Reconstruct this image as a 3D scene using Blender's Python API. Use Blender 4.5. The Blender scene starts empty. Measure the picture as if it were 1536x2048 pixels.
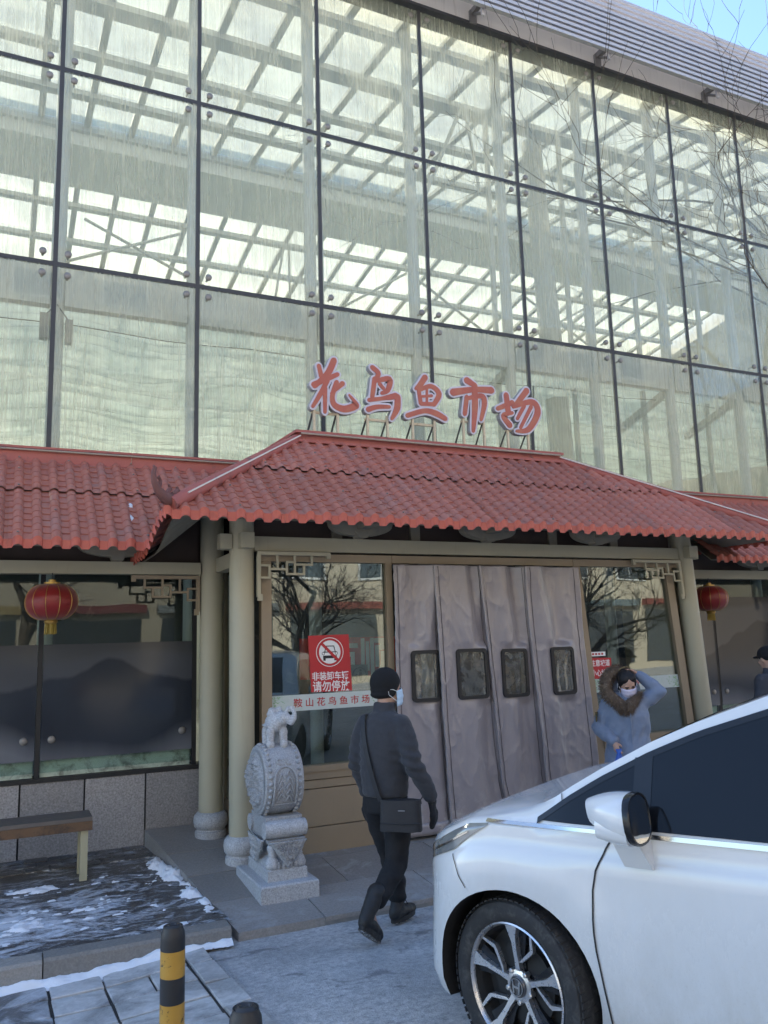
import bpy, bmesh, math, random
from math import sin, cos, pi, radians, sqrt, exp
from mathutils import Vector, Matrix, noise as mnoise
random.seed(7)
SC = bpy.context.scene
COL = SC.collection

# ------------------------------------------------------------------ camera
YAW, PITCH, ROLL = 0.4410, 0.1562, -0.0284
def camera():
    fw = Vector((sin(YAW)*cos(PITCH), cos(YAW)*cos(PITCH), sin(PITCH)))
    r = Vector((cos(YAW), -sin(YAW), 0)); u = r.cross(fw)
    r2 = cos(ROLL)*r + sin(ROLL)*u; u2 = -sin(ROLL)*r + cos(ROLL)*u
    cd = bpy.data.cameras.new('camera'); cd.sensor_fit = 'VERTICAL'; cd.sensor_height = 32.0
    cd.lens = 1620/2048*32; cd.clip_start = 0.05; cd.clip_end = 900
    o = bpy.data.objects.new('camera', cd); COL.objects.link(o)
    m = Matrix((r2, u2, -fw)).transposed().to_4x4(); m.translation = Vector((0, 0, 1.9))
    o.matrix_world = m; SC.camera = o
camera()

# ------------------------------------------------------------------ sky and sun (behind the glass hall, to the left)
SUN_EL, SUN_AZ = radians(32), radians(-24)          # azimuth measured clockwise from +Y
wd = bpy.data.worlds.new('World'); SC.world = wd; wd.use_nodes = True
nt = wd.node_tree; bg = nt.nodes['Background']
sk = nt.nodes.new('ShaderNodeTexSky'); sk.sky_type = 'NISHITA'; sk.sun_disc = False
sk.sun_elevation = SUN_EL; sk.sun_rotation = SUN_AZ; sk.air_density = 1.0; sk.dust_density = 0.4; sk.ozone_density = 3.2
nt.links.new(sk.outputs[0], bg.inputs[0]); bg.inputs[1].default_value = 0.15
sl = bpy.data.lights.new('sun', 'SUN'); sl.energy = 3.8; sl.angle = radians(0.5); sl.color = (1.0, 0.93, 0.82)
so = bpy.data.objects.new('sun', sl); COL.objects.link(so)
sd = Vector((sin(SUN_AZ)*cos(SUN_EL), cos(SUN_AZ)*cos(SUN_EL), sin(SUN_EL)))
so.rotation_euler = sd.to_track_quat('Z', 'Y').to_euler(); so.location = sd*60
vs = SC.view_settings; vs.view_transform = 'Standard'; vs.look = 'None'; vs.exposure = 1.8; vs.gamma = 1.0
cy = SC.cycles; cy.use_denoising = True; cy.max_bounces = 8; cy.diffuse_bounces = 4; cy.glossy_bounces = 4; cy.use_adaptive_sampling = True; cy.adaptive_threshold = 0.025
cy.transmission_bounces = 8; cy.transparent_max_bounces = 20; cy.caustics_reflective = False; cy.caustics_refractive = False
cy.sample_clamp_indirect = 6.0

# ------------------------------------------------------------------ mesh helper
class MB:
    def __init__(s): s.v = []; s.f = []; s.m = []
    def face(s, idx, mi=0): s.f.append(tuple(idx)); s.m.append(mi)
    def quad(s, a, b, c, d, mi=0):
        n = len(s.v); s.v += [tuple(a), tuple(b), tuple(c), tuple(d)]; s.face((n, n+1, n+2, n+3), mi); return s
    def box(s, x0, x1, y0, y1, z0, z1, mi=0, f=None):
        P = [(x, y, z) for z in (z0, z1) for y in (y0, y1) for x in (x0, x1)]
        if f: P = [f(*p) for p in P]
        n = len(s.v); s.v += P
        for q in ((0,2,3,1), (4,5,7,6), (0,1,5,4), (2,6,7,3), (0,4,6,2), (1,3,7,5)): s.face([n+i for i in q], mi)
        return s
    def hexa(s, P, mi=0):
        n = len(s.v); s.v += [tuple(p) for p in P]
        for q in ((0,2,3,1), (4,5,7,6), (0,1,5,4), (2,6,7,3), (0,4,6,2), (1,3,7,5)): s.face([n+i for i in q], mi)
        return s
    def loft(s, rings, mi=0, cap=True, closed=True):
        n0 = len(s.v); k = len(rings[0])
        for r in rings: s.v += [tuple(p) for p in r]
        for j in range(len(rings)-1):
            for i in range(k if closed else k-1):
                a = n0+j*k+i; b = n0+j*k+(i+1) % k; s.face((a, b, b+k, a+k), mi)
        if cap and closed:
            s.face([n0+i for i in reversed(range(k))], mi); s.face([n0+(len(rings)-1)*k+i for i in range(k)], mi)
        return s
    def tube(s, pts, r, n=8, mi=0, cap=True, sx=1.0):
        pts = [Vector(p) for p in pts]; L = len(pts)
        rr = r if hasattr(r, '__len__') else [r]*L
        rings = []; up = None
        for i, p in enumerate(pts):
            d = (pts[min(i+1, L-1)]-pts[max(i-1, 0)]).normalized()
            if up is None:
                up = Vector((0, 0, 1)) if abs(d.z) < 0.9 else Vector((0, 1, 0))
            a = d.cross(up)
            if a.length < 1e-5: a = d.cross(Vector((1, 0.1, 0)))
            a.normalize(); b = a.cross(d).normalized(); up = b
            rings.append([p+(a*cos(t)*sx+b*sin(t))*rr[i] for t in [2*pi*k/n for k in range(n)]])
        return s.loft(rings, mi, cap)
    def lathe(s, prof, o=(0,0,0), n=20, mi=0, axis='z', cap=True):
        rings = []
        for r, h in prof:
            ring = []
            for k in range(n):
                t = 2*pi*k/n; a, b = r*cos(t), r*sin(t)
                p = (a, b, h) if axis == 'z' else ((a, h, b) if axis == 'y' else (h, a, b))
                ring.append((o[0]+p[0], o[1]+p[1], o[2]+p[2]))
            rings.append(ring)
        return s.loft(rings, mi, cap)
    def ball(s, c, r, n=12, m=8, mi=0, rot=None):
        rx, ry, rz = r if hasattr(r, '__len__') else (r, r, r)
        rings = []
        for j in range(1, m):
            ph = -pi/2+pi*j/m
            ring = [Vector((rx*cos(ph)*cos(2*pi*k/n), ry*cos(ph)*sin(2*pi*k/n), rz*sin(ph))) for k in range(n)]
            if rot: ring = [rot @ p for p in ring]
            rings.append([p+Vector(c) for p in ring])
        return s.loft(rings, mi)
    def grid(s, fn, nu, nv, mi=0):
        n0 = len(s.v)
        for j in range(nv+1):
            for i in range(nu+1): s.v.append(tuple(fn(i/nu, j/nv)))
        for j in range(nv):
            for i in range(nu):
                a = n0+j*(nu+1)+i; s.face((a, a+1, a+nu+2, a+nu+1), mi)
        return s
    def prism(s, poly, fn, d0, d1, mi=0):
        """poly: 2D points; fn(a,b,d)->3D; extruded from depth d0 to d1"""
        n0 = len(s.v); k = len(poly)
        s.v += [tuple(fn(a, b, d0)) for a, b in poly]+[tuple(fn(a, b, d1)) for a, b in poly]
        s.face([n0+i for i in range(k)], mi); s.face([n0+k+i for i in reversed(range(k))], mi)
        for i in range(k):
            j = (i+1) % k; s.face((n0+j, n0+i, n0+k+i, n0+k+j), mi)
        return s
    def mesh(s, name):
        me = bpy.data.meshes.new(name); me.from_pydata(s.v, [], s.f); me.polygons.foreach_set('material_index', s.m)
        return me

def finish(me, smooth=False, angle=None, fixn=True):
    if fixn:
        bm = bmesh.new(); bm.from_mesh(me); bmesh.ops.recalc_face_normals(bm, faces=bm.faces); bm.to_mesh(me); bm.free()
    if smooth:
        me.polygons.foreach_set('use_smooth', [True]*len(me.polygons))
        if angle:
            try: me.set_sharp_from_angle(angle=radians(angle))
            except Exception: pass
    me.update(); return me

def wloc(o):
    l = Vector((0, 0, 0))
    while o is not None: l = l+o.location; o = o.parent
    return l
def obj(name, mb, mat, parent=None, smooth=False, angle=40, local=False, fixn=True):
    me = mb if isinstance(mb, bpy.types.Mesh) else finish(mb.mesh(name), smooth, angle, fixn)
    if not me.materials:
        for m in (mat if isinstance(mat, (list, tuple)) else [mat]): me.materials.append(m)
    o = bpy.data.objects.new(name, me); COL.objects.link(o)
    if parent is not None:
        o.parent = parent
        if not local: o.location = -wloc(parent)      # mesh is in world coordinates
    return o
def inst(name, me, loc, parent, rot=None, scale=None):
    o = bpy.data.objects.new(name, me); COL.objects.link(o); o.parent = parent
    o.location = Vector(loc)-(wloc(parent) if parent is not None else Vector((0, 0, 0)))
    if rot: o.rotation_euler = rot
    if scale: o.scale = scale
    return o
def tag(o, label, cat, group=None):
    o['label'] = label; o['category'] = cat
    if group: o['group'] = group
    return o
def thing(name, label, cat, loc=(0,0,0), rotz=0, group=None):
    o = bpy.data.objects.new(name, None); COL.objects.link(o); o.empty_display_size = 0.1
    o.location = loc; o.rotation_euler = (0, 0, rotz); return tag(o, label, cat, group)
def struct(name, mb, mat, **k):
    o = obj(name, mb, mat, **k); o['kind'] = 'structure'; return o
def copy_tree(o, parent=None):
    c = o.copy(); COL.objects.link(c); c.parent = parent
    for ch in list(o.children): copy_tree(ch, c)
    return c
def fbm(p, o=4): return mnoise.fractal(Vector(p), 1.0, 2.0, o)
def sst(a, b, x):
    t = min(1, max(0, (x-a)/(b-a))); return t*t*(3-2*t)
def lerp(a, b, t): return a+(b-a)*t
def interp(x, tab):
    if x <= tab[0][0]: return tab[0][1]
    for (x0, y0), (x1, y1) in zip(tab, tab[1:]):
        if x <= x1: return y0+(y1-y0)*(x-x0)/(x1-x0)
    return tab[-1][1]

# ------------------------------------------------------------------ procedural materials
class NT:
    def __init__(s, name):
        s.mat = bpy.data.materials.new(name); s.mat.use_nodes = True; s.t = s.mat.node_tree
        s.t.nodes.clear(); s.out = s.t.nodes.new('ShaderNodeOutputMaterial')
    def n(s, typ, **k):
        x = s.t.nodes.new('ShaderNode'+typ)
        for a, b in k.items(): setattr(x, a, b)
        return x
    def l(s, a, b): s.t.links.new(a, b)
    def co(s, scale=(1,1,1), kind='Object'):
        tc = s.n('TexCoord'); mp = s.n('Mapping'); s.l(tc.outputs[kind], mp.inputs[0]); mp.inputs['Scale'].default_value = scale
        return mp.outputs[0]
    def rco(s, scale=(1,1,1)):
        """object coordinates shifted by a random amount per object, so alike pieces differ"""
        tc = s.n('TexCoord'); oi = s.n('ObjectInfo'); ad = s.n('VectorMath', operation='ADD'); mu = s.n('VectorMath', operation='SCALE')
        mu.inputs[0].default_value = (31.0, 17.0, 23.0); s.l(oi.outputs['Random'], mu.inputs['Scale']); s.l(tc.outputs['Object'], ad.inputs[0]); s.l(mu.outputs[0], ad.inputs[1])
        mp = s.n('Mapping'); s.l(ad.outputs[0], mp.inputs[0]); mp.inputs['Scale'].default_value = scale; return mp.outputs[0]
    def noise(s, vec, scale, detail=5, rough=0.6, dist=0.0):
        x = s.n('TexNoise'); s.l(vec, x.inputs['Vector']); x.inputs['Scale'].default_value = scale
        x.inputs['Detail'].default_value = detail; x.inputs['Roughness'].default_value = rough; x.inputs['Distortion'].default_value = dist
        return x.outputs[0]
    def ramp(s, fac, stops, interp='LINEAR'):
        x = s.n('ValToRGB'); s.l(fac, x.inputs[0]); x.color_ramp.interpolation = interp
        e = x.color_ramp.elements
        while len(e) < len(stops): e.new(0.5)
        for i, (p, c) in enumerate(stops):
            e[i].position = p; e[i].color = (c, c, c, 1) if not hasattr(c, '__len__') else (*c[:3], 1)
        return x.outputs[0]
    def mix(s, fac, a, b, mode='MIX'):
        x = s.n('Mix', data_type='RGBA', blend_type=mode)
        if hasattr(fac, 'node'): s.l(fac, x.inputs[0])
        else: x.inputs[0].default_value = fac
        for v, i in ((a, 6), (b, 7)):
            if hasattr(v, 'node'): s.l(v, x.inputs[i])
            else: x.inputs[i].default_value = (*v[:3], 1)
        return x.outputs[2]
    def math(s, op, a, b=0.0, clamp=False):
        x = s.n('Math', operation=op); x.use_clamp = clamp
        for v, i in ((a, 0), (b, 1)):
            if hasattr(v, 'node'): s.l(v, x.inputs[i])
            else: x.inputs[i].default_value = v
        return x.outputs[0]
    def bsdf(s, col, rough=0.6, metal=0.0, spec=0.5, **k):
        x = s.n('BsdfPrincipled')
        for nm, v in (('Base Color', col), ('Roughness', rough), ('Metallic', metal), ('Specular IOR Level', spec)):
            if hasattr(v, 'node'): s.l(v, x.inputs[nm])
            elif nm == 'Base Color': x.inputs[nm].default_value = (*v[:3], 1)
            else: x.inputs[nm].default_value = v
        for nm, v in k.items(): x.inputs[nm.replace('_', ' ')].default_value = v
        return x
    def bump(s, h, strength=0.3, dist=0.01, base=None):
        x = s.n('Bump'); x.inputs['Strength'].default_value = strength; x.inputs['Distance'].default_value = dist; s.l(h, x.inputs['Height'])
        if base: s.l(base, x.inputs['Normal'])
        return x.outputs[0]
    def done(s, sh): s.l(sh.outputs[0] if hasattr(sh, 'outputs') else sh, s.out.inputs[0]); return s.mat

def plain(name, col, rough=0.6, metal=0.0, var=0.18, scale=3.0, bump=0.15, bscale=90, bdist=0.004, spec=0.4, col2=None, fac2=(0.55, 0.75), streak=False, rand=0.0, **k):
    """painted / stone / cloth surface: mottled colour, second colour for dirt or wear, fine relief"""
    t = NT(name); v = t.co()
    n1 = t.noise(v, scale, 6, 0.65)
    c = t.mix(n1, [x*(1-var) for x in col], [min(1, x*(1+var)) for x in col])
    if col2 is not None:
        v2 = t.co((6, 6, 0.6)) if streak else t.co((1, 1, 1))
        n2 = t.noise(v2, scale*1.7, 8, 0.7, 0.4)
        c = t.mix(t.ramp(n2, [(fac2[0], 0.0), (fac2[1], 1.0)]), c, col2)
    if rand:
        oi = t.n('ObjectInfo'); r = t.ramp(oi.outputs['Random'], [(0, 1-rand), (1, 1+rand*0.6)])
        c = t.mix(1.0, c, r, 'MULTIPLY')
    b = t.bsdf(c, rough, metal, spec, **k)
    rr = t.noise(v, scale*4, 4); t.l(t.ramp(rr, [(0.2, max(0, rough-0.1)), (0.8, min(1, rough+0.1))]), b.inputs['Roughness'])
    if bump: t.l(t.bump(t.noise(v, bscale, 4, 0.7), bump, bdist), b.inputs['Normal'])
    return t.done(b)

def glass(name, tint=(0.86, 0.93, 0.90), refl=0.10, dust=0.10, dustcol=(0.55, 0.56, 0.54), tl_share=0.5, streak=True):
    """architectural sheet glass: see-through, mirror-like by Fresnel, with a thin layer of dried dust"""
    t = NT(name)
    tr = t.n('BsdfTransparent'); tr.inputs[0].default_value = (*tint, 1)
    gl = t.n('BsdfGlossy'); gl.inputs['Roughness'].default_value = 0.0; gl.inputs[0].default_value = (0.95, 1, 0.98, 1)
    wv = t.noise(t.co((1, 1, 1)), 0.9, 2, 0.5); t.l(t.bump(wv, 0.12, 0.02), gl.inputs['Normal'])
    lw = t.n('LayerWeight'); lw.inputs[0].default_value = 0.5
    f = t.math('ADD', t.math('MULTIPLY', t.math('POWER', lw.outputs['Facing'], 4.0), 0.8), refl, True)
    m1 = t.n('MixShader'); t.l(f, m1.inputs[0]); t.l(tr.outputs[0], m1.inputs[1]); t.l(gl.outputs[0], m1.inputs[2])
    df = t.n('BsdfDiffuse'); df.inputs[0].default_value = (*dustcol, 1)
    tl = t.n('BsdfTranslucent'); tl.inputs[0].default_value = (*dustcol, 1)
    md = t.n('MixShader'); md.inputs[0].default_value = tl_share; t.l(df.outputs[0], md.inputs[1]); t.l(tl.outputs[0], md.inputs[2])
    nz = t.noise(t.rco((14, 1, 0.35) if streak else (1, 1, 1)), 3.0, 7, 0.75)
    n2 = t.noise(t.rco((1, 1, 1)), 0.9, 5, 0.6, 0.6)
    df_f = t.math('MULTIPLY', t.ramp(nz, [(0.3, dust*0.35), (0.55, dust), (0.85, dust*2.4)]), t.ramp(n2, [(0.3, 0.55), (0.7, 1.4)]))
    m2 = t.n('MixShader'); t.l(df_f, m2.inputs[0]); t.l(m1.outputs[0], m2.inputs[1]); t.l(md.outputs[0], m2.inputs[2])
    return t.done(m2)

def sheet(name, col, trans=0.6, clear=0.0, var=0.15, streak=(10, 0.6, 1), rough=0.5, scale=2.0, dirt=None):
    """translucent plastic: diffuse + light shining through (+ partly clear)"""
    t = NT(name); n1 = t.noise(t.rco(streak), scale, 7, 0.75)
    c = t.mix(n1, [x*(1-var) for x in col], [min(1, x*(1+var)) for x in col])
    if dirt: c = t.mix(t.ramp(t.noise(t.rco((1, 1, 1)), 0.9, 5), [(0.42, 0.0), (0.75, 1.0)]), c, dirt)
    df = t.n('BsdfDiffuse'); tl = t.n('BsdfTranslucent'); t.l(c, df.inputs[0]); t.l(c, tl.inputs[0])
    m = t.n('MixShader'); m.inputs[0].default_value = trans; t.l(df.outputs[0], m.inputs[1]); t.l(tl.outputs[0], m.inputs[2])
    if clear:
        tr = t.n('BsdfTransparent'); tr.inputs[0].default_value = (0.97, 0.97, 0.93, 1)
        m2 = t.n('MixShader'); m2.inputs[0].default_value = clear; t.l(m.outputs[0], m2.inputs[1]); t.l(tr.outputs[0], m2.inputs[2])
        gl = t.n('BsdfGlossy'); gl.inputs['Roughness'].default_value = 0.15; lw = t.n('LayerWeight'); lw.inputs[0].default_value = 0.5; fr = t.math('ADD', t.math('MULTIPLY', t.math('POWER', lw.outputs['Facing'], 4.0), 0.6), 0.04, True)
        m3 = t.n('MixShader'); t.l(fr, m3.inputs[0]); t.l(m2.outputs[0], m3.inputs[1]); t.l(gl.outputs[0], m3.inputs[2]); m = m3
    return t.done(m)

M = {}
M['tile'] = plain('red_resin_tile', (0.41, 0.150, 0.108), 0.6, var=0.24, scale=2.6, col2=(0.32, 0.19, 0.17), fac2=(0.5, 0.78), bump=0.1, bscale=160, rand=0.16)
M['tile_edge'] = plain('red_resin_edge', (0.46, 0.105, 0.068), 0.5, var=0.2, scale=3, col2=(0.24, 0.06, 0.05), bump=0.1, bscale=120)
M['ridge'] = plain('red_flashing_weathered', (0.38, 0.115, 0.095), 0.6, var=0.2, scale=4, col2=(0.16, 0.08, 0.08), fac2=(0.56, 0.7), bump=0.2)
M['finial'] = plain('brown_red_ornament', (0.17, 0.07, 0.06), 0.6, var=0.3, scale=9, col2=(0.08, 0.05, 0.05))
M['cream'] = plain('cream_green_paint', (0.40, 0.365, 0.262), 0.5, var=0.10, scale=2.5, col2=(0.33, 0.30, 0.22), fac2=(0.58, 0.85), streak=True, bump=0.06, bscale=60)
M['beige'] = plain('tan_timber_paint', (0.29, 0.225, 0.15), 0.5, var=0.12, scale=3, col2=(0.22, 0.17, 0.12), fac2=(0.6, 0.85), streak=True, bump=0.08, bscale=70, rand=0.08)
M['greybeige'] = plain('grey_beige_paint', (0.25, 0.225, 0.175), 0.55, var=0.12, scale=3, col2=(0.14, 0.125, 0.10), fac2=(0.55, 0.85), bump=0.06)
M['darkwood'] = plain('dark_red_brown_board', (0.055, 0.038, 0.033), 0.6, var=0.25, scale=4)
M['black'] = plain('black_rubber', (0.02, 0.02, 0.021), 0.6, var=0.2, scale=20)
M['seal'] = plain('dark_grey_seal', (0.055, 0.055, 0.058), 0.6, var=0.2, scale=8)
M['steel'] = plain('brushed_steel', (0.55, 0.54, 0.52), 0.35, 0.85, var=0.15, scale=20, bump=0.05)
M['bolt'] = plain('dull_steel_bolt', (0.24, 0.225, 0.21), 0.45, 0.3, var=0.2, scale=20, bump=0.05)
M['alu'] = plain('grey_aluminium_louvre', (0.50, 0.475, 0.475), 0.45, 0.1, var=0.08, scale=2, bump=0.03)
M['fascia'] = plain('grey_beige_fascia', (0.74, 0.69, 0.62), 0.55, 0.0, var=0.10, scale=2, col2=(0.55, 0.50, 0.43), streak=True, bump=0.05)
M['hallsteel'] = plain('pale_grey_painted_steel', (0.56, 0.56, 0.53), 0.5, var=0.08, scale=2, bump=0.03)
M['rafter'] = plain('grey_rafter_paint', (0.60, 0.61, 0.60), 0.5, var=0.1, scale=2, bump=0.03)
M['soffit'] = plain('grey_ridge_lining', (0.82, 0.82, 0.80), 0.7, var=0.12, scale=1.2, bump=0.03)
M['roofpanel'] = sheet('translucent_roof_panel', (0.90, 0.85, 0.70), 0.72, clear=0.30, var=0.16, streak=(14, 0.7, 1), dirt=(0.62, 0.60, 0.52))
M['drape'] = sheet('clear_greenhouse_plastic', (0.84, 0.94, 0.92), 0.78, clear=0.10, var=0.06, streak=(0.5, 6, 1), scale=1.5)
M['facadeglass'] = glass('dusty_facade_glass', (0.962, 0.982, 0.958), 0.022, 0.27, (0.885, 0.885, 0.79), 0.8)
M['shopglass'] = glass('entrance_glass', (0.80, 0.86, 0.83), 0.095, 0.03, streak=False)
M['winglass'] = glass('dark_window_glass', (0.82, 0.88, 0.86), 0.03, 0.03, streak=False)
M['wallin'] = plain('interior_plaster', (0.50, 0.49, 0.45), 0.8, var=0.12, scale=1)
M['floorin'] = plain('interior_floor', (0.20, 0.19, 0.18), 0.4, var=0.2, scale=2)
M['snow'] = plain('trodden_snow', (0.80, 0.82, 0.86), 0.75, var=0.06, scale=12, bump=0.6, bscale=70, bdist=0.01, Subsurface_Weight=0.0)
M['white'] = plain('white_print', (0.78, 0.77, 0.76), 0.5, var=0.04, bump=0)
M['redprint'] = plain('red_print', (0.46, 0.028, 0.032), 0.45, var=0.08, scale=5, bump=0)
M['redink'] = plain('dark_red_ink', (0.42, 0.03, 0.03), 0.5, var=0.05, bump=0)
M['blackink'] = plain('black_ink', (0.02, 0.02, 0.022), 0.5, var=0.05, bump=0)
M['greenink'] = plain('green_leaf_print', (0.22, 0.40, 0.20), 0.5, var=0.2, scale=30, bump=0)
# ------------------------------------------------------------------ ground, pavement, ramp
def base_z(Y): return 0.0 if Y > 5.45 else ((5.45-Y)*0.082 if Y > 2.95 else 0.205)
def gz(X, Y): return base_z(Y)-0.05*sst(1.30, 0.45, X)*sst(3.0, 5.0, Y)
def swz(X, Y): return 0.082+0.008*(Y-5.6)          # pavement by the hall
def rampz(Y): return 0.035+0.0800*(Y-5.53)
def XL(Y): return 1.262+(8.04-Y)*0.088             # left edge of the ramp

def asphalt():
    t = NT('frosted_asphalt'); v = t.co()
    n1 = t.noise(v, 70, 4, 0.8); n2 = t.noise(v, 0.9, 7, 0.72, 0.6); n3 = t.noise(v, 26, 6, 0.8)
    c = t.mix(n1, (0.06, 0.06, 0.062), (0.52, 0.515, 0.51))
    fr = t.math('MULTIPLY', t.ramp(n2, [(0.36, 0.2), (0.62, 0.95)]), t.ramp(n3, [(0.38, 0.1), (0.62, 1.0)]))
    c = t.mix(fr, c, (0.66, 0.64, 0.62))
    vo = t.n('TexVoronoi'); t.l(v, vo.inputs['Vector']); vo.inputs['Scale'].default_value = 110
    c = t.mix(t.ramp(t.noise(v, 2.4, 5, 0.6, 1.5), [(0.60, 0.0), (0.66, 0.55)]), c, (0.10, 0.10, 0.105)); b = t.bsdf(c, 0.75, 0, 0.35); t.l(t.bump(vo.outputs[0], 0.5, 0.006), b.inputs['Normal']); return t.done(b)
def stonepave(name, a, b2, frost, fcol=(0.50, 0.52, 0.56), rough=0.6, sc=1.0):
    t = NT(name); v = t.co()
    n1 = t.noise(v, 60*sc, 4, 0.8); n2 = t.noise(v, 2.2*sc, 7, 0.7, 0.8); n3 = t.noise(v, 18*sc, 5, 0.7)
    c = t.mix(t.ramp(n1, [(0.25, 0.0), (0.75, 1.0)]), a, b2)
    oi = t.n('ObjectInfo'); c = t.mix(1.0, c, t.ramp(oi.outputs['Random'], [(0, 0.8), (1, 1.15)]), 'MULTIPLY')
    f = t.math('MULTIPLY', t.ramp(n2, [(frost[0], 0.0), (frost[1], 1.0)]), t.ramp(n3, [(0.25, 0.45), (0.65, 1.0)]))
    c = t.mix(f, c, fcol)
    bs = t.bsdf(c, rough, 0, 0.4); t.l(t.bump(t.noise(v, 45*sc, 5, 0.75), 0.35, 0.006), bs.inputs['Normal']); return t.done(bs)
M['asphalt'] = asphalt()
M['slab'] = stonepave('worn_concrete_slab', (0.23, 0.222, 0.215), (0.38, 0.37, 0.36), (0.40, 0.56), (0.60, 0.585, 0.57))
M['slabwet'] = stonepave('damp_concrete_slab', (0.085, 0.083, 0.084), (0.17, 0.167, 0.168), (0.46, 0.58), (0.52, 0.54, 0.58), 0.4)
def icy():
    t = NT('icy_dark_pavement'); v = t.co(); w = t.co((2.0, 4.2, 1)); sp = t.n('SeparateXYZ'); tc = t.n('TexCoord'); t.l(tc.outputs['Object'], sp.inputs[0])
    c = t.mix(t.noise(v, 50, 4, 0.8), (0.040, 0.038, 0.038), (0.10, 0.094, 0.09))
    a = t.noise(w, 1.6, 9, 0.78, 0.7); b_ = t.noise(t.co((4, 7, 1)), 6, 7, 0.82, 0.6)
    zone = t.math('ADD', t.ramp(sp.outputs[1], [(0.0, 0.0), (1.0, 0.0)]), 0.0)
    y = sp.outputs[1]; bandy = t.math('MULTIPLY', t.math('SUBTRACT', y, 6.25), 1.9); bell = t.math('SUBTRACT', 1.0, t.math('MULTIPLY', bandy, bandy), True)
    wx = t.math('MULTIPLY', t.math('SUBTRACT', 1.15, sp.outputs[0]), 1.3, True)
    f = t.math('ADD', t.math('ADD', t.math('MULTIPLY', a, 0.8), t.math('MULTIPLY', b_, 0.35)), t.math('MULTIPLY', t.math('MULTIPLY', bell, wx), 0.11))
    ice = t.ramp(f, [(0.575, 0.0), (0.635, 0.5), (0.73, 1.0)])
    c = t.mix(ice, c, (0.66, 0.69, 0.74)); b = t.bsdf(c, 0.45, 0, 0.5); t.l(t.math('ADD', t.math('MULTIPLY', ice, 0.35), 0.34), b.inputs['Roughness'])
    t.l(t.bump(f, 0.5, 0.02, t.bump(t.noise(v, 45, 5, 0.75), 0.35, 0.006)), b.inputs['Normal']); return t.done(b)
M['sidewalk'] = icy()
M['ramp'] = stonepave('grey_granite_ramp', (0.19, 0.178, 0.166), (0.34, 0.32, 0.30), (0.56, 0.78), (0.48, 0.48, 0.49), 0.55)
M['kerb'] = stonepave('rough_kerb_stone', (0.19, 0.178, 0.16), (0.33, 0.31, 0.285), (0.62, 0.8), (0.46, 0.46, 0.47), 0.7)
M['mortar'] = plain('pale_mortar', (0.24, 0.235, 0.23), 0.8, var=0.25, scale=20)
M['soil'] = plain('dark_joint_dirt', (0.05, 0.046, 0.042), 0.85, var=0.4, scale=20, col2=(0.3, 0.3, 0.31), fac2=(0.6, 0.72))

def ground():
    xs = [-400, -60, -12]+[-8+0.5*i for i in range(49)]+[22, 80, 400]
    ys = [-400, -60, -14, -8, -4, 0, 2, 2.6, 2.95]+[3.2+0.25*i for i in range(10)]+[5.75, 6.2, 9, 20, 60, 400]
    mb = MB(); n = len(xs)
    for y in ys:
        for x in xs: mb.v.append((x, y, gz(x, y)-0.012))
    for j in range(len(ys)-1):
        for i in range(n-1):
            a = j*n+i; mb.face((a, a+1, a+n+1, a+n))
    struct('ground', mb, M['asphalt'], smooth=True, angle=None)
ground()

def paving():
    base = MB(); X0, X1 = -2.2, 1.245
    ysb = [5.62-0.25*i for i in range(15)]; xsb = [X0, -1, 0, 0.4, 0.6, 0.8, 1.0, X1]
    for y in ysb:
        for x in xsb: base.v.append((x, y, gz(x, y)-0.002))
    k = len(xsb)
    for j in range(len(ysb)-1):
        for i in range(k-1):
            a = j*k+i; base.face((a, a+1, a+k+1, a+k))
    pv = struct('slab_pavement', base, M['soil'])
    rnd = random.Random(3)
    def slab(x0, x1, y0, y1, mat):
        g = 0.006+rnd.random()*0.003; dz = rnd.uniform(0.002, 0.011); tl = rnd.uniform(-0.003, 0.003)
        mb = MB(); P = []
        jx = [rnd.uniform(-0.004, 0.004) for _ in range(4)]
        cs = [(x0+g+jx[0], y0+g+jx[1]), (x1-g+jx[2], y0+g+jx[3]), (x0+g+jx[1], y1-g+jx[2]), (x1-g+jx[3], y1-g+jx[0])]
        cx, cyy = (x0+x1)/2, (y0+y1)/2
        for zt, ins in ((-0.03, 0), (0.0, 0), (0.004, 0.006)):
            P.append([(x+(cx-x)*ins/0.15, y+(cyy-y)*ins/0.15, gz(x, y)+dz+zt+tl*(1 if x > cx else -1)) for x, y in (cs[0], cs[1], cs[3], cs[2])])
        mb.loft(P); obj('slab', mb, mat, pv)
    rows = [5.52-0.305*i for i in range(9)]
    for r in range(len(rows)-1):
        y1, y0 = rows[r], rows[r+1]
        xs = [0.325-0.31*i for i in range(8, 0, -1)]+[0.325, 0.62, 1.085] if r % 2 == 0 else [0.325-0.31*i for i in range(8, 0, -1)]+[0.325, 0.62, 0.86, 1.085]
        for a, b in zip(xs, xs[1:]):
            slab(a, b, y0, y1, M['slabwet'] if (b < 0.36 and r < 3) or rnd.random() < 0.12 else M['slab'])
    y = 5.60
    while y > 2.9:
        h = 0.40 if y > 4.8 else 0.42; slab(1.09, 1.245, y-h, y, M['slab']); y -= h
paving()

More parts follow.
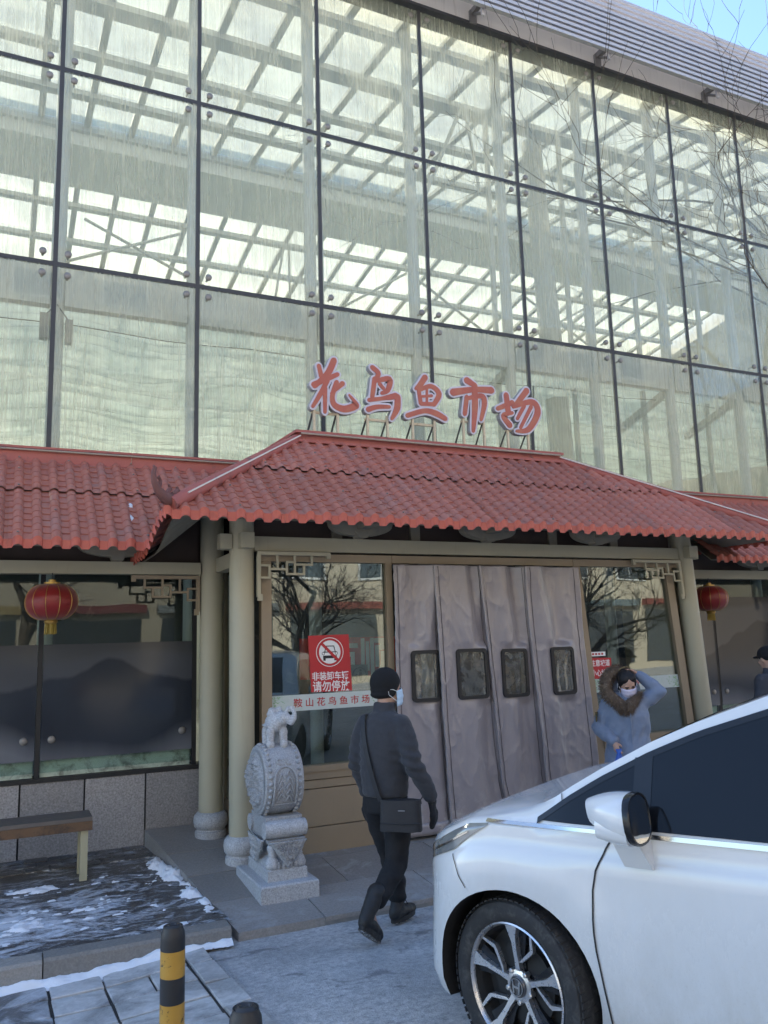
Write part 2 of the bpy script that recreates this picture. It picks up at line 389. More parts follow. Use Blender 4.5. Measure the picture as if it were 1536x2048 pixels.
def pavement_by_hall():
    mb = MB()
    mb.grid(lambda u, v: (lerp(-6, XL(lerp(5.66, 8.04, v))-0.004, u), lerp(5.66, 8.04, v), swz(0, lerp(5.66, 8.04, v))+0.003*fbm((u*40, v*12, 1))), 60, 24)
    sw = struct('pavement', mb, M['sidewalk'], smooth=True, angle=None)
    rnd = random.Random(5); me = None
    for r in range(3):                         # small dark setts along the wall, as far as they can be told apart
        for c in range(15):
            x0 = -1.75+c*0.2+(0.1 if r % 2 else 0); y0 = 7.88-r*0.16
            if x0+0.19 > XL(y0)-0.02: continue
            b = MB(); z = swz(0, y0)+rnd.uniform(0.002, 0.007)
            b.hexa([(x0, y0, z-0.05), (x0+0.19, y0, z-0.05), (x0, y0+0.15, z-0.05), (x0+0.19, y0+0.15, z-0.05), (x0+0.004, y0+0.004, z+0.004), (x0+0.186, y0+0.004, z+0.004), (x0+0.004, y0+0.146, z+0.004), (x0+0.186, y0+0.146, z+0.004)])
            obj('paver', b, M['sidewalk'], sw)
    xs = [-3.7, -2.9, -2.1, -1.3, -0.5, 0.30, 1.0, 1.43]
    for a, b in zip(xs, xs[1:]):
        k = MB(); j = rnd.uniform(-0.006, 0.006); zt = 0.094+j*0.4
        pr = [(5.49+j, gz(0.2, 5.5)-0.06), (5.515+j, zt-0.018), (5.53+j, zt), (5.662, zt), (5.662, -0.12)]
        k.loft([[(x, y, z) for y, z in pr] for x in (a+0.004, b-0.004)])
        obj('kerb_stone', k, M['kerb'], sw)
    return sw
pavement_by_hall()

def entrance_ramp():
    Y0, Y1, XR = 5.53, 8.0, 12.0
    mb = MB(); P = []
    for z in (-0.3, 0.0):
        for y in (Y0, Y1):
            for x in (XL(y), XR): P.append((x, y, z if z < 0 else rampz(y)))
    mb.hexa(P); rp = struct('entrance_ramp', mb, M['mortar'])
    rnd = random.Random(11); ys = [5.53, 6.08, 6.66, 7.24, 8.0]
    for r, (ya, yb) in enumerate(zip(ys, ys[1:])):
        x = None; xs = [None]+[2.08+0.95*i+(0.4 if r % 2 else 0) for i in range(11)]
        for i in range(len(xs)-1):
            g = 0.004; l0 = (XL(ya)-0.006, XL(yb)-0.006) if xs[i] is None else (xs[i]+g, xs[i]+g); x1 = xs[i+1]-g
            if x1 > XR: continue
            dz = rnd.uniform(0.006, 0.011); b = MB(); P = []
            for zz in (-0.26 if xs[i] is None else -0.02, dz):
                for y, lx in ((ya+(g if r else -0.006), l0[0]), (yb-g, l0[1])):
                    for xx in (lx, x1): P.append((xx, y, (rampz(y)+zz) if zz > -0.1 else -0.1))
            b.hexa(P); obj('paving_stone', b, M['ramp'], rp)
entrance_ramp()

def snow():
    mb = MB()
    def patch(x0, x1, y0, y1, nx, ny, hf, zf):
        H = [[hf(lerp(x0, x1, i/nx), lerp(y0, y1, j/ny)) for i in range(nx+1)] for j in range(ny+1)]
        idx = {}
        def vid(i, j):
            if (i, j) not in idx:
                x, y = lerp(x0, x1, i/nx), lerp(y0, y1, j/ny); h = H[j][i]
                idx[(i, j)] = len(mb.v); mb.v.append((x, y, zf(x, y)+max(-0.004, h)))
            return idx[(i, j)]
        for j in range(ny):
            for i in range(nx):
                hs = (H[j][i], H[j][i+1], H[j+1][i], H[j+1][i+1])
                if max(hs) > 0: mb.face((vid(i, j), vid(i+1, j), vid(i+1, j+1), vid(i, j+1)))
    def h1(x, y):                                   # trodden streaks on the dark pavement
        n = fbm((x*2.2, y*7.5, 3.0), 6)+0.7*fbm((x*13, y*26, 7), 5)
        band = 0.75*exp(-((y-6.35)/0.30)**2)*sst(1.15, 0.2, x)+0.55*exp(-((y-6.95)/0.16)**2)*sst(1.2, 0.7, x)+0.35*exp(-((y-5.95)/0.16)**2)*sst(0.7, 0, x)+0.75*exp(-((y-7.05)/0.05)**2)*sst(0.85, 0.55, x)
        return min(0.016, 0.035*(n+band*0.8-0.93))
    patch(-2.5, 1.36, 5.72, 7.35, 260, 150, h1, lambda x, y: swz(x, y)+0.004)
    def h2(x, y):                                   # heaps along the edge of the ramp
        d = XL(y)-x; n = fbm((x*11, y*9, 1.5), 5)
        return 0.055*(exp(-((d-0.06)/0.09)**2)*(0.55+0.9*sst(6.55, 6.9, y)*sst(7.4, 7.2, y)+0.5*exp(-((y-6.35)/0.13)**2))+0.75*n-0.62) if d > 0.004 else -1
    patch(0.7, 1.5, 5.85, 7.5, 90, 170, h2, lambda x, y: swz(x, y)+0.002)
    def h3(x, y):                                   # ridge of snow at the foot of the kerb
        n = fbm((x*6, y*10, 9.5), 5); w = 0.055+0.03*fbm((x*3, 0, 4), 3)
        return 0.05*(1.15*exp(-((y-5.485)/w)**2)+0.45*n-0.35-0.25*sst(0.9, 1.3, x)) if y < 5.52 else -1
    patch(-2.2, 1.42, 5.28, 5.53, 300, 40, h3, lambda x, y: gz(x, y)+0.006)
    def h4(x, y): return 0.03*(fbm((x*14, y*14, 2), 4)+1.3*exp(-((x-1.27)/0.05)**2-((y-5.50)/0.05)**2)-0.85)
    patch(1.2, 1.5, 5.3, 5.6, 30, 30, h4, lambda x, y: gz(x, y)+0.006)
    o = obj('snow_patches', mb, M['snow'], smooth=True, angle=None); tag(o, 'thin trodden snow along the kerb and dark pavement', 'snow'); o['kind'] = 'stuff'
snow()
# ------------------------------------------------------------------ the glass hall
FY, W0, GX = 8.040, 0.328, 1.383
def mx(i): return W0+GX*i
ROWZ = [0.80, 3.50, 5.612, 7.720, 9.790]
I0, I1 = -2, 9
hall = thing('glass_hall', 'large glazed market hall with dark mullion grid and translucent roof', 'building', (4.5, FY, 0))

def hall_front():
    # bolts: a steel cap, a stem and a short spider arm back to the post
    b = MB(); b.lathe([(0.012, 0.02), (0.030, 0.018), (0.034, 0.004), (0.034, -0.010), (0.026, -0.018), (0.010, -0.022)], n=14, axis='y')
    b.lathe([(0.012, 0.0), (0.012, 0.10)], n=8, axis='y')
    bme = finish(b.mesh('bolt'), True, 40); bme.materials.append(M['bolt'])
    for j in range(len(ROWZ)-1):
        z0, z1 = ROWZ[j], ROWZ[j+1]; g = 0.019
        pm = MB(); pm.box(-GX/2+g, GX/2-g, 0, 0.012, z0+g, z1-g); pme = finish(pm.mesh('glass_pane')); pme.materials.append(M['facadeglass'] if j else M['winglass'])
        for i in range(I0, I1):
            if j == 0 and mx(i) > 1.6 and mx(i+1) < 7.3: continue       # the porch stands there
            p = inst('glass_pane', pme, ((mx(i)+mx(i+1))/2, FY, 0), hall)
            dz = 0.11
            for sx in (-1, 1):
                for zz in ((z0+(0.30 if j == 0 else dz)), z1-dz):
                    if (j == 1 and zz < 3.7) or (j == 0 and zz > 3): continue
                    xx = sx*(GX/2-0.115)
                    inst('bolt', bme, ((mx(i)+mx(i+1))/2+xx, FY-0.004, zz), p)
    for i in range(I0, I1+1):
        mb = MB(); mb.box(mx(i)-0.021, mx(i)+0.021, FY-0.002, FY+0.03, 3.4, 9.79); obj('mullion', mb, M['seal'], hall)
        if not (1.9 < mx(i) < 7.0):
            mb = MB(); mb.box(mx(i)-0.021, mx(i)+0.021, FY-0.002, FY+0.03, 0.76, 3.4); obj('mullion', mb, M['black'], hall)
    for z in ROWZ[1:4]:
        for i in range(I0, I1):
            mb = MB(); mb.box(mx(i)+0.021, mx(i+1)-0.021, FY-0.001, FY+0.028, z-0.021, z+0.021); obj('transom', mb, M['seal'], hall)
    # posts behind the glass, floor beams, brackets
    post = MB(); post.tube([(0, 0, 0.1), (0, 0, 10.0)], 0.072, 14); pme = finish(post.mesh('post'), True, 50); pme.materials.append(M['hallsteel'])
    for i in range(I0, I1+1): inst('post', pme, (mx(i)+0.05, 8.52, 0), hall)
    thin = MB(); thin.box(-0.03, 0.03, -0.03, 0.03, 3.2, 9.9); tme = finish(thin.mesh('inner_post')); tme.materials.append(M['hallsteel'])
    for i in range(2, I1+3): inst('inner_post', tme, (mx(i)+0.62, 9.65, 0), hall)
    for i in range(I0, I1):
        mb = MB(); mb.box(mx(i)+0.12, mx(i+1)-0.02, 8.46, 8.58, 5.36, 5.80); obj('floor_beam', mb, M['hallsteel'], hall)
        if i not in (4, 6, 7): continue
        mb = MB(); mb.hexa([(mx(i), 8.6, 5.3), (mx(i)+0.09, 8.6, 5.3), (mx(i), 9.6, 5.0), (mx(i)+0.09, 9.6, 5.0), (mx(i), 8.6, 5.4), (mx(i)+0.09, 8.6, 5.4), (mx(i), 9.6, 5.1), (mx(i)+0.09, 9.6, 5.1)]); obj('brace', mb, M['hallsteel'], hall)
hall_front()

RA, RB = 9.93, 10.60                                  # roof height at the front and at the ridge
def rz(y): return RA+0.13*(y-8.3) if y < 13.25 else (RA+0.13*(13.25-8.3) if y < 14.65 else RA+0.13*(13.25-8.3)-0.150*(y-14.65))
def hall_roof():
    rx = [0.95+0.705*k for k in range(-7, 24)]
    front = [8.10, 8.68, 9.80, 10.95, 12.10, 13.25]; back = [14.65]+[15.55+1.13*i for i in range(7)]
    for x in rx:
        for ya, yb in ((8.1, 13.25), (14.65, 26)):
            mb = MB(); w, h = 0.050, 0.07
            mb.hexa([(x+sx*w, y, rz(y)+dz) for dz in (-h-0.02, -0.02) for y in (ya, yb-0.001 if yb < 14 else yb) for sx in (-1, 1)]); obj('rafter', mb, M['rafter'], hall)
    for y in front[1:]+back:
        big = y in (9.80,)
        mb = MB(); w = 0.075 if not big else 0.12; mb.box(-4.2, 17.2, y-w, y+w, rz(y)-0.18, rz(y)-0.095); obj('purlin', mb, M['rafter'], hall)
    # translucent roof sheets, one per field
    def fields(rows):
        for ya, yb in zip(rows, rows[1:]):
            dy = yb-ya; mb = MB(); sl = rz(yb-1e-4)-rz(ya+1e-4)
            mb.hexa([(sx*0.345, sy*dy/2, (sy*sl/2)+dz) for dz in (0, 0.012) for sy in (-0.985, 0.985) for sx in (-1, 1)])
            me = finish(mb.mesh('roof_panel')); me.materials.append(M['roofpanel'])
            for x in rx[:-1]: inst('roof_panel', me, (x+0.3525, (ya+yb)/2, (rz(ya+1e-4)+rz(yb-1e-4))/2+0.002), hall)
    fields(front); fields(back[:5])
    mb = MB(); ya, yb = back[4], 26.0; mb.hexa([(x, y, rz(y)+dz) for dz in (0, 0.012) for y in (ya, yb) for x in (rx[0], rx[-1])]); o = obj('roof_panel', mb, M['roofpanel'], hall); o['kind'] = 'stuff'
    mb = MB(); mb.box(-4.3, 17.3, 13.26, 14.64, rz(14)-0.40, rz(14)+0.15); obj('ridge_lining', mb, M['soffit'], hall)
    # tie rods and slanting struts
    for pts, r in [([(1.1, 15.2, 9.9), (4.6, 15.2, 8.4)], 0.03), ([(2.9, 15.3, 10.0), (-0.8, 15.3, 8.3)], 0.03), ([(6.1, 9.7, 10.0), (5.3, 9.75, 8.1)], 0.03), ([(6.15, 9.7, 10.0), (6.35, 9.7, 8.6)], 0.03),
                   ([(8.0, 15.2, 10.0), (10.9, 15.2, 8.3)], 0.03), ([(7.9, 15.2, 10.0), (5.5, 15.2, 8.4)], 0.03), ([(11, 15.2, 10), (14.2, 15.2, 8.3)], 0.03), ([(13, 15.2, 10), (9.9, 15.2, 8.2)], 0.03), ([(5.1, 15.1, 10.1), (5.15, 15.1, 7)], 0.025), ([(5.0, 15.1, 10.1), (4.5, 15.1, 7)], 0.025)]:
        mb = MB(); mb.tube(pts, r, 6); obj('tie_rod', mb, M['rafter'], hall)
    for x0, y0 in ((7.75, 10.2), (13.6, 10.6)):
        mb = MB(); mb.tube([(x0+0.5, y0, 0.2), (x0+0.22, y0, 5), (x0, y0, 10.1)], [0.24, 0.19, 0.16], 16); obj('roof_column', mb, M['hallsteel'], hall, smooth=True)
hall_roof()

def hall_shell():
    mb = MB(); mb.box(-4.6, -4.5, 8.3, 26, 0, 10.5); obj('side_wall', mb, M['wallin'], hall)
    mb = MB(); mb.box(17.4, 17.5, 8.3, 26, 0, 10.5); obj('side_wall', mb, M['wallin'], hall)
    mb = MB(); mb.box(-4.5, 17.4, 26, 26.1, 0, 5.0); obj('back_wall', mb, M['wallin'], hall)
    mb = MB(); mb.box(-4.5, 17.4, 26, 26.02, 5.0, 9.2); obj('back_glazing', mb, M['roofpanel'], hall)
    mb = MB(); mb.box(-4.5, 17.4, 8.2, 26, 0.02, 0.2); obj('hall_floor', mb, M['floorin'], hall)
    # granite base
    gr = stonepave('grey_granite_panel', (0.13, 0.122, 0.122), (0.46, 0.44, 0.435), (0.75, 0.95), (0.28, 0.28, 0.29), 0.45, 1.0)
    M['granite'] = gr
    mb = MB(); mb.box(-3.5, 2.0, FY+0.005, FY+0.2, 0.0, 0.735); obj('base_wall', mb, M['black'], hall)
    mb = MB(); mb.box(6.9, 13, FY+0.005, FY+0.2, 0.0, 0.735); obj('base_wall', mb, M['black'], hall)
    for a in [-3.532+0.533*i for i in range(11)]+[7.0+0.533*i for i in range(10)]:
        mb = MB(); mb.box(a+0.008, a+0.525, FY-0.02, FY+0.004, 0.03, 0.735); obj('granite_panel', mb, gr, hall)
    for a, b in ((-3.5, 1.95), (6.95, 13)):
        mb = MB(); mb.box(a, b, FY-0.03, FY+0.2, 0.737, 0.775); obj('window_sill', mb, M['black'], hall)
    # fascia and the louvre screen above the glass
    mb = MB(); mb.box(-3, 13.5, FY-0.06, FY+0.25, 9.795, 9.835); obj('fascia', mb, M['seal'], hall)
    mb = MB(); mb.box(-3, 13.5, FY-0.045, FY+0.25, 9.836, 10.62); obj('parapet', mb, M['fascia'], hall)
    scr = MB()
    for k in range(8): scr.box(-0.92+2.05*k, -0.88+2.05*k, 7.725, 7.76, 9.74, 10.72)
    lv = obj('louvre_screen', scr, M['alu'], hall)
    bl = MB(); bl.hexa([(x, y, z) for z0 in (0,) for (x, y, z) in [(-3, 7.64, 0.0), (13.5, 7.64, 0.0), (-3, 7.72, 0.022), (13.5, 7.72, 0.022), (-3, 7.64, 0.046), (13.5, 7.64, 0.046), (-3, 7.72, 0.06), (13.5, 7.72, 0.06)]])
    bme = finish(bl.mesh('blade')); bme.materials.append(M['alu'])
    for k in range(11): inst('blade', bme, (0, 0, 9.80+0.083*k), lv)
    for k in range(8):
        x = -0.9+2.05*k
        mb = MB(); mb.box(x-0.03, x+0.03, 7.76, 8.02, 9.92, 10.0); mb.tube([(x, 7.78, 9.80), (x, 7.98, 9.95)], 0.02, 6); mb.box(x-0.05, x+0.05, 7.96, 8.019, 9.80, 9.98); obj('bracket', mb, M['bolt'], lv, local=True)
hall_shell()

def drape():
    mb = MB()
    def f(u, v):
        x = lerp(-4.2, 17, u); y = lerp(8.75, 25.5, v)
        sag = 0.06*sin(x*2.25+0.6*sin(y*0.7))+0.14*fbm((x*0.35, y*1.4, 2), 4)+0.05*fbm((x*0.8, y*6.5, 5), 3)
        return (x, y, 5.62+sag*sst(8.7, 10.2, y)+0.06*(y-8.7))
    mb.grid(f, 130, 230); o = obj('plastic_sheeting', mb, M['drape'], smooth=True, angle=None)
    tag(o, 'wrinkled clear plastic sheeting hung under the hall roof behind the lower panes', 'sheeting')
drape()

def window_art():
    """printed film of ink-wash mountains on the lower panes"""
    def film(name, x0, x1, label, peak, mist, far, top):
        t = NT(name+'_print'); tc = t.n('TexCoord'); sp = t.n('SeparateXYZ'); t.l(tc.outputs['Object'], sp.inputs[0])
        X, Z = sp.outputs[0], sp.outputs[2]
        fx = t.math('DIVIDE', t.math('SUBTRACT', X, x0), x1-x0, True); nz = t.math('MULTIPLY', t.math('SUBTRACT', t.noise(t.co((1, 0.01, 0.01)), 4.0, 4, 0.55), 0.5), 0.10)
        def ridge(pts, soft):
            h = t.math('ADD', t.math('MULTIPLY', t.ramp(fx, [((x-x0)/(x1-x0), z/2.5) for x, z in pts], 'EASE'), 2.5), nz)
            return t.math('MULTIPLY', t.math('SUBTRACT', h, Z), soft, True)
        c = t.ramp(t.math('MULTIPLY', Z, 0.4), [(0.37, (0.15, 0.158, 0.178)), (0.80, (0.055, 0.057, 0.06))])
        c = t.mix(ridge(far, 14.0), c, (0.075, 0.08, 0.092)); c = t.mix(ridge(peak, 30.0), c, (0.030, 0.035, 0.046)); c = t.mix(ridge(mist, 4.0), c, (0.155, 0.162, 0.182))
        b = t.bsdf(c, 0.10, 0, 0.3); mat = t.done(b)
        for i in range(I0, I1):
            a, b = max(x0, mx(i)+0.024), min(x1, mx(i+1)-0.024)
            if b-a < 0.1: continue
            mb = MB(); mb.box(a, b, FY-0.006, FY-0.003, 0.925, top); o = obj('window_film', mb, mat, hall); o['label'] = label
    film('film_left', -2.4, 1.70, 'grey film printed with ink-wash mountains on the left window', [(-2.4, 1.35), (-1.2, 1.75), (0.0, 1.55), (0.55, 1.66), (0.96, 1.82), (1.35, 1.64), (1.70, 1.60)], [(-2.4, 1.0), (-0.6, 1.25), (0.02, 1.28), (0.45, 1.10), (1.2, 1.02), (1.70, 1.22)], [(-2.4, 1.8), (-0.8, 1.90), (0.2, 1.78), (1.2, 1.90), (1.70, 1.86)], 1.94)
    film('film_right', 7.3, 12.7, 'grey film printed with ink-wash mountains on the right window', [(7.3, 1.45), (8.5, 1.60), (8.75, 1.72), (9.1, 1.88), (9.45, 2.02), (10.0, 1.95), (12.7, 1.5)], [(7.3, 1.1), (8.6, 1.2), (9.6, 1.05), (12.7, 1.2)], [(7.3, 2.15), (8.5, 2.18), (9.2, 2.24), (9.7, 2.30), (12.7, 2.1)], 2.34)
    ma = plain('green_veined_panel', (0.52, 0.60, 0.52), 0.5, var=0.3, scale=4, col2=(0.16, 0.17, 0.14), fac2=(0.48, 0.66), bump=0)
    for i in (-2, -1, 0, 5, 6, 7):
        mb = MB(); mb.box(mx(i)+0.03, mx(i+1)-0.03, FY+0.05, FY+0.08, 0.775, 0.95); obj('green_panel', mb, ma, hall)
    # dark backing boards added behind film and porch, standing in for the dim interior
    dk = plain('dim_backing_board', (0.06, 0.062, 0.06), 0.7, var=0.5, scale=1.5, col2=(0.16, 0.15, 0.13), fac2=(0.6, 0.66))
    mb = MB(); mb.box(-4.4, 1.9, 9.3, 9.4, 0.2, 3.4); obj('dim_backing', mb, dk, hall)
    mb = MB(); mb.box(7.1, 17, 9.3, 9.4, 0.2, 3.4); obj('dim_backing', mb, dk, hall)
    mb = MB(); mb.box(1.95, 7.05, 8.62, 8.70, 0.2, 3.4); obj('dim_backing', mb, dk, hall)
    mb = MB(); mb.box(-4.4, 17, 8.4, 12.0, 3.42, 3.5); obj('mezzanine', mb, M['wallin'], hall)
window_art()

def hall_bits():
    mb = MB(); mb.tube([(x, 8.75, 5.30-0.10*(1-((x-4)/6)**2)*0.6+0.02*sin(x*3)) for x in [-2+0.5*i for i in range(25)]], 0.006, 5); obj('cable', mb, M['seal'], hall)
    t = thing('flood_lamp', 'dark flood lamp hung on a post behind the lower glass, right of the sign', 'lamp', (6.35, 9.0, 4.9))
    mb = MB(); mb.hexa([(6.14, 8.92, 5.05), (6.42, 8.92, 4.93), (6.14, 9.08, 5.02), (6.42, 9.08, 4.90), (6.10, 8.90, 5.20), (6.44, 8.90, 5.12), (6.10, 9.10, 5.17), (6.44, 9.10, 5.09)]); obj('housing', mb, M['seal'], t)
    mb = MB(); mb.tube([(6.40, 9.0, 5.02), (6.60, 9.0, 5.0), (6.62, 9.0, 5.35)], 0.015, 6); obj('arm', mb, M['seal'], t)
    t = thing('wall_speaker', 'small dark box fixed to the post at the far left behind the glass', 'speaker', (0.31, 8.60, 5.0))
    mb = MB(); mb.box(0.22, 0.30, 8.40, 8.50, 4.98, 5.24); obj('cabinet', mb, M['bolt'], t); mb = MB(); mb.box(0.46, 0.53, 8.40, 8.50, 4.96, 5.20); obj('cabinet', mb, M['bolt'], t)
    mb = MB(); mb.tube([(0.26, 8.45, 5.23), (0.38, 8.45, 5.36), (0.49, 8.45, 5.2)], 0.008, 5); obj('bracket', mb, M['seal'], t)
hall_bits()
# ------------------------------------------------------------------ tiled porch and side canopies
def kx(x): return 0.085*sst(4.5, 5.35, x)*(1-0.28*sst(6.72, 6.9, x))
def LN(x, y, z): return (x+kx(x)*(2.6-z), y, z)       # the right half of the old porch leans a little
PITCHW, STEP, NWAVE = 0.14, 0.104, 7
SHW = PITCHW*NWAVE
PH = [-0.5, -0.36, -0.29, -0.25, -0.19, -0.10, 0.0, 0.10, 0.19, 0.25, 0.29, 0.36]
def tile_sheet(O, E, U, length, lift=0.0, lip=True, clips=(), name='tile_sheet', parent=None, bend=None):
    """one moulded roofing sheet: round ribs, shelf-like steps in the troughs, drip edge with round tile ends"""
    O, E, U = Vector(O), Vector(E).normalized(), Vector(U).normalized(); N = E.cross(U)
    if N.z < 0: N = -N
    mb = MB(); es = [((w+0.5+p)*PITCHW, p) for w in range(NWAVE) for p in PH]+[(NWAVE*PITCHW, -0.5)]
    def rib(p):
        q = abs(p)/0.27
        return 0.033*sqrt(max(0, 1-q*q))+0.003*(1-min(1, abs(p)/0.5)) if q < 1 else 0.003*(1-abs(p)/0.5)
    ts = []; nst = max(1, int(length/STEP+0.5)); st = length/nst
    for s_ in range(nst): ts += [(s_*st+0.0004, 0.0), (s_*st+0.02, 0.1), ((s_+1)*st-0.0004, 1.0)]
    pts = []
    if lip:
        for lv in (0, 1, 2):
            row = []
            for e, p in es:
                v_ = min(1, abs(p)/0.5); drop = (0.064+0.002*v_, 0.050+0.002*v_, 0.0)[lv]; out = (0.012, 0.008, 0.006)[lv]
                row.append(O+E*e-U*out+N*(rib(p)+lift+0.009)+Vector((0, 0, -drop)))
            pts.append(row)
    for t, fr in ts:
        pts.append([O+E*e+U*t+N*(rib(p)+(0.010 if abs(p) > 0.27 else 0.0055)*(1-fr)+lift) for e, p in es])
    if bend: pts = [[bend(p) for p in r] for r in pts]
    for r in pts: mb.v += [tuple(p) for p in r]
    k = len(es)
    for j in range(len(pts)-1):
        for i in range(k-1):
            a = j*k+i; mb.face((a, a+1, a+k+1, a+k), 1 if (lip and j < 3) else 0)
    if lip:
        F = (-U); F = Vector((F.x, F.y, 0)).normalized()
        for w in range(NWAVE):
            c = O+E*(w+0.5)*PITCHW+N*(lift+0.012)+F*0.012+Vector((0, 0, -0.006))
            if bend: c = bend(c)
            r0 = [c+(E*cos(a)+Vector((0, 0, 1))*sin(a))*0.034 for a in [2*pi*i/12 for i in range(12)]]; r1 = [p+F*0.008+(c-p)*0.12 for p in r0]
            mb.loft([r0, r1], 1, cap=False); n0 = len(mb.v); mb.v += [tuple(p) for p in r1]; mb.face(range(n0, n0+12), 1)
    me = mb.mesh(name)
    bm = bmesh.new(); bm.from_mesh(me)
    for co, no in clips:
        bmesh.ops.bisect_plane(bm, geom=bm.verts[:]+bm.edges[:]+bm.faces[:], plane_co=co, plane_no=no, clear_outer=True)
    if not bm.faces: bm.free(); return None
    bmesh.ops.recalc_face_normals(bm, faces=bm.faces); bm.to_mesh(me); bm.free()
    me.polygons.foreach_set('use_smooth', [True]*len(me.polygons))
    me.set_sharp_from_angle(angle=radians(32))
    return obj(name, me, [M['tile'], M['tile_edge']], parent)

porch = thing('entrance_porch', 'entrance porch with red tiled hip roof, cream columns and tan window frames', 'porch', (4.4, 6.85, 0.1))
EY, EZ, RY, RZ = 6.0, 2.885, 7.35, 3.83
XA, XB, RXA, RXB = 1.07, 7.75, 2.56, 5.66
def porch_roof():
    core = MB()                                        # the boarding under the tiles
    A, B, C_, D = (XA+0.06, EY+0.06, EZ-0.02), (XB-0.06, EY+0.06, EZ-0.02), (RXB, RY, RZ-0.03), (RXA, RY, RZ-0.03)
    Lb, Rb = (XA+0.06, 8.0, EZ-0.02), (XB-0.06, 8.0, EZ-0.02)
    core.quad(A, B, C_, D)
    n = len(core.v); core.v += [A, D, (RXA, 8.0, RZ-0.03), Lb]; core.face((n, n+1, n+2, n+3))
    n = len(core.v); core.v += [B, C_, (RXB, 8.0, RZ-0.03), Rb]; core.face((n, n+1, n+2, n+3))
    n = len(core.v); core.v += [D, C_, (RXB, 8.02, RZ-0.03), (RXA, 8.02, RZ-0.03)]; core.face((n, n+1, n+2, n+3))
    roof = obj('roof', core, M['greybeige'], porch)
    U = Vector((0, RY-EY, RZ-EZ)); L = U.length; U.normalize()
    UL = Vector((RXA-XA, 0, RZ-EZ)); LL = UL.length; UL.normalize()
    # vertical planes through the hips
    hl = Vector((RXA-XA, RY-EY, 0)).normalized(); hr = Vector((RXB-XB, RY-EY, 0)).normalized()
    nl = Vector((-hl.y, hl.x, 0)); nr = Vector((hr.y, -hr.x, 0))          # pointing away from the front field
    cl, cr = (Vector((XA, EY, 0)), nl), (Vector((XB, EY, 0)), nr)
    LAP = 0.87
    for r, (t0, n) in enumerate([(0.0, LAP+0.03), (LAP, L-LAP)]):
        for k in range(7):
            tile_sheet(Vector((0.99+k*SHW+0.0008*k, EY, EZ))+U*t0, (1, 0, 0), U, n, lift=0.014*r+0.004*(k % 2), lip=(r == 0), clips=(cl, cr), parent=roof)
    def bendl(p): return Vector((p.x, p.y, p.z-0.20*sst(6.05, 7.0, p.y)*sst(2.2, 1.2, p.x)))
    for r, (t0, n) in enumerate([(0.0, LAP+0.03), (LAP, LL-LAP)]):
        for k in range(3):
            tile_sheet(Vector((XA, EY-0.03+k*SHW+0.001, EZ))+UL*t0, (0, 1, 0), UL, n, lift=0.014*r, lip=(r == 0), clips=((cl[0], -nl), (Vector((0, 8.0, 0)), Vector((0, 1, 0)))), parent=roof, bend=bendl)
    UR = Vector((RXB-XB, 0, RZ-EZ)).normalized(); LR = Vector((RXB-XB, 0, RZ-EZ)).length
    for r, (t0, n) in enumerate([(0.0, LAP+0.03), (LAP, LR-LAP)]):
        for k in range(3):
            tile_sheet(Vector((XB, EY-0.03+k*SHW+0.001, EZ))+UR*t0, (0, 1, 0), UR, n, lift=0.014*r, lip=(r == 0), clips=((cr[0], -nr), (Vector((0, 8.0, 0)), Vector((0, 1, 0)))), parent=roof)
    # ridge board with cap, hip caps, rope light
    mb = MB(); mb.box(RXA-0.02, RXB+0.02, RY-0.05, RY+0.06, RZ-0.06, RZ+0.085); mb.box(RXA-0.05, RXB+0.05, RY-0.085, RY+0.09, RZ+0.086, RZ+0.112); mb.box(RXA-0.03, RXB+0.03, RY-0.10, RY-0.051, RZ-0.01, RZ+0.015)
    ri = obj('ridge_cap', mb, M['ridge'], roof)
    mb = MB(); mb.hexa([(RXA-0.05, RY-0.085, RZ+0.086), (RXA-0.05, RY+0.09, RZ+0.086), (RXA-0.34, RY+0.62, RZ-0.09), (RXA-0.34, RY+0.66, RZ-0.09), (RXA-0.05, RY-0.085, RZ+0.112), (RXA-0.05, RY+0.09, RZ+0.112), (RXA-0.34, RY+0.62, RZ-0.06), (RXA-0.34, RY+0.66, RZ-0.06)]); obj('ridge_end', mb, M['ridge'], roof)
    for a, b in (((XA+0.02, EY+0.02, EZ+0.05), (RXA, RY, RZ+0.045)), ((XB-0.02, EY+0.02, EZ+0.05), (RXB, RY, RZ+0.045))):
        a, b = Vector(a), Vector(b)
        for s_ in range(3):
            p, q = a.lerp(b, s_/3), a.lerp(b, (s_+1.03)/3); mb = MB(); mb.tube([p, q], [0.062-0.003*s_, 0.058-0.003*s_], 12); obj('hip_cap', mb, M['ridge'], roof, smooth=True)
        mb = MB(); off = Vector((0, -0.075, 0.012)) if a.x < 3 else Vector((0, -0.075, 0.015))
        mb.tube([a.lerp(b, 0.10)+off, b+off], 0.007, 6); obj('rope_light', mb, M['fascia'], roof)
    mb = MB(); mb.tube([(RXA, RY-0.092, RZ+0.075), (RXB, RY-0.092, RZ+0.075)], 0.010, 6); obj('rope_light', mb, plain('dusty_rope_light', (0.36, 0.30, 0.24), 0.6, var=0.4, scale=60), roof)
    # curled corner ornament
    c = Vector((XA, EY, EZ+0.07)); d = Vector((-0.74, -0.67, 0))
    mb = MB()
    pth = [(-0.18, 0.05, 0.05), (-0.06, 0.015, 0.052), (0.04, 0.02, 0.05), (0.11, 0.06, 0.040), (0.155, 0.12, 0.030), (0.165, 0.18, 0.024), (0.150, 0.225, 0.020), (0.168, 0.235, 0.010)]
    mb.tube([c+d*a+Vector((0, 0, h)) for a, h, r in pth], [r for a, h, r in pth], 10, sx=0.62)
    fin = obj('corner_ornament', mb, M['finial'], roof, smooth=True)
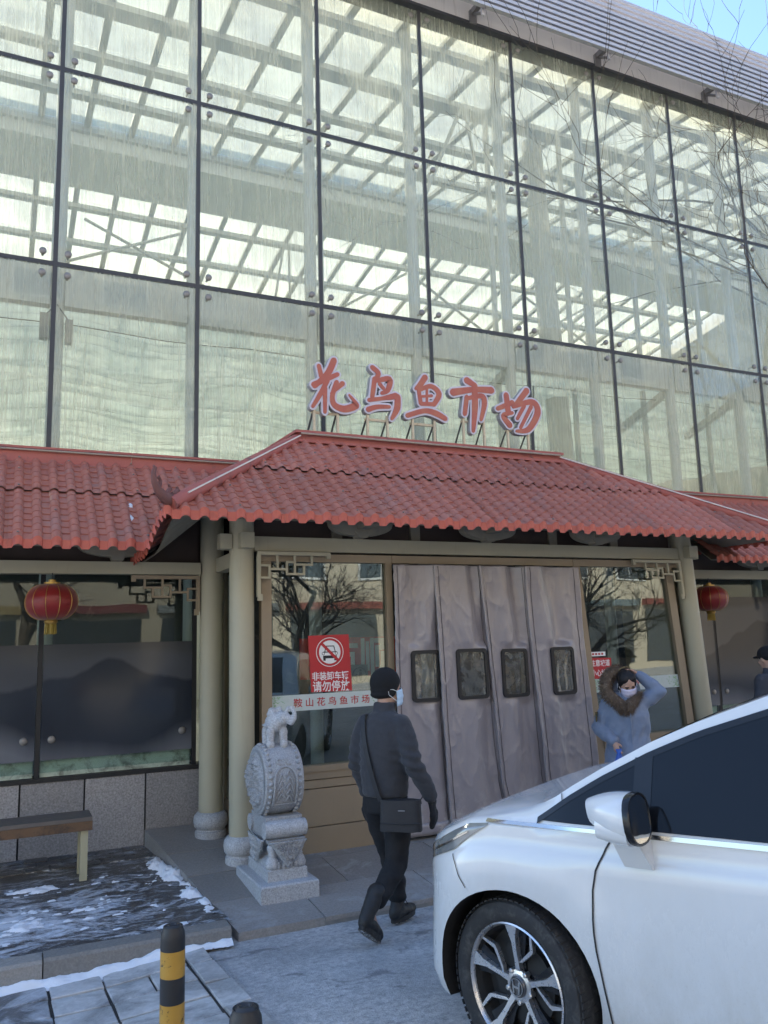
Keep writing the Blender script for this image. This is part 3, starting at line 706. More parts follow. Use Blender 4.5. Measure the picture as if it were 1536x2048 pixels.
    for q in ([(0.10, 0.09, 0.018), (0.085, 0.135, 0.014), (0.105, 0.165, 0.011), (0.122, 0.15, 0.006)], [(0.02, 0.05, 0.02), (-0.03, 0.10, 0.016), (-0.01, 0.125, 0.008)], [(-0.06, 0.055, 0.022), (-0.12, 0.10, 0.018), (-0.11, 0.125, 0.008)]):
        mb = MB(); mb.tube([c+d*a+Vector((0, 0, h)) for a, h, r in q], [r for a, h, r in q], 8); obj('scroll', mb, M['finial'], fin, smooth=True)
    # screws with pale caps
    sm = MB(); sm.ball((0, 0, 0.003), (0.010, 0.010, 0.007), 8, 5); sme = finish(sm.mesh('screw_cap'), True); sme.materials.append(M['bolt'])
    N = Vector((1, 0, 0)).cross(U)
    for k in range(7):
        for w in range(NWAVE):
            for t in (0.05, 0.42, 0.93, 1.25):
                P = Vector((0.99+SHW*k+(w+0.5)*PITCHW, EY, EZ))+U*t+N*(0.046+(0.014 if t > 0.87 else 0))
                if (P-cl[0]).dot(nl) < -0.1 and (P-cr[0]).dot(nr) < -0.1 and (w in (0, 4) and random.random() < 0.62): inst('screw_cap', sme, P, roof)
    # eave boards seen from below
    for k in range(42):                                # boards run up the slope
        x0 = XA+0.12+0.155*k
        if x0+0.15 > XB-0.1: break
        f = min(1.0, (x0-XA+0.02)/0.85, (XB-x0)/0.85); P = [Vector((x, EY+0.07, EZ-0.034))+U*t+Vector((0, 0, dz)) for dz in (0, 0.014) for t in (0.0, 1.05*f) for x in (x0, x0+0.148)]
        mb = MB(); mb.hexa(P); obj('soffit_board', mb, M['greybeige'], porch)
    for k in range(12):
        y0 = EY+0.12+0.155*k; f = min(1.0, (y0-EY+0.02)/0.85)
        P = [Vector((XA+0.07, y, EZ-0.034-0.20*sst(6.05, 7.0, y)*(1-0.9*t)))+UL*t+Vector((0, 0, dz)) for dz in (0, 0.014) for t in (0.0, 0.98*f) for y in (y0, y0+0.148)]
        mb = MB(); mb.hexa(P); obj('soffit_board', mb, M['greybeige'], porch)
porch_roof()

# column: cream shaft on a drum-shaped stone foot
M['stone'] = stonepave('speckled_grey_granite', (0.17, 0.172, 0.18), (0.60, 0.61, 0.63), (0.5, 0.9), (0.30, 0.29, 0.28), 0.6, 1.5)
def column(base, top, r, zb, parent, shade=None):
    mb = MB(); b, t = Vector(base), Vector(top); mb.tube([b+(t-b)*k/6 for k in range(7)], r, 24)
    c = obj('column', mb, M['cream'], parent, smooth=True)
    f = MB(); x, y = base[0]-(top[0]-base[0])*0.03, base[1]
    z = zb; k = r/0.105
    f.lathe([(0.125*k, z-0.06), (0.135*k, z+0.0), (0.135*k, z+0.055), (0.122*k, z+0.062), (0.122*k, z+0.075), (0.142*k, z+0.095), (0.150*k, z+0.14), (0.143*k, z+0.185), (0.118*k, z+0.215), (0.10*k, z+0.22)], (x, y, 0), 24)
    obj('stone_foot', f, M['stone'], c, smooth=True); return c

def bar_poly(mb, segs, fn, w=0.011, d0=-0.012, d1=0.012):
    for (a, b) in segs:
        x0, x1 = min(a[0], b[0])-w, max(a[0], b[0])+w; z0, z1 = min(a[1], b[1])-w, max(a[1], b[1])+w
        e = random.uniform(-0.0012, 0.0012)
        P = [fn(x, d, z) for z in (z0, z1) for d in (d0+e, d1+e) for x in (x0, x1)]; mb.hexa(P)
def lattice(parent, x0, z1, y, sx, mat, leg=0.36, wid=0.62, lean=False):
    """fret bracket in a corner under the beam: top rail, side rail and meandering bars"""
    fn = (lambda a, d, b: LN(x0+sx*a, y+d, z1-b)) if lean else (lambda a, d, b: (x0+sx*a, y+d, z1-b))
    mb = MB(); segs = [((0, 0.0), (wid, 0.0)), ((0.0, 0.0), (0.0, leg))]
    bar_poly(mb, segs, fn, 0.016, -0.018, 0.018)
    # curled ends
    for e in ((wid+0.02, 0.012), (0.012, leg+0.02)):
        P = [fn(e[0]+da, d, e[1]+db) for db in (-0.028, 0.028) for d in (-0.015, 0.015) for da in (-0.02, 0.02)]; mb.hexa(P)
    o = obj('lattice', mb, mat, parent)
    u = 0.105
    inner = [((0, u), (0.9*u, u)), ((0.9*u, u), (0.9*u, 2*u)), ((0, 2*u), (0.9*u, 2*u)), ((u*1.6, 0), (u*1.6, u*1.3)), ((0.9*u, u*1.3), (2.4*u, u*1.3)), ((2.4*u, u*0.7), (2.4*u, u*1.7)), ((2.4*u, u*0.7), (3.1*u, u*0.7)), ((3.1*u, 0), (3.1*u, 1.7*u)), ((2.4*u, 1.7*u), (3.9*u, 1.7*u)), ((3.1*u, u*0.9), (4.6*u, u*0.9)), ((3.9*u, u*0.9), (3.9*u, u*1.7)), ((4.6*u, 0), (4.6*u, u*0.9))]
    for sg in inner:
        m2 = MB(); bar_poly(m2, [sg], fn, 0.0095, -0.010, 0.010); obj('bar', m2, mat, o)
def cloud_bracket(parent, x, y, zbeam, ztop, mat, k=1.0):
    mb = MB(); poly = [(-0.30*k, ztop), (0.30*k, ztop)]
    poly = [(0.34*k*cos(a), ztop-0.16*max(0, sin(a))**0.55) for a in [pi*i/20 for i in range(21)]]
    mb.prism(poly, lambda a, b, d: (x+a, y+d, b), -0.05, 0.05); o = obj('cloud_bracket', mb, mat, parent)
    b2 = MB(); b2.hexa([(x+sx*w, y+sy, z) for z, w in ((zbeam+0.001, 0.045), (ztop-0.12, 0.075)) for sy in (-0.06, 0.06) for sx in (-1, 1)]); obj('block', b2, mat, o)

def porch_body():
    C = M['cream']; B = M['beige']; G = M['greybeige']
    column((1.85, 6.82, rampz(6.82)), (1.85, 6.82, 3.05), 0.105, rampz(6.82), porch)
    column((1.775, 7.60, rampz(7.6)), (1.775, 7.60, 3.2), 0.108, rampz(7.6), porch)
    xb = 6.93+0.061*(2.6-0.15)
    column((xb, 6.82, rampz(6.82)), (6.905, 6.82, 3.05), 0.105, rampz(6.82), porch)
    column((7.15, 7.60, rampz(7.6)), (7.0, 7.60, 3.2), 0.105, rampz(7.6), porch)
    for x, y in ((1.85, 6.82), (6.905, 6.82)):        # beam heads poking through the columns
        mb = MB(); mb.box(x-0.06, x+0.06, y-0.19, y-0.1, 2.70, 2.83); obj('beam_head', mb, C, porch)
        mb = MB(); sx = -1 if x < 4 else 1; mb.box(x+sx*0.10, x+sx*0.20, y-0.06, y+0.06, 2.70, 2.83); obj('beam_head', mb, C, porch)
    mb = MB(); mb.box(1.95, 6.81, 6.765, 6.875, 2.690, 2.815); obj('beam', mb, C, porch)
    mb = MB(); mb.hexa([(x, y, z) for z in (2.56, 2.69) for y in (6.92, 7.5) for x in (1.79, 1.89)]); obj('beam', mb, C, porch)
    mb = MB(); mb.hexa([(x, y, z) for z in (2.56, 2.69) for y in (6.92, 7.5) for x in (6.88, 6.98)]); obj('beam', mb, C, porch)
    for i in range(6):                                # dark boards between beam and roof
        a = 1.95+0.81*i; mb = MB(); mb.box(a+0.004, a+0.805, 6.90, 6.93, 2.80, 3.25); obj('frieze_board', mb, M['darkwood'], porch)
        if i: 
            mb = MB(); mb.box(a-0.05, a+0.05, 6.87, 6.90, 2.816, 3.2); obj('frieze_stile', mb, M['greybeige'], porch)
    for x in (2.92, 4.28, 5.61): cloud_bracket(porch, x, 6.70, 2.816, 2.99, M['greybeige'], 0.9)
    for x in (2.92, 4.28, 5.61):
        mb = MB(); mb.box(x-0.05, x+0.05, 6.15, 6.95, 2.89, 2.94); obj('eave_arm', mb, G, porch)
    # front frames (jambs, head)
    def jamb(x0, x1, z0=0.12, z1=2.60, y0=6.79, y1=6.87, name='jamb'):
        mb = MB(); mb.hexa([LN(x, y, z) for z in (z0, z1) for y in (y0, y1) for x in (x0, x1)]); obj(name, mb, B, porch)
    jamb(2.015, 2.105); jamb(3.205, 3.268); jamb(5.36, 5.45); jamb(6.62, 6.72)
    mb = MB(); mb.hexa([LN(x, y, z) for z in (2.601, 2.672) for y in (6.785, 6.875) for x in (2.0, 3.266)]); obj('head_rail', mb, B, porch)
    mb = MB(); mb.hexa([LN(x, y, z) for z in (2.601, 2.672) for y in (6.785, 6.875) for x in (3.272, 5.36)]); obj('head_rail', mb, B, porch)
    mb = MB(); mb.hexa([LN(x, y, z) for z in (2.601, 2.672) for y in (6.785, 6.875) for x in (5.366, 6.80)]); obj('head_rail', mb, B, porch)
    for x0, x1 in ((2.105, 3.205), (5.45, 6.62)):
        mb = MB(); mb.hexa([LN(x, y, z) for z in (0.80, 0.85) for y in (6.765, 6.875) for x in (x0, x1)]); obj('window_sill', mb, B, porch)
        mb = MB(); mb.hexa([LN(x, y, z) for z in (0.85, 2.60) for y in (6.83, 6.84) for x in (x0, x1)]); obj('glass_pane', mb, M['shopglass'], porch)
        zs = [0.06, 0.345, 0.352, 0.655, 0.664, 0.730, 0.738, 0.799]; ys = [6.775, 6.79, 6.785, 6.775]
        for k in range(4):
            mb = MB(); mb.hexa([LN(x, y, z) for z in (zs[2*k], zs[2*k+1]) for y in (ys[k], 6.86) for x in (x0+0.001, x1-0.001)]); obj('lower_board', mb, B, porch)
    # glazed left cheek between the columns
    mb = MB(); mb.box(1.93, 1.97, 6.92, 7.0, 0.15, 2.6); obj('side_jamb', mb, B, porch)
    mb = MB(); mb.box(1.93, 1.97, 7.72, 7.8, 0.2, 2.6); obj('side_jamb', mb, B, porch)
    mb = MB(); mb.box(1.945, 1.955, 7.0, 7.72, 0.5, 2.6); obj('glass_pane', mb, M['shopglass'], porch)
    mb = MB(); mb.box(1.935, 1.965, 7.0, 7.72, 0.18, 0.5); obj('lower_board', mb, B, porch)
    mb = MB(); mb.box(6.95, 6.99, 6.95, 7.9, 0.15, 2.6); obj('side_panel', mb, B, porch)
    mb = MB(); mb.box(1.98, 6.94, 6.9, 7.98, 2.76, 2.79); obj('ceiling', mb, M['darkwood'], porch)
    mb = MB(); mb.box(1.58, 2.06, 7.76, 7.79, 2.56, 3.30); obj('frieze_board', mb, M['darkwood'], porch)
    lattice(porch, 1.975, 2.665, 6.735, 1, M['cream']); lattice(porch, 6.775, 2.66, 6.735, -1, M['cream'], lean=True)
porch_body()

def canopy(name, label, xa, xb, cuts=()):
    """low tiled roof along the foot of the hall"""
    cn = thing(name, label, 'canopy', ((xa+xb)/2, 7.5, 2.6)); ey, ez, ty, tz = 6.80, 2.735, 8.0, 3.62
    U = Vector((0, ty-ey, tz-ez)); L = U.length; U.normalize()
    xe = xb if xa > 4 else 1.08
    mb = MB(); mb.quad((xa, ey+0.06, ez-0.02), (xe, ey+0.06, ez-0.02), (xb, ty, tz-0.03), (xa, ty, tz-0.03)); rf = obj('roof', mb, M['greybeige'], cn)
    nsh = int(math.ceil((xb-xa)/SHW-1e-3)); LAP = 0.83
    for r, (t0, n) in enumerate([(0.0, LAP+0.03), (LAP, L-LAP)]):
        for k in range(nsh): tile_sheet(Vector((xa+(SHW+0.0006)*k, ey, ez))+U*t0, (1, 0, 0), U, n, lift=0.014*r+0.004*(k % 2), lip=(r == 0), clips=cuts, parent=rf)
    for k in range(int((xb-xa)/2)+1):
        a = xa+2.0*k; b = min(xb, a+1.995)
        mb = MB(); mb.box(a, b, 7.93, 7.955, tz-0.02, tz+0.10); mb.box(a, b, 7.90, 8.035, tz+0.101, tz+0.122); obj('flashing', mb, M['ridge'], rf)
    mb = MB(); mb.tube([(xa, 7.905, tz+0.088), (xb, 7.905, tz+0.088)], 0.009, 6); obj('rope_light', mb, plain('dusty_rope_light', (0.36, 0.30, 0.24), 0.6, var=0.4, scale=60), rf)
    sm = MB(); sm.ball((0, 0, 0.003), (0.010, 0.010, 0.007), 8, 5); sme = finish(sm.mesh('screw_cap'), True); sme.materials.append(M['bolt'])
    N = Vector((1, 0, 0)).cross(U)
    for k in range(nsh):
        for w, t in ((0, 0.05), (0, 0.86), (2, 0.45), (3, 0.86), (3, 1.2), (0, 1.2), (3, 1.42), (0, 1.44)):
            if random.random() < 0.85: inst('screw_cap', sme, Vector((xa+SHW*k+(w+0.5)*PITCHW, ey, ez))+U*t+N*(0.046+(0.014 if t > 0.83 else 0)), rf)
    mb = MB(); mb.box(xa, xb, 7.545, 7.655, 2.545, 2.655) if xa > 4 else mb.box(xa, 1.66, 7.545, 7.655, 2.545, 2.655); obj('beam', mb, M['cream'], cn)
    mb = MB(); mb.box(xa, xb if xa > 4 else 1.66, 7.70, 7.73, 2.66, 3.1); obj('frieze', mb, M['darkwood'], cn)
    xs = (0.905, -0.5) if xa < 0 else (8.9, 10.3)
    for x in xs: cloud_bracket(cn, x, 7.5, 2.656, 2.85, M['greybeige'])
    for x in (xs[0]-0.02, xs[1]):
        mb = MB(); mb.box(x-0.045, x+0.045, 6.95, 7.7, 2.80, 2.84); obj('eave_arm', mb, M['greybeige'], cn)
    k = 0
    while xa+0.155*k < xe-0.15:
        P = [Vector((x, ey+0.07, ez-0.034))+U*t+Vector((0, 0, dz)) for dz in (0, 0.014) for t in (0.0, 1.1) for x in (xa+0.155*k, xa+0.155*k+0.148)]
        mb = MB(); mb.hexa(P); obj('soffit_board', mb, M['greybeige'], cn); k += 1
    lattice(cn, 1.64 if xa < 0 else 9.98, 2.52, 7.58, -1 if xa < 0 else 1, M['beige'], leg=0.30, wid=0.56)
    return cn
canopy('side_canopy', 'low red tiled canopy left of the porch, with snow lying in its corner', 0.012-3*SHW, 0.012+2.15*SHW, ((Vector((XA+0.03, 7, EZ-0.16)), Vector((RZ-EZ+0.16, 0, -(RXA-XA)))),))
canopy('side_canopy', 'low red tiled canopy at the right edge beyond the porch', 7.42, 7.42+5*SHW)

def roof_snow():
    mb = MB(); U = Vector((0, 1.2, 0.885)).normalized(); N = Vector((1, 0, 0)).cross(U)
    for cx, cyy, sx, sy in ((0.955, 0.42, 0.035, 0.085), (0.985, 0.66, 0.022, 0.04)):
        P = Vector((cx, 6.80, 2.735))+U*cyy+N*0.004
        mb.grid(lambda u, v: P+Vector((1, 0, 0))*(u-0.5)*2*sx*(1+0.3*fbm((u*3, v*3, cx), 3))+U*(v-0.5)*2*sy+N*(0.022*max(0, 1-((2*u-1)**2+(2*v-1)**2))**0.5+0.006*fbm((u*7, v*7, 2), 3)-0.006), 10, 14)
    o = obj('roof_snow', mb, M['snow'], smooth=True, angle=None); tag(o, 'small patch of snow in the corner of the left canopy', 'snow'); o['kind'] = 'stuff'
roof_snow()
# ------------------------------------------------------------------ curtains in the doorway
def curtain_mat():
    t = NT('mauve_grey_satin_quilt'); v = t.co((1, 1, 1))
    n1 = t.noise(t.co((3, 1, 1)), 1.3, 6, 0.65); n2 = t.noise(v, 5, 5, 0.7)
    c = t.mix(n1, (0.235, 0.208, 0.215), (0.305, 0.27, 0.28))
    sp = t.n('SeparateXYZ'); tc = t.n('TexCoord'); t.l(tc.outputs['Object'], sp.inputs[0])
    low = t.math('MULTIPLY', t.ramp(sp.outputs[2], [(0.18, 1.0), (0.55, 0.0)]), t.ramp(n2, [(0.48, 0.0), (0.62, 1.0)]))
    c = t.mix(low, c, (0.50, 0.47, 0.46))                      # salt marks near the hem
    b = t.bsdf(c, 0.33, 0, 0.9); b.inputs['Sheen Weight'].default_value = 0.3
    w = t.noise(t.co((1.6, 1, 1.0)), 3.2, 5, 0.55, 1.0); w2 = t.noise(t.co((1, 1, 1.8)), 14, 4, 0.6, 0.3); t.l(t.bump(w2, 0.15, 0.02), b.inputs['Normal']); return t.done(b)
M['curtain'] = curtain_mat()
M['stitch'] = plain('dark_seam', (0.10, 0.085, 0.09), 0.7, var=0.2)
M['clearvinyl'] = glass('wavy_clear_vinyl', (0.80, 0.78, 0.72), 0.12, 0.36, (0.55, 0.48, 0.38), streak=False)
M['blackframe'] = plain('black_window_surround', (0.022, 0.021, 0.021), 0.5, var=0.2, scale=30)
def curtains():
    TOP, MID, BOT = [3.278, 3.668, 4.195, 4.712, 5.345], [3.272, 3.745, 4.345, 4.83, 5.455], [3.27, 3.77, 4.42, 4.88, 5.53]
    wins = [(3.425, 3.685, 1.345, 1.775), (3.885, 4.185, 1.345, 1.775), (4.40, 4.665, 1.335, 1.76), (4.962, 5.205, 1.33, 1.762)]
    labs = ['leftmost grey quilted door curtain, beside the glass with posters', 'second grey quilted door curtain from the left, broad vinyl window', 'third grey quilted door curtain from the left, deep fold at its edge', 'rightmost grey quilted door curtain, beside the tan jamb']
    def edge(i, z): return interp(z, [(0.17, BOT[i]), (0.56, MID[i]), (2.58, TOP[i])])
    for k in range(4):
        cu = thing('door_curtain', labs[k], 'curtain', ((TOP[k]+TOP[k+1])/2, 6.76, 0.17), group='quilted curtains in the doorway')
        wx0, wx1, wz0, wz1 = wins[k]
        def P(u, z, front=True, k=k):
            x = lerp(edge(k, z)-0.02, edge(k+1, z)+0.03, u)
            fold = 0.030*sin(u*pi*(1.1+0.25*(k % 2))+0.5*k)+0.026*sin(u*(9.5+k)+1.7*k+0.9*sin(z*1.3+k))*(0.35+0.65*sst(0.4, 2.4, z))+0.020*fbm((x*4, z*0.8, k), 3)
            r1 = 1-abs(fbm((x*3.6+z*1.1, z*2.0-x*0.8, k+2), 3))*2.2; r2 = 1-abs(fbm((x*9-z*2.0, z*3.4+x*2, k+8), 2))*2.4
            fold += 0.008*max(0, r1)**3+0.0035*max(0, r2)**3
            wm = sst(0.10, 0.01, max(wx0-x, x-wx1))*sst(0.10, 0.01, max(wz0-z, z-wz1))
            fold = lerp(fold, 0.02, wm)
            pin = 0.06*sst(1.85, 2.5, z)*(exp(-((u-0.93)/0.10)**2)-0.5*exp(-((u-0.75)/0.12)**2))*(0.7+0.4*sin(k*2.1))
            edgeb = 0.020*exp(-(u/0.05)**2)+0.016*exp(-((1-u)/0.06)**2)
            return Vector((x, 6.755-0.010*k % 0.02-fold-pin-edgeb-(0.018 if k % 2 else 0), z))
        mb = MB(); NX, NZ = 56, 170; bz = 0.17+0.012*(k % 3)
        ids = {}
        for j in range(NZ+1):
            for i in range(NX+1): ids[(i, j)] = len(mb.v); mb.v.append(tuple(P(i/NX, lerp(bz, 2.585, j/NZ))))
        # hole for the window: skip faces inside, border bent straight by the black surround laid over
        for j in range(NZ):
            for i in range(NX):
                c = P((i+0.5)/NX, lerp(bz, 2.585, (j+0.5)/NZ))
                if wx0+0.012 < c.x < wx1-0.012 and wz0+0.012 < c.z < wz1-0.012: continue
                mb.face((ids[(i, j)], ids[(i+1, j)], ids[(i+1, j+1)], ids[(i, j+1)]))
        pan = obj('quilted_panel', mb, M['curtain'], cu, smooth=True, angle=None)
        m = pan.modifiers.new('thickness', 'SOLIDIFY'); m.thickness = 0.02; m.offset = 1
        # surround
        yy = min(P((x-edge(k, 1.5))/(edge(k+1, 1.5)-edge(k, 1.5)), z).y for x in (wx0, wx1) for z in (wz0, 1.55, wz1))-0.016
        def rr(x0, x1, z0, z1, r, n=5): return [(cx+r*cos(a), cz+r*sin(a)) for cx, cz, a0 in ((x1-r, z1-r, 0), (x0+r, z1-r, pi/2), (x0+r, z0+r, pi), (x1-r, z0+r, 1.5*pi)) for a in [a0+pi/2*q/n for q in range(n+1)]]
        tl = [0, 0.02, 0.015, 0.035][k]
        def S(x, z): return x+tl*(1.76-z)
        o_, i_ = rr(wx0-0.018, wx1+0.018, wz0-0.018, wz1+0.018, 0.04), rr(wx0+0.014, wx1-0.014, wz0+0.014, wz1-0.014, 0.022)
        fr = MB(); fr.loft([[(S(x, z), yy+d, z) for x, z in q] for q, d in ((o_, 0.02), (o_, -0.004), (i_, -0.004), (i_, 0.02))], cap=False); obj('window_surround', fr, M['blackframe'], cu)
        gp = MB(); gp.grid(lambda u, v: (S(lerp(wx0+0.01, wx1-0.01, u), lerp(wz0+0.01, wz1-0.01, v)), yy+0.010+0.003*fbm((u*5, v*2.2, k*3), 3), lerp(wz0+0.01, wz1-0.01, v)), 14, 24); obj('vinyl_window', gp, M['clearvinyl'], cu, smooth=True, angle=None)
        # seams
        for u in (0.08, 0.9):
            st = MB(); st.tube([P(u, lerp(bz+0.02, 2.57, q/40))+Vector((0, -0.003, 0)) for q in range(41)], 0.0035, 4); obj('seam', st, M['stitch'], cu)
        hm = MB(); hm.grid(lambda u, v: P(u, lerp(bz-0.002, bz+0.10, v))+Vector((0, -0.012, 0)), 20, 3); h = obj('hem', hm, M['curtain'], cu, smooth=True, angle=None); h.modifiers.new('t', 'SOLIDIFY').thickness = 0.008
curtains()

# ------------------------------------------------------------------ writing
def text_mesh(body, size, off=0.0, ext=0.0):
    c = bpy.data.curves.new('lettering', 'FONT'); c.body = body; c.size = size; c.offset = off; c.extrude = ext
    c.align_x = 'CENTER'; c.align_y = 'CENTER'; c.resolution_u = 4
    o = bpy.data.objects.new('lettering', c); COL.objects.link(o); bpy.context.view_layer.update()
    me = bpy.data.meshes.new_from_object(o.evaluated_get(bpy.context.evaluated_depsgraph_get()))
    bpy.data.objects.remove(o); me.materials.clear(); return me
def writing(name, body, size, mat, parent, centre, off=0.0, ext=0.0006, wide=1.0, rotz=0.0, tilt=0.0):
    me = text_mesh(body, size, off, ext)
    if not me.vertices: return None
    xs = [v.co.x for v in me.vertices]; ys = [v.co.y for v in me.vertices]; cx, cyy = (min(xs)+max(xs))/2, (min(ys)+max(ys))/2
    for v in me.vertices: v.co = Vector(((v.co.x-cx)*wide+tilt*(v.co.y-cyy), v.co.z*-1.0, v.co.y-cyy))
    me.materials.append(mat); o = bpy.data.objects.new(name, me); COL.objects.link(o); o.parent = parent
    o.location = Vector(centre)-wloc(parent); o.rotation_euler = (0, rotz, 0); return o

STROKES = {"flower":[[[2.775,4.635,0.045],[2.801,4.524,0.052]],[[2.94,4.71,0.067],[2.866,4.557,0.069],[2.725,4.414,0.051]],[[2.716,4.43,0.058],[2.856,4.502,0.055],[2.978,4.567,0.046]],[[2.865,4.489,0.052],[2.784,4.336,0.051],[2.704,4.202,0.037]],[[2.837,4.409,0.052],[2.833,4.156,0.038]],[[2.965,4.483,0.052],[2.915,4.333,0.052],[2.936,4.242,0.062],[3.036,4.209,0.073],[3.144,4.242,0.077],[3.18,4.269,0.046],[3.098,4.364,0.021]],[[3.029,4.476,0.056],[2.903,4.357,0.031]]],"bird":[[[3.365,4.689,0.054],[3.433,4.627,0.058],[3.379,4.538,0.04]],[[3.389,4.569,0.054],[3.356,4.37,0.05]],[[3.401,4.546,0.043],[3.558,4.581,0.066],[3.535,4.462,0.058],[3.465,4.42,0.04]],[[3.443,4.519,0.044],[3.488,4.472,0.04]],[[3.318,4.332,0.046],[3.467,4.364,0.043],[3.627,4.407,0.073]],[[3.646,4.4,0.07],[3.636,4.276,0.073],[3.572,4.156,0.036]],[[3.306,4.23,0.06],[3.408,4.268,0.05],[3.548,4.281,0.04]]],"fish":[[[3.983,4.652,0.068],[3.921,4.563,0.064],[3.867,4.513,0.041]],[[3.899,4.507,0.045],[3.919,4.357,0.049]],[[3.899,4.498,0.045],[4.048,4.559,0.053],[4.144,4.485,0.065],[4.076,4.359,0.053]],[[3.922,4.352,0.045],[4.07,4.363,0.045]],[[3.935,4.434,0.03],[4.054,4.454,0.034]],[[3.998,4.53,0.03],[3.991,4.364,0.03]],[[3.753,4.208,0.052],[3.958,4.279,0.056],[4.095,4.264,0.068],[4.208,4.215,0.057]]],"market":[[[4.498,4.677,0.079],[4.604,4.626,0.06]],[[4.317,4.521,0.085],[4.576,4.579,0.063],[4.813,4.597,0.081]],[[4.489,4.488,0.055],[4.454,4.292,0.054]],[[4.488,4.469,0.043],[4.677,4.517,0.064],[4.711,4.437,0.068],[4.658,4.247,0.043]],[[4.596,4.629,0.071],[4.587,4.387,0.079],[4.552,4.109,0.043]]],"place":[[[4.882,4.394,0.052],[5.081,4.483,0.065]],[[5.004,4.564,0.069],[5.02,4.364,0.073]],[[5.074,4.364,0.041],[4.952,4.32,0.061],[5.032,4.216,0.073]],[[5.285,4.644,0.075],[5.135,4.47,0.062]],[[5.089,4.437,0.049],[5.348,4.516,0.071],[5.418,4.402,0.084],[5.282,4.194,0.07],[5.115,4.157,0.033]],[[5.238,4.461,0.05],[5.135,4.3,0.041]],[[5.333,4.461,0.05],[5.172,4.2,0.041]]]}
def sign_letters():
    face = plain('faded_orange_red_acrylic', (0.42, 0.105, 0.075), 0.4, var=0.16, scale=3, col2=(0.46, 0.16, 0.09), fac2=(0.45, 0.7), bump=0.02)
    rim = plain('pale_lavender_acrylic', (0.56, 0.53, 0.60), 0.45, var=0.08, scale=4, bump=0.02); side = plain('weathered_letter_side', (0.36, 0.35, 0.37), 0.5, var=0.15, scale=6)
    post = plain('pale_painted_angle_iron', (0.55, 0.47, 0.34), 0.5, 0.2, var=0.2, scale=14, col2=(0.30, 0.20, 0.12))
    names = {'flower': ('leftmost sign character over the porch, the flower character with a hooked tail', [(2.728, 4.19), (2.98, 4.19)]), 'bird': ('second sign character over the porch, the bird character', [(3.31, 4.17), (3.535, 4.17)]), 'fish': ('middle sign character over the porch, the fish character with a long foot', [(3.83, 4.17), (4.09, 4.17)]),
             'market': ('fourth sign character over the porch, with a long central stem', [(4.45, 4.25), (4.71, 4.25)]), 'place': ('rightmost sign character over the porch, nearest the roof corner', [(5.02, 4.2), (5.29, 4.2)])}
    for key, strokes in STROKES.items():
        lab, posts = names[key]; xs = [p[0] for s_ in strokes for p in s_]
        t = thing('sign_character', lab, 'sign letter', (sum(xs)/len(xs), 7.35, RZ+0.11), group='sign characters on the porch ridge')
        def ribbon(mb, pts, grow, yf, yb, mi=(0, 1)):
            # smooth the centreline
            P = [Vector((a, b)) for a, b, w in pts]; Wd = [w for a, b, w in pts]
            Q, R = [], []
            n = len(P)
            for i in range(n-1):
                p0, p1, p2, p3 = P[max(i-1, 0)], P[i], P[i+1], P[min(i+2, n-1)]
                for q in range(6):
                    s_ = q/6; Q.append(0.5*((2*p1)+(-p0+p2)*s_+(2*p0-5*p1+4*p2-p3)*s_*s_+(-p0+3*p1-3*p2+p3)*s_**3)); R.append(lerp(Wd[i], Wd[i+1], s_))
            Q.append(P[-1]); R.append(Wd[-1])
            d0 = (Q[1]-Q[0]).normalized(); d1 = (Q[-1]-Q[-2]).normalized()
            lft, rgt = [], []
            for i, q in enumerate(Q):
                d = (Q[min(i+1, len(Q)-1)]-Q[max(i-1, 0)]).normalized(); nn = Vector((-d.y, d.x)); h = R[i]/2+grow
                lft.append(q+nn*h); rgt.append(q-nn*h)
            def capend(c, d, h): 
                nn = Vector((-d.y, d.x)); return [c+nn*h*cos(a)+d*h*sin(a) for a in (pi*0.2, pi*0.4, pi*0.6, pi*0.8)]
            poly = lft+capend(Q[-1], d1, R[-1]/2*0.9+grow)+rgt[::-1]+[p for p in capend(Q[0], -d0, R[0]/2*0.9+grow)]
            m = len(lft); k0 = len(mb.v); k = len(poly)
            mb.v += [(p.x, yf, p.y) for p in poly]+[(p.x, yb, p.y) for p in poly]
            for i in range(m-1): mb.face((k0+i, k0+i+1, k0+m+4+(m-2-i), k0+m+4+(m-1-i)), mi[0])
            mb.face([k0+m-1]+[k0+m+i for i in range(4)]+[k0+m+4], mi[0]); mb.face([k0+2*m+3]+[k0+2*m+4+i for i in range(4)]+[k0], mi[0])
            for i in range(k): mb.face((k0+i, k0+(i+1) % k, k0+k+(i+1) % k, k0+k+i), mi[1])
        b = MB(); f = MB()
        for i, s_ in enumerate(strokes):
            ribbon(b, s_, 0.019, 7.318-0.0004*i, 7.385+0.0003*i); ribbon(f, s_, -0.001, 7.312-0.0004*i, 7.330, (0, 0))
        obj('letter_body', b, [rim, side], t); obj('letter_face', f, face, t)
        for x, z in posts:
            pm = MB(); pm.box(x-0.012, x+0.012, 7.338, 7.36, RZ+0.10, z+0.02); obj('post', pm, post, t)
            pm = MB(); pm.tube([(x-0.015, 7.62, RZ+0.02), (x-0.01, 7.365, z-0.04)], 0.011, 4); obj('strut', pm, M['seal'], t)
        pm = MB(); z = posts[0][1]-0.012; pm.box(posts[0][0]-0.02, posts[1][0]+0.02, 7.362, 7.382, z-0.03, z-0.005); obj('rail', pm, post, t)
sign_letters()

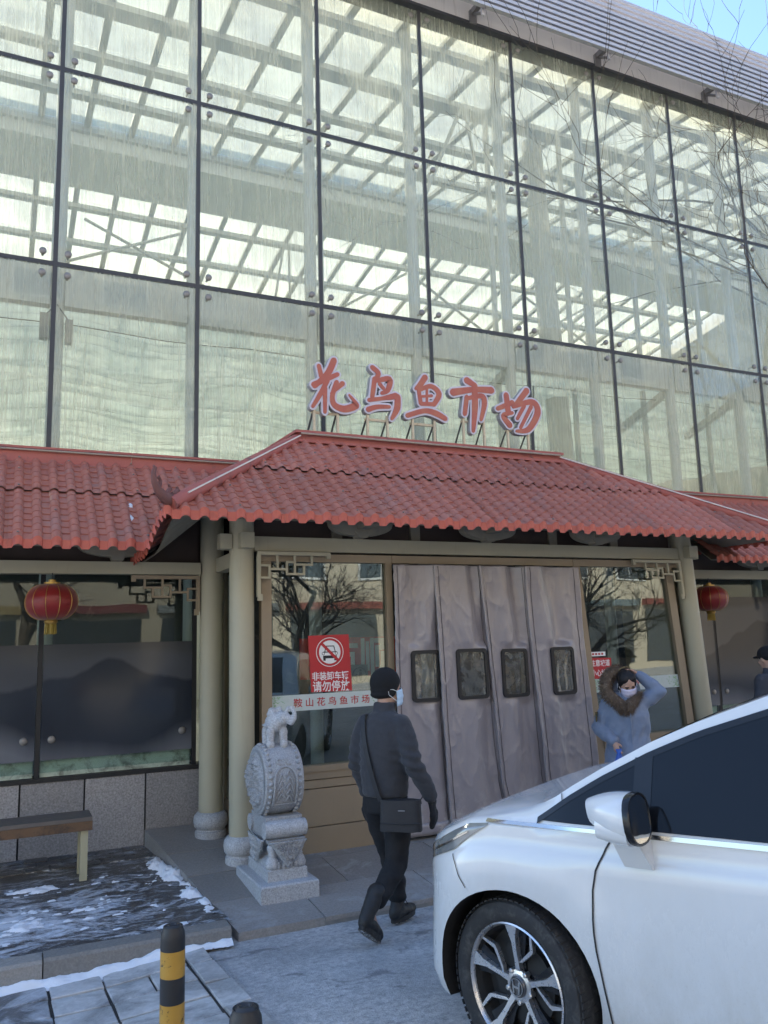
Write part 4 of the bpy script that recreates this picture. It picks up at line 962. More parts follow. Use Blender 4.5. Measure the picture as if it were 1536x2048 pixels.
def flat(mb, poly, y, mi=0, th=0.0008): mb.prism(poly, lambda a, b, d: (a, y+d, b), -th, th, mi)
def circle(cx, cz, r, n=36, sz=1.0): return [(cx+r*cos(2*pi*i/n), cz+r*sz*sin(2*pi*i/n)) for i in range(n)]
def posters():
    # red no-parking notice, hung slightly askew
    Y = 6.826; t = thing('no_parking_notice', 'red notice with crossed-out car on the left entrance window', 'notice', (2.652, Y, 1.46))
    ax, bx = lambda z: 2.447+(1.952-z)*0.05, lambda z: 2.833+(1.952-z)*0.05
    mb = MB(); flat(mb, [(ax(1.952), 1.952), (bx(1.956), 1.956), (bx(1.46), 1.46), (ax(1.463), 1.463)], Y); obj('red_sheet', mb, M['redprint'], t)
    cx, cz = 2.650, 1.805
    mb = MB(); o_, i_ = circle(cx, cz, 0.130, sz=0.985), circle(cx, cz, 0.124, sz=0.985); mb.loft([[(x, Y-0.0012-d, z) for x, z in q] for q, d in ((o_, 0), (o_, 0.0006), (i_, 0.0006), (i_, 0))], cap=False); obj('white_ring', mb, M['white'], t)
    mb = MB(); flat(mb, circle(cx, cz, 0.102), Y-0.0016, th=0.0005); obj('white_disc', mb, M['white'], t)
    mb = MB(); yy = Y-0.0028
    for a, b in (((-0.048, 0.0), (-0.038, 0.052)), ((-0.038, 0.052), (0.038, 0.052)), ((0.038, 0.052), (0.052, 0.0))):
        d = (Vector(b)-Vector(a)).normalized(); nn = Vector((-d.y, d.x))*0.004; A, Bv = Vector(a)-d*0.003, Vector(b)+d*0.003
        flat(mb, [(cx+(A+nn).x, cz+(A+nn).y), (cx+(Bv+nn).x, cz+(Bv+nn).y), (cx+(Bv-nn).x, cz+(Bv-nn).y), (cx+(A-nn).x, cz+(A-nn).y)], yy, th=0.0004)
    flat(mb, [(cx-0.065, cz-0.055), (cx+0.065, cz-0.055), (cx+0.065, cz-0.030), (cx-0.065, cz-0.030)], yy-0.0003, th=0.0004)
    flat(mb, [(cx-0.062, cz-0.004), (cx+0.066, cz-0.004), (cx+0.066, cz+0.004), (cx-0.062, cz+0.004)], yy-0.0006, th=0.0003)
    for sx in (-0.052, 0.052): flat(mb, [(cx+sx-0.011, cz-0.075), (cx+sx+0.011, cz-0.075), (cx+sx+0.011, cz-0.054), (cx+sx-0.011, cz-0.054)], yy-0.0001, th=0.0004)
    for sx in (-0.062, 0.062):
        o_, i_ = circle(cx+sx, cz-0.012, 0.014, 16), circle(cx+sx, cz-0.012, 0.010, 16); mb.loft([[(x, yy-d, z) for x, z in q] for q, d in ((o_, 0), (o_, 0.0006), (i_, 0.0006), (i_, 0))], cap=False)
    obj('car_symbol', mb, M['blackink'], t)
    mb = MB(); d = Vector((0.72, -0.70)); nn = Vector((0.70, 0.72))*0.0125; A, Bv = Vector((cx, cz))-d*0.105, Vector((cx, cz))+d*0.105
    flat(mb, [((A+nn).x, (A+nn).y), ((Bv+nn).x, (Bv+nn).y), ((Bv-nn).x, (Bv-nn).y), ((A-nn).x, (A-nn).y)], Y-0.0045, th=0.0004); obj('slash', mb, M['redprint'], t)
    writing('lettering', '非装卸车辆', 0.078, M['white'], t, (2.652, Y-0.0016, 1.598), 0.0011, 0.0004, 0.90, tilt=-0.05)
    writing('lettering', '请勿停放', 0.098, M['white'], t, (2.660, Y-0.0016, 1.510), 0.0013, 0.0004, 0.90, tilt=-0.05)
    # pale strips with red characters
    pale = plain('pale_green_white_strip', (0.52, 0.57, 0.55), 0.5, var=0.06, scale=3, col2=(0.40, 0.52, 0.42), fac2=(0.52, 0.75), bump=0)
    def strip(x0, x1, z0, z1, label, cx, chars, lean, skip=None):
        Yb = 6.824; fn = (lambda a, b, d: LN(a, Yb+d, b)) if lean else (lambda a, b, d: (a, Yb+d, b))
        t = thing('window_strip', label, 'banner', ((x0+x1)/2, Yb, z0), group='pale lettered strips on the entrance windows')
        mb = MB(); mb.prism([(x0, z0), (x1, z0+0.004), (x1, z1+0.004), (x0, z1)], fn, -0.0008, 0.0008); obj('strip', mb, pale, t)
        writing('lettering', ' '.join(chars), 0.078, M['redink'], t, (cx, Yb-0.0016, (z0+z1)/2), 0.0010, 0.0004, 1.07)
        rnd = random.Random(4)
        for e in ((x0+0.05, 1), (x1-0.05, -1)):
            mb = MB()
            for q in range(46):
                a, b = e[0]+e[1]*abs(rnd.gauss(0, 0.06))-0.045*e[1], rnd.uniform(z0+0.012, z1-0.012); r = rnd.uniform(0.003, 0.009); th = rnd.uniform(0, pi)
                if not x0+0.01 < a < x1-0.01: continue
                mb.prism([(a+r*1.8*cos(th), b+r*1.8*sin(th)), (a-r*0.5*sin(th), b+r*0.5*cos(th)), (a-r*1.8*cos(th), b-r*1.8*sin(th)), (a+r*0.5*sin(th), b-r*0.5*cos(th))], fn, -0.0014-0.00003*q, -0.0011)
            obj('leaf_print', mb, M['greenink'], t)
    strip(2.108, 3.20, 1.312, 1.448, 'pale strip with red market name on the left entrance window', 2.665, '鞍山花鸟鱼市场', False)
    strip(5.452, 6.615, 1.298, 1.432, 'pale strip with red market name on the right entrance window, behind the woman', 6.02, '鞍山花鸟鱼市场', True)
    # slope warning
    Yw = 6.822; t = thing('slope_warning_notice', 'red slope warning notice on the right entrance window', 'notice', (5.65, Yw, 1.44))
    mb = MB(); mb.prism([(5.512, 1.44), (5.80, 1.436), (5.806, 1.646), (5.512, 1.654)], lambda a, b, d: (a, Yw+d, b), -0.0008, 0.0008); obj('red_sheet', mb, M['redprint'], t)
    writing('lettering', '注意坡道', 0.072, M['white'], t, (5.658, Yw-0.0016, 1.598), 0.001, 0.0004, 0.88); writing('lettering', '小心地滑', 0.072, M['white'], t, (5.664, Yw-0.0016, 1.497), 0.001, 0.0004, 0.88)
    t = thing('small_white_notice', 'narrow white label strip above the slope warning', 'notice', (5.60, 6.822, 1.665))
    mb = MB(); mb.box(5.49, 5.735, 6.8214, 6.8226, 1.668, 1.712); obj('strip', mb, M['white'], t)
    for i in range(5): 
        mb = MB(); mb.box(5.52+0.04*i, 5.545+0.04*i, 6.8204, 6.8212, 1.680, 1.700); obj('print', mb, M['redink'], t)
    # inside: red board with white character, pedestrian notice
    t = thing('red_interior_board', 'red board with big white character inside the porch', 'sign board', (3.05, 7.35, 1.5))
    mb = MB(); mb.box(2.55, 3.55, 7.34, 7.36, 1.55, 1.93); obj('board', mb, plain('bright_red_board', (0.55, 0.04, 0.03), 0.5, var=0.1, bump=0), t)
    writing('lettering', '市顺', 0.40, M['white'], t, (3.15, 7.335, 1.74), 0.008, 0.002, 0.9)
    t = thing('pedestrian_notice', 'round notice of adult and child silhouettes inside the glass', 'notice', (2.98, 6.95, 1.44))
    mb = MB(); mb.box(2.90, 3.07, 6.95, 6.953, 1.45, 1.68); obj('sheet', mb, plain('brown_grey_card', (0.13, 0.12, 0.11), 0.6), t)
    mb = MB(); o_, i_ = circle(2.985, 1.585, 0.072, 28), circle(2.985, 1.585, 0.064, 28); mb.loft([[(x, 6.948-d, z) for x, z in q] for q, d in ((o_, 0), (o_, 0.001), (i_, 0.001), (i_, 0))], cap=False)
    for x, s_ in ((2.995, 1.0), (2.955, 0.6)):
        z = 1.53; flat(mb, circle(x, z+0.098*s_, 0.012*s_, 12), 6.947); flat(mb, [(x-0.016*s_, z+0.045*s_), (x-0.007*s_, z), (x+0.007*s_, z), (x+0.018*s_, z+0.045*s_), (x+0.012*s_, z+0.082*s_), (x-0.012*s_, z+0.082*s_)], 6.947)
    obj('silhouettes', mb, M['blackink'], t)
posters()

# ------------------------------------------------------------------ lanterns
def lantern(x, y, z, label):
    t = thing('lantern', label, 'lantern', (x, y, z-0.36), group='round red lanterns under the canopies')
    silk = plain('red_lantern_silk', (0.20, 0.010, 0.009), 0.35, var=0.2, scale=4, Sheen_Weight=0.3); gold = plain('gold_trim', (0.45, 0.28, 0.08), 0.35, 0.6, var=0.2, scale=20)
    a, b = 0.215, 0.15; mb = MB(); n = 48; rings = []
    for j in range(15):
        ph = -1.22+2.44*j/14; R, h = a*cos(ph)**0.75, b*sin(ph)/sin(1.22)
        rings.append([(x+R*(1-0.018*abs(cos(6*th)))*cos(th), y+R*(1-0.018*abs(cos(6*th)))*sin(th), z+h) for th in [2*pi*k/n for k in range(n)]])
    mb.loft(rings); obj('silk_body', mb, silk, t, smooth=True, angle=60)
    rm = MB()
    for k in range(12):
        th = 2*pi*(k+0.5)/12; rm = MB(); rm.tube([(x+(a*cos(ph)**0.75+0.001)*cos(th), y+(a*cos(ph)**0.75+0.001)*sin(th), z+b*sin(ph)/sin(1.22)) for ph in [-1.22+2.44*j/12 for j in range(13)]], 0.0028, 5); obj('rib', rm, gold, t)
    mb = MB(); mb.lathe([(0.05, b-0.006), (0.066, b), (0.066, b+0.018), (0.03, b+0.022), (0.03, b+0.04), (0.012, b+0.045)], (x, y, z), 16); obj('top_cap', mb, gold, t, smooth=True)
    mb = MB(); mb.lathe([(0.115, -b+0.028), (0.10, -b+0.012), (0.085, -b-0.002)], (x, y, z), 24, cap=False)
    for k in range(16):
        th = 2*pi*k/16; mb.ball((x+0.118*cos(th), y+0.118*sin(th), z-b+0.026), (0.016, 0.016, 0.012), 6, 4)
    obj('lower_trim', mb, gold, t, smooth=True)
    mb = MB(); mb.lathe([(0.05, -b+0.004), (0.055, -b-0.02), (0.045, -b-0.035)], (x, y, z), 16); obj('bottom_cap', mb, gold, t, smooth=True)
    mb = MB(); rnd = random.Random(2)
    for k in range(60):
        th = rnd.uniform(0, 2*pi); r = 0.042*sqrt(rnd.random()); L = rnd.uniform(0.075, 0.095)
        mb.tube([(x+r*cos(th), y+r*sin(th), z-b-0.03), (x+r*1.15*cos(th), y+r*1.15*sin(th), z-b-0.03-L)], 0.004, 4)
    obj('tassel', mb, plain('yellow_fringe', (0.34, 0.24, 0.05), 0.6, var=0.3, scale=40), t)
    mb = MB(); mb.tube([(x, y, z+b+0.04), (x, y, 2.545)], 0.004, 5); obj('cord', mb, M['seal'], t)
lantern(0.375, 7.48, 2.295, 'round red lantern with gold fringe under the left canopy')
lantern(7.93, 7.42, 2.29, 'round red lantern with gold fringe beside the right column')

# ------------------------------------------------------------------ bench
def bench():
    t = thing('bench', 'plain wooden bench with cream posts against the granite wall', 'bench', (0.0, 7.25, 0.1))
    wood = plain('worn_brown_plank', (0.15, 0.085, 0.045), 0.6, var=0.3, scale=6, col2=(0.07, 0.045, 0.03), fac2=(0.5, 0.62), streak=False, bump=0.3, bscale=30)
    top = plain('grey_weathered_plank', (0.13, 0.11, 0.095), 0.6, var=0.25, scale=7, bump=0.2)
    cp = plain('cream_bench_post', (0.42, 0.39, 0.26), 0.5, var=0.12)
    mb = MB(); mb.box(-1.4, 0.715, 7.105, 7.42, 0.545, 0.575); obj('seat', mb, top, t)
    mb = MB(); mb.box(-1.4, 0.717, 7.10, 7.125, 0.475, 0.544); obj('front_rail', mb, wood, t)
    mb = MB(); mb.box(-1.4, 0.717, 7.40, 7.425, 0.475, 0.544); obj('back_rail', mb, wood, t)
    mb = MB(); mb.box(0.70, 0.718, 7.126, 7.399, 0.475, 0.544); obj('end_rail', mb, wood, t)
    for x in (0.66, -1.3):
        for y in (7.15, 7.37):
            mb = MB(); mb.box(x-0.028, x+0.028, y-0.022, y+0.022, swz(0, y)-0.005, 0.474); obj('leg', mb, cp, t)
bench()

# ------------------------------------------------------------------ bollards
def bollard(x, y, top, label, r):
    z0 = gz(x, y); t = thing('bollard', label, 'bollard', (x, y, z0), group='black and yellow bollards')
    tm = NT('striped_bollard'); tc = tm.n('TexCoord'); sp = tm.n('SeparateXYZ'); tm.l(tc.outputs['Object'], sp.inputs[0])
    v = tm.co(); ch = tm.ramp(tm.noise(v, 22, 6, 0.75), [(0.60, 0.0), (0.64, 1.0)])
    yl = tm.mix(tm.noise(v, 9, 4), (0.42, 0.22, 0.03), (0.52, 0.30, 0.06)); yl = tm.mix(ch, yl, (0.03, 0.028, 0.026))
    yb = tm.bsdf(yl, 0.45, 0, 0.4); ym = tm.done(yb)
    bk = plain('scuffed_black_bollard', (0.028, 0.028, 0.030), 0.45, var=0.3, scale=9, col2=(0.10, 0.10, 0.10), fac2=(0.62, 0.72), bump=0.1)
    h = top-z0; bands = [0.0]; z = top
    zs = [top-0.092, top-0.195, top-0.295, top-0.385, top-0.475, z0-0.02]
    mb = MB(); mb.lathe([(0.012, top-0.003), (0.02, top+0.004), (0.028, top+0.002), (0.034, top-0.006), (0.040, top-0.002), (r*0.82, top-0.012), (r*0.96, top-0.028), (r, top-0.05), (r, zs[0])], (x, y, 0), 28); obj('cap', mb, bk, t, smooth=True)
    for k, (a, b) in enumerate(zip(zs, zs[1:])):
        if a <= b: continue
        mb = MB(); mb.lathe([(r, a-0.0005), (r, b)], (x, y, 0), 28); obj('yellow_band' if k % 2 == 0 else 'black_band', mb, ym if k % 2 == 0 else bk, t, smooth=True, angle=40)
bollard(0.700, 3.665, 0.745, 'scuffed black and yellow striped bollard beside the slab paving', 0.0505)
bollard(0.722, 2.62, 0.805, 'round black bollard top nearest the camera at the bottom edge', 0.0505)
# ------------------------------------------------------------------ organic shapes: overlapping lumps fused into one skin
def fuse(mb, voxel=0.012, smooth=4, name='skin', wrinkle=None):
    me = mb.mesh(name); bm = bmesh.new(); bm.from_mesh(me); bmesh.ops.recalc_face_normals(bm, faces=bm.faces); bm.to_mesh(me); bm.free()
    o = bpy.data.objects.new('tmp', me); COL.objects.link(o)
    r = o.modifiers.new('r', 'REMESH'); r.mode = 'VOXEL'; r.voxel_size = voxel
    if smooth: s_ = o.modifiers.new('s', 'SMOOTH'); s_.iterations = smooth; s_.factor = 0.5
    bpy.context.view_layer.update()
    out = bpy.data.meshes.new_from_object(o.evaluated_get(bpy.context.evaluated_depsgraph_get())); bpy.data.objects.remove(o)
    out.materials.clear(); out.name = name
    if wrinkle:
        ns = [v.normal.copy() for v in out.vertices]
        for v, n in zip(out.vertices, ns): v.co = v.co+n*wrinkle(v.co)
    out.polygons.foreach_set('use_smooth', [True]*len(out.polygons)); out.update(); return out
def limb(mb, pts, n=12):
    """tapered chain of (x,y,z,r) with round joints"""
    for (a, b) in zip(pts, pts[1:]):
        mb.tube([a[:3], b[:3]], [a[3], b[3]], n)
    for p in pts: mb.ball(p[:3], p[3]*0.995, n, 8)

def drum_stone():
    t = thing('drum_stone', 'carved grey stone drum with small elephant on top, beside the porch column', 'stone carving', (1.95, 6.2, rampz(6.2)))
    S = M['stone']; X0, X1 = 1.815, 2.115; zc, R, yc = 0.865, 0.255, 6.27
    z0 = rampz(5.9)
    mb = MB(); b = 0.012
    mb.loft([[(x, y, z) for x, y in ((1.735+i, 5.885+i), (2.172-i, 5.885+i), (2.172-i, 6.56-i), (1.735+i, 6.56-i))] for z, i in ((z0-0.12, 0), (0.180, 0), (0.190, 0.008))]); obj('plinth', mb, M['stone'], t)
    mb = MB(); mb.loft([[(x, y, z) for x, y in ((X0+i, 5.985+i), (X1-i, 5.985+i), (X1-i, 6.50-i), (X0+i, 6.50-i))] for z, i in ((0.188, 0), (0.262, 0.0), (0.270, 0.012))])
    base = obj('base_block', mb, S, t)
    # waisted stool: baluster legs and lotus petals, drawn in below a draped cloth
    mb = MB(); mb.loft([[(x, y, z) for x, y in ((X0+i, 5.985+i), (X1-i, 5.985+i), (X1-i, 6.50-i), (X0+i, 6.50-i))] for z, i in ((0.268, 0.014), (0.30, 0.018), (0.335, 0.055), (0.37, 0.07), (0.41, 0.06), (0.44, 0.018), (0.470, 0.006))]); obj('stool', mb, S, t)
    lg = MB(); lg.lathe([(0.050, 0.27), (0.056, 0.30), (0.042, 0.335), (0.028, 0.35), (0.034, 0.36), (0.026, 0.372), (0.040, 0.40), (0.038, 0.425), (0.026, 0.445)], (0, 0, 0), 14); lme = finish(lg.mesh('stool_leg'), True); lme.materials.append(S)
    for x in (X0+0.05, X1-0.05):
        for y in (6.035, 6.45): inst('stool_leg', lme, (x, y, 0), t)
    for i in range(6):
        mb = MB(); mb.ball((X0+0.045+0.042*i, 5.998, 0.292), (0.018, 0.016, 0.03), 8, 6); obj('lotus_petal', mb, S, base, smooth=True)
    # triangular cloths with scroll relief
    def cloth(fn, half):
        mb = MB(); N_ = 26
        def f(u, v):
            w = half*(1-v)*0.97; a = (u-0.5)*2*w; z = lerp(0.466, 0.282, v)
            edge = min(1, (1-abs(u-0.5)*2)*w/0.018)
            return fn(a, 0.010+0.024*edge*abs(sin(14*pi*(u-0.5)*(1-v)+3*sin(v*13)))+0.006*fbm((a*60, z*60, 1), 3)*edge, z)
        mb.grid(f, N_, N_); o = obj('draped_cloth', mb, S, t, smooth=True, angle=60); o.modifiers.new('t', 'SOLIDIFY').thickness = 0.012
    cloth(lambda a, d, z: ((X0+X1)/2+a, 5.982-d, z), 0.142); cloth(lambda a, d, z: (X0-0.003-d, 6.24-a, z), 0.20)
    # scrolls carrying the drum
    for y, r in ((6.055, 0.066), (6.44, 0.066)):
        mb = MB(); n = 28; rings = []
        for k in range(25):
            x = lerp(X0-0.008, X1+0.012, k/24); e = 1-0.10*(abs(2*k/24-1) > 0.8)
            rings.append([(x, y+(r*e+0.003*fbm((x*50, 8*cos(a), 8*sin(a)), 3))*cos(a), 0.534+(r*e+0.004*fbm((x*50, 8*cos(a), 8*sin(a)), 3))*sin(a)) for a in [2*pi*i/n for i in range(n)]])
        mb.loft(rings); obj('scroll', mb, S, t, smooth=True)
    mb = MB(); mb.box(X0+0.01, X1-0.01, 6.06, 6.44, 0.472, 0.62); obj('cradle', mb, S, t)
    # drum: barrel with raised rims
    mb = MB(); n = 56
    prof = [(R-0.012, X0), (R-0.002, X0+0.006), (R, X0+0.02), (R, X0+0.052), (R+0.004, X0+0.07), (R+0.010, (X0+X1)/2), (R+0.004, X1-0.07), (R, X1-0.052), (R, X1-0.02), (R-0.002, X1-0.006), (R-0.012, X1)]
    mb.loft([[(x, yc+r*cos(a), zc+r*sin(a)) for a in [2*pi*i/n for i in range(n)]] for r, x in prof]); drum = obj('drum', mb, S, t, smooth=True, angle=35)
    sm = MB(); sm.ball((0, 0, 0), (0.016, 0.016, 0.016), 8, 6); sme = finish(sm.mesh('stud'), True); sme.materials.append(S)
    for k in range(34):
        a = 2*pi*k/34
        for x in (X0+0.036, X1-0.036): inst('stud', sme, (x, yc+(R+0.003)*cos(a), zc+(R+0.003)*sin(a)), drum)
    # dragon disc on the left face: high relief of coils and clouds
    mb = MB(); nr, na = 40, 96
    def dz(r, a):
        y, z = r*cos(a), r*sin(a)
        if r > 0.205: return 0.004
        w = fbm((y*9, z*9, 3), 3); rd = 1-abs(fbm((y*22+w, z*22, 8), 4))*2.6
        coil = exp(-((r-0.115-0.035*sin(3*a+1.2))/0.030)**2)
        return max(0, 0.034*max(0, rd)+0.030*coil*(0.6+0.4*sin(a*26)))*sst(0.205, 0.19, r)+0.002
    for j in range(nr+1):
        r = 0.228*j/nr
        for i in range(na): a = 2*pi*i/na; mb.v.append((X0-0.001-dz(r, a), yc+r*cos(a), zc+r*sin(a)))
    for j in range(nr):
        for i in range(na): mb.face((j*na+i, j*na+(i+1) % na, (j+1)*na+(i+1) % na, (j+1)*na+i))
    obj('dragon_relief', mb, S, drum, smooth=True, angle=None)
    # arch and flower relief on the rim towards the street
    mb = MB(); xm = (X0+X1)/2
    def onrim(x, a, h=0.004): rr_ = R+0.009+h; return (x, yc-rr_*cos(a), zc+rr_*sin(a))
    arch = [onrim(xm-0.088, -0.62)]+[onrim(xm-0.088+0.0*q, lerp(-0.62, -0.05, q/6)) for q in range(1, 7)]+[onrim(xm-0.088*cos(pi*q/20), -0.05+0.5*sin(pi*q/20)**0.8) for q in range(1, 20)]+[onrim(xm+0.088, lerp(-0.05, -0.62, q/6)) for q in range(7)]
    mb.tube(arch, 0.009, 6); mb.tube([onrim(xm-0.088, -0.62), onrim(xm+0.088, -0.62)], 0.005, 6)
    rnd = random.Random(9)
    for k in range(9):
        s_ = -1 if k % 2 else 1; a0 = lerp(-0.5, 0.2, k/8)
        mb.tube([onrim(xm+s_*(0.008+0.055*q/8), a0+0.13*sin(q/8*pi*1.3)) for q in range(9)], [0.0095-0.0005*q for q in range(9)], 6)
    for k in range(16): mb.ball(onrim(xm+rnd.uniform(-0.055, 0.055), 0.60+rnd.uniform(-0.09, 0.09), 0.0), (0.013, 0.010, 0.012), 7, 5)
    obj('arch_relief', mb, S, drum, smooth=True)
    # little elephant
    mb = MB(); ex, ey, ez = 1.955, 6.25, zc+R+0.005
    mb.ball((ex, ey, ez+0.155), (0.075, 0.10, 0.075), 16, 10); mb.ball((ex+0.045, ey-0.065, ez+0.195), (0.058, 0.062, 0.058), 14, 10)
    for dx, dy in ((-0.05, -0.05), (0.052, -0.06), (-0.05, 0.06), (0.05, 0.06)): limb(mb, [(ex+dx, ey+dy, ez+0.10, 0.034), (ex+dx, ey+dy, ez+0.0, 0.030), (ex+dx, ey+dy-0.006, ez+0.004, 0.036)])
    limb(mb, [(ex+0.07, ey-0.10, ez+0.20, 0.034), (ex+0.095, ey-0.125, ez+0.165, 0.024), (ex+0.118, ey-0.13, ez+0.195, 0.020), (ex+0.122, ey-0.125, ez+0.24, 0.018), (ex+0.105, ey-0.11, ez+0.272, 0.018), (ex+0.075, ey-0.10, ez+0.27, 0.016), (ex+0.068, ey-0.10, ez+0.248, 0.013)])
    for s_ in (-1, 1): mb.ball((ex+0.03+s_*0.05, ey-0.045+s_*-0.01, ez+0.20), (0.016, 0.036, 0.048), 10, 8)
    mb.ball((ex-0.015, ey+0.0, ez+0.225), (0.05, 0.055, 0.022), 12, 8); mb.ball((ex-0.02, ey-0.01, ez+0.25), (0.036, 0.034, 0.03), 12, 8); mb.ball((ex+0.03, ey-0.03, ez+0.262), (0.024, 0.024, 0.024), 10, 8)
    mb.box(ex-0.082, ex+0.082, ey-0.06, ey+0.07, ez+0.135, ez+0.15)
    me = fuse(mb, 0.0075, 3, 'elephant', lambda c: 0.0025*fbm(c*60, 3)); obj('elephant', me, S, t)
drum_stone()
# ------------------------------------------------------------------ white car, nose towards the porch
def paint():
    t = NT('white_car_paint'); v = t.co(); tc = t.n('TexCoord'); sp = t.n('SeparateXYZ'); t.l(tc.outputs['Object'], sp.inputs[0])
    n1 = t.noise(v, 1.4, 5, 0.6)
    dirt = t.math('MULTIPLY', t.ramp(sp.outputs[2], [(0.12, 1.0), (0.85, 0.05)]), t.ramp(t.noise(t.co((1, 1, 0.35)), 9, 8, 0.8), [(0.35, 0.15), (0.70, 1.0)]))
    spl = t.ramp(t.noise(v, 130, 2, 0.5), [(0.62, 0.0), (0.70, 1.0)])
    c = t.mix(n1, (0.60, 0.61, 0.62), (0.66, 0.67, 0.67)); c = t.mix(dirt, c, (0.44, 0.43, 0.40)); c = t.mix(t.math('MULTIPLY', spl, t.ramp(sp.outputs[2], [(0.15, 0.35), (0.8, 0.0)])), c, (0.40, 0.38, 0.35))
    b = t.bsdf(c, 0.22, 0, 0.5); b.inputs['Coat Weight'].default_value = 0.7; b.inputs['Coat Roughness'].default_value = 0.06
    t.l(t.math('ADD', t.math('MULTIPLY', dirt, 0.45), 0.20), b.inputs['Roughness']); return t.done(b)
M['paint'] = paint()
M['tint'] = plain('tinted_car_glass', (0.008, 0.009, 0.011), 0.04, var=0.1, bump=0, spec=0.3)
M['trim'] = plain('gloss_black_trim', (0.014, 0.014, 0.015), 0.2, var=0.1, bump=0)
M['chrome'] = plain('chrome_strip', (0.50, 0.48, 0.45), 0.14, 1.0, var=0.05, bump=0)
M['rubber'] = plain('tyre_rubber', (0.024, 0.024, 0.025), 0.75, var=0.25, scale=12, col2=(0.075, 0.072, 0.068), fac2=(0.5, 0.75), bump=0.2, bscale=120)
M['alloy'] = plain('machined_alloy', (0.60, 0.60, 0.61), 0.30, 0.85, var=0.08, scale=12, bump=0.04)
M['well'] = plain('wheel_well_liner', (0.02, 0.02, 0.02), 0.8, var=0.3, scale=8)
M['lamp'] = plain('headlamp_lens', (0.16, 0.17, 0.17), 0.08, 0.0, var=0.3, scale=14, spec=0.8, Coat_Weight=1.0)
M['mirror'] = plain('mirror_silver', (0.72, 0.74, 0.76), 0.02, 1.0, var=0.0, bump=0)
CARC = -0.86
WTOP = [(-3.78, 0.62), (-3.74, 0.98), (-3.62, 1.06), (-3.40, 1.22), (-3.1, 1.40), (-2.7, 1.475), (-2.2, 1.51), (-1.7, 1.525), (-1.35, 1.515), (-1.15, 1.495), (-0.987, 1.455), (-0.75, 1.362), (-0.565, 1.278), (-0.375, 1.172), (-0.25, 1.095), (-0.18, 1.048), (-0.10, 1.010), (0.0, 0.985), (0.07, 0.970), (0.2, 0.945), (0.30, 0.90), (0.42, 0.845), (0.55, 0.78), (0.66, 0.72), (0.74, 0.66), (0.775, 0.60)]
CTOP = [(-3.78, 0.64), (-3.74, 1.02), (-3.62, 1.12), (-3.40, 1.28), (-3.1, 1.45), (-2.7, 1.525), (-2.2, 1.56), (-1.7, 1.575), (-1.35, 1.565), (-1.15, 1.545), (-0.987, 1.465), (-0.75, 1.37), (-0.565, 1.285), (-0.375, 1.175), (-0.25, 1.095), (-0.18, 1.060), (-0.10, 1.035), (0.0, 1.015), (0.07, 1.000), (0.2, 0.970), (0.30, 0.930), (0.42, 0.875), (0.55, 0.81), (0.66, 0.74), (0.74, 0.70), (0.775, 0.63)]
BELT = [(-3.78, 0.60), (-3.74, 0.92), (-3.6, 1.0), (-2.5, 0.99), (-1.0, 0.970), (0.07, 0.945), (0.2, 0.915), (0.30, 0.865), (0.42, 0.81), (0.55, 0.745), (0.66, 0.69), (0.74, 0.63), (0.775, 0.58)]
def delta(u):
    d = 2.97*max(0, u-0.075)**3
    if u < -2.9: d += 0.22*((-2.9-u)/0.88)**2.4
    return min(0.86, d)
def section(u):
    hw = 0.897-delta(u); wt = interp(u, WTOP); ct = interp(u, CTOP); bl = interp(u, BELT)
    v = lambda d: CARC+hw*(1-d/0.897)
    fr = sst(-0.30, -0.02, u)                     # 1 in front of the screen: hood, not greenhouse
    zb = 0.20+0.05*sst(0.2, 0.7, u); k = (bl-zb)/0.75
    pts = [(CARC, zb-0.02), (v(0.16), zb-0.02), (v(0.055), zb+0.0), (v(0.022), zb+0.08*k), (v(0.006), zb+0.22*k), (v(0.0), zb+0.40*k), (v(0.002), zb+0.55*k), (v(0.003), zb+0.645*k), (v(0.016), zb+0.672*k), (v(0.020), bl-0.01)]
    tum = 0.02+(wt-bl)*0.42*(1-fr)+fr*(0.05+0.03)
    pts += [(v(0.024+0.02*fr), bl+0.012), (v(lerp(0.024, tum, 0.5)), lerp(bl+0.012, wt, 0.5+0.1*fr)), (v(tum), wt)]
    ins = v(tum)
    for q, e in ((0.06, 0.35), (0.14, 0.58), (0.35, 0.82), (0.65, 0.95), (1.0, 1.0)):
        pts.append((lerp(ins, CARC, q), lerp(wt, ct, e)))
    lipf = sst(0.12, 0.5, u)*0.035
    def adj(a, w, i):
        if 2 <= i <= 4: a += lipf*(1.0, 0.7, 0.25)[i-2]
        if 3 <= i <= 8:
            r = sqrt(u*u+(w-0.33)**2); a += 0.016*exp(-((r-0.44)/0.07)**2)
        return (a, w)
    return [adj(a, w, i) for i, (a, w) in enumerate(pts)]
def side_v(u, w):
    p = section(u)
    for (a, b), (c, d) in zip(p[2:13], p[3:14]):
        if b <= w <= d: return lerp(a, c, (w-b)/max(1e-6, d-b))
    return p[12][0]
def smooth_line(p, n=3):
    out = []
    for i in range(len(p)-1):
        p0, p1, p2, p3 = [Vector(p[j]) for j in (max(i-1, 0), i, i+1, min(i+2, len(p)-1))]
        for q in range(n):
            s_ = q/n; out.append(tuple(lerp(1, 1, 0)*(0.5*((2*p1)+(-p0+p2)*s_+(2*p0-5*p1+4*p2-p3)*s_*s_+(-p0+3*p1-3*p2+p3)*s_**3)) if False else p1.lerp(p2, s_)))
    out.append(p[-1]); return out
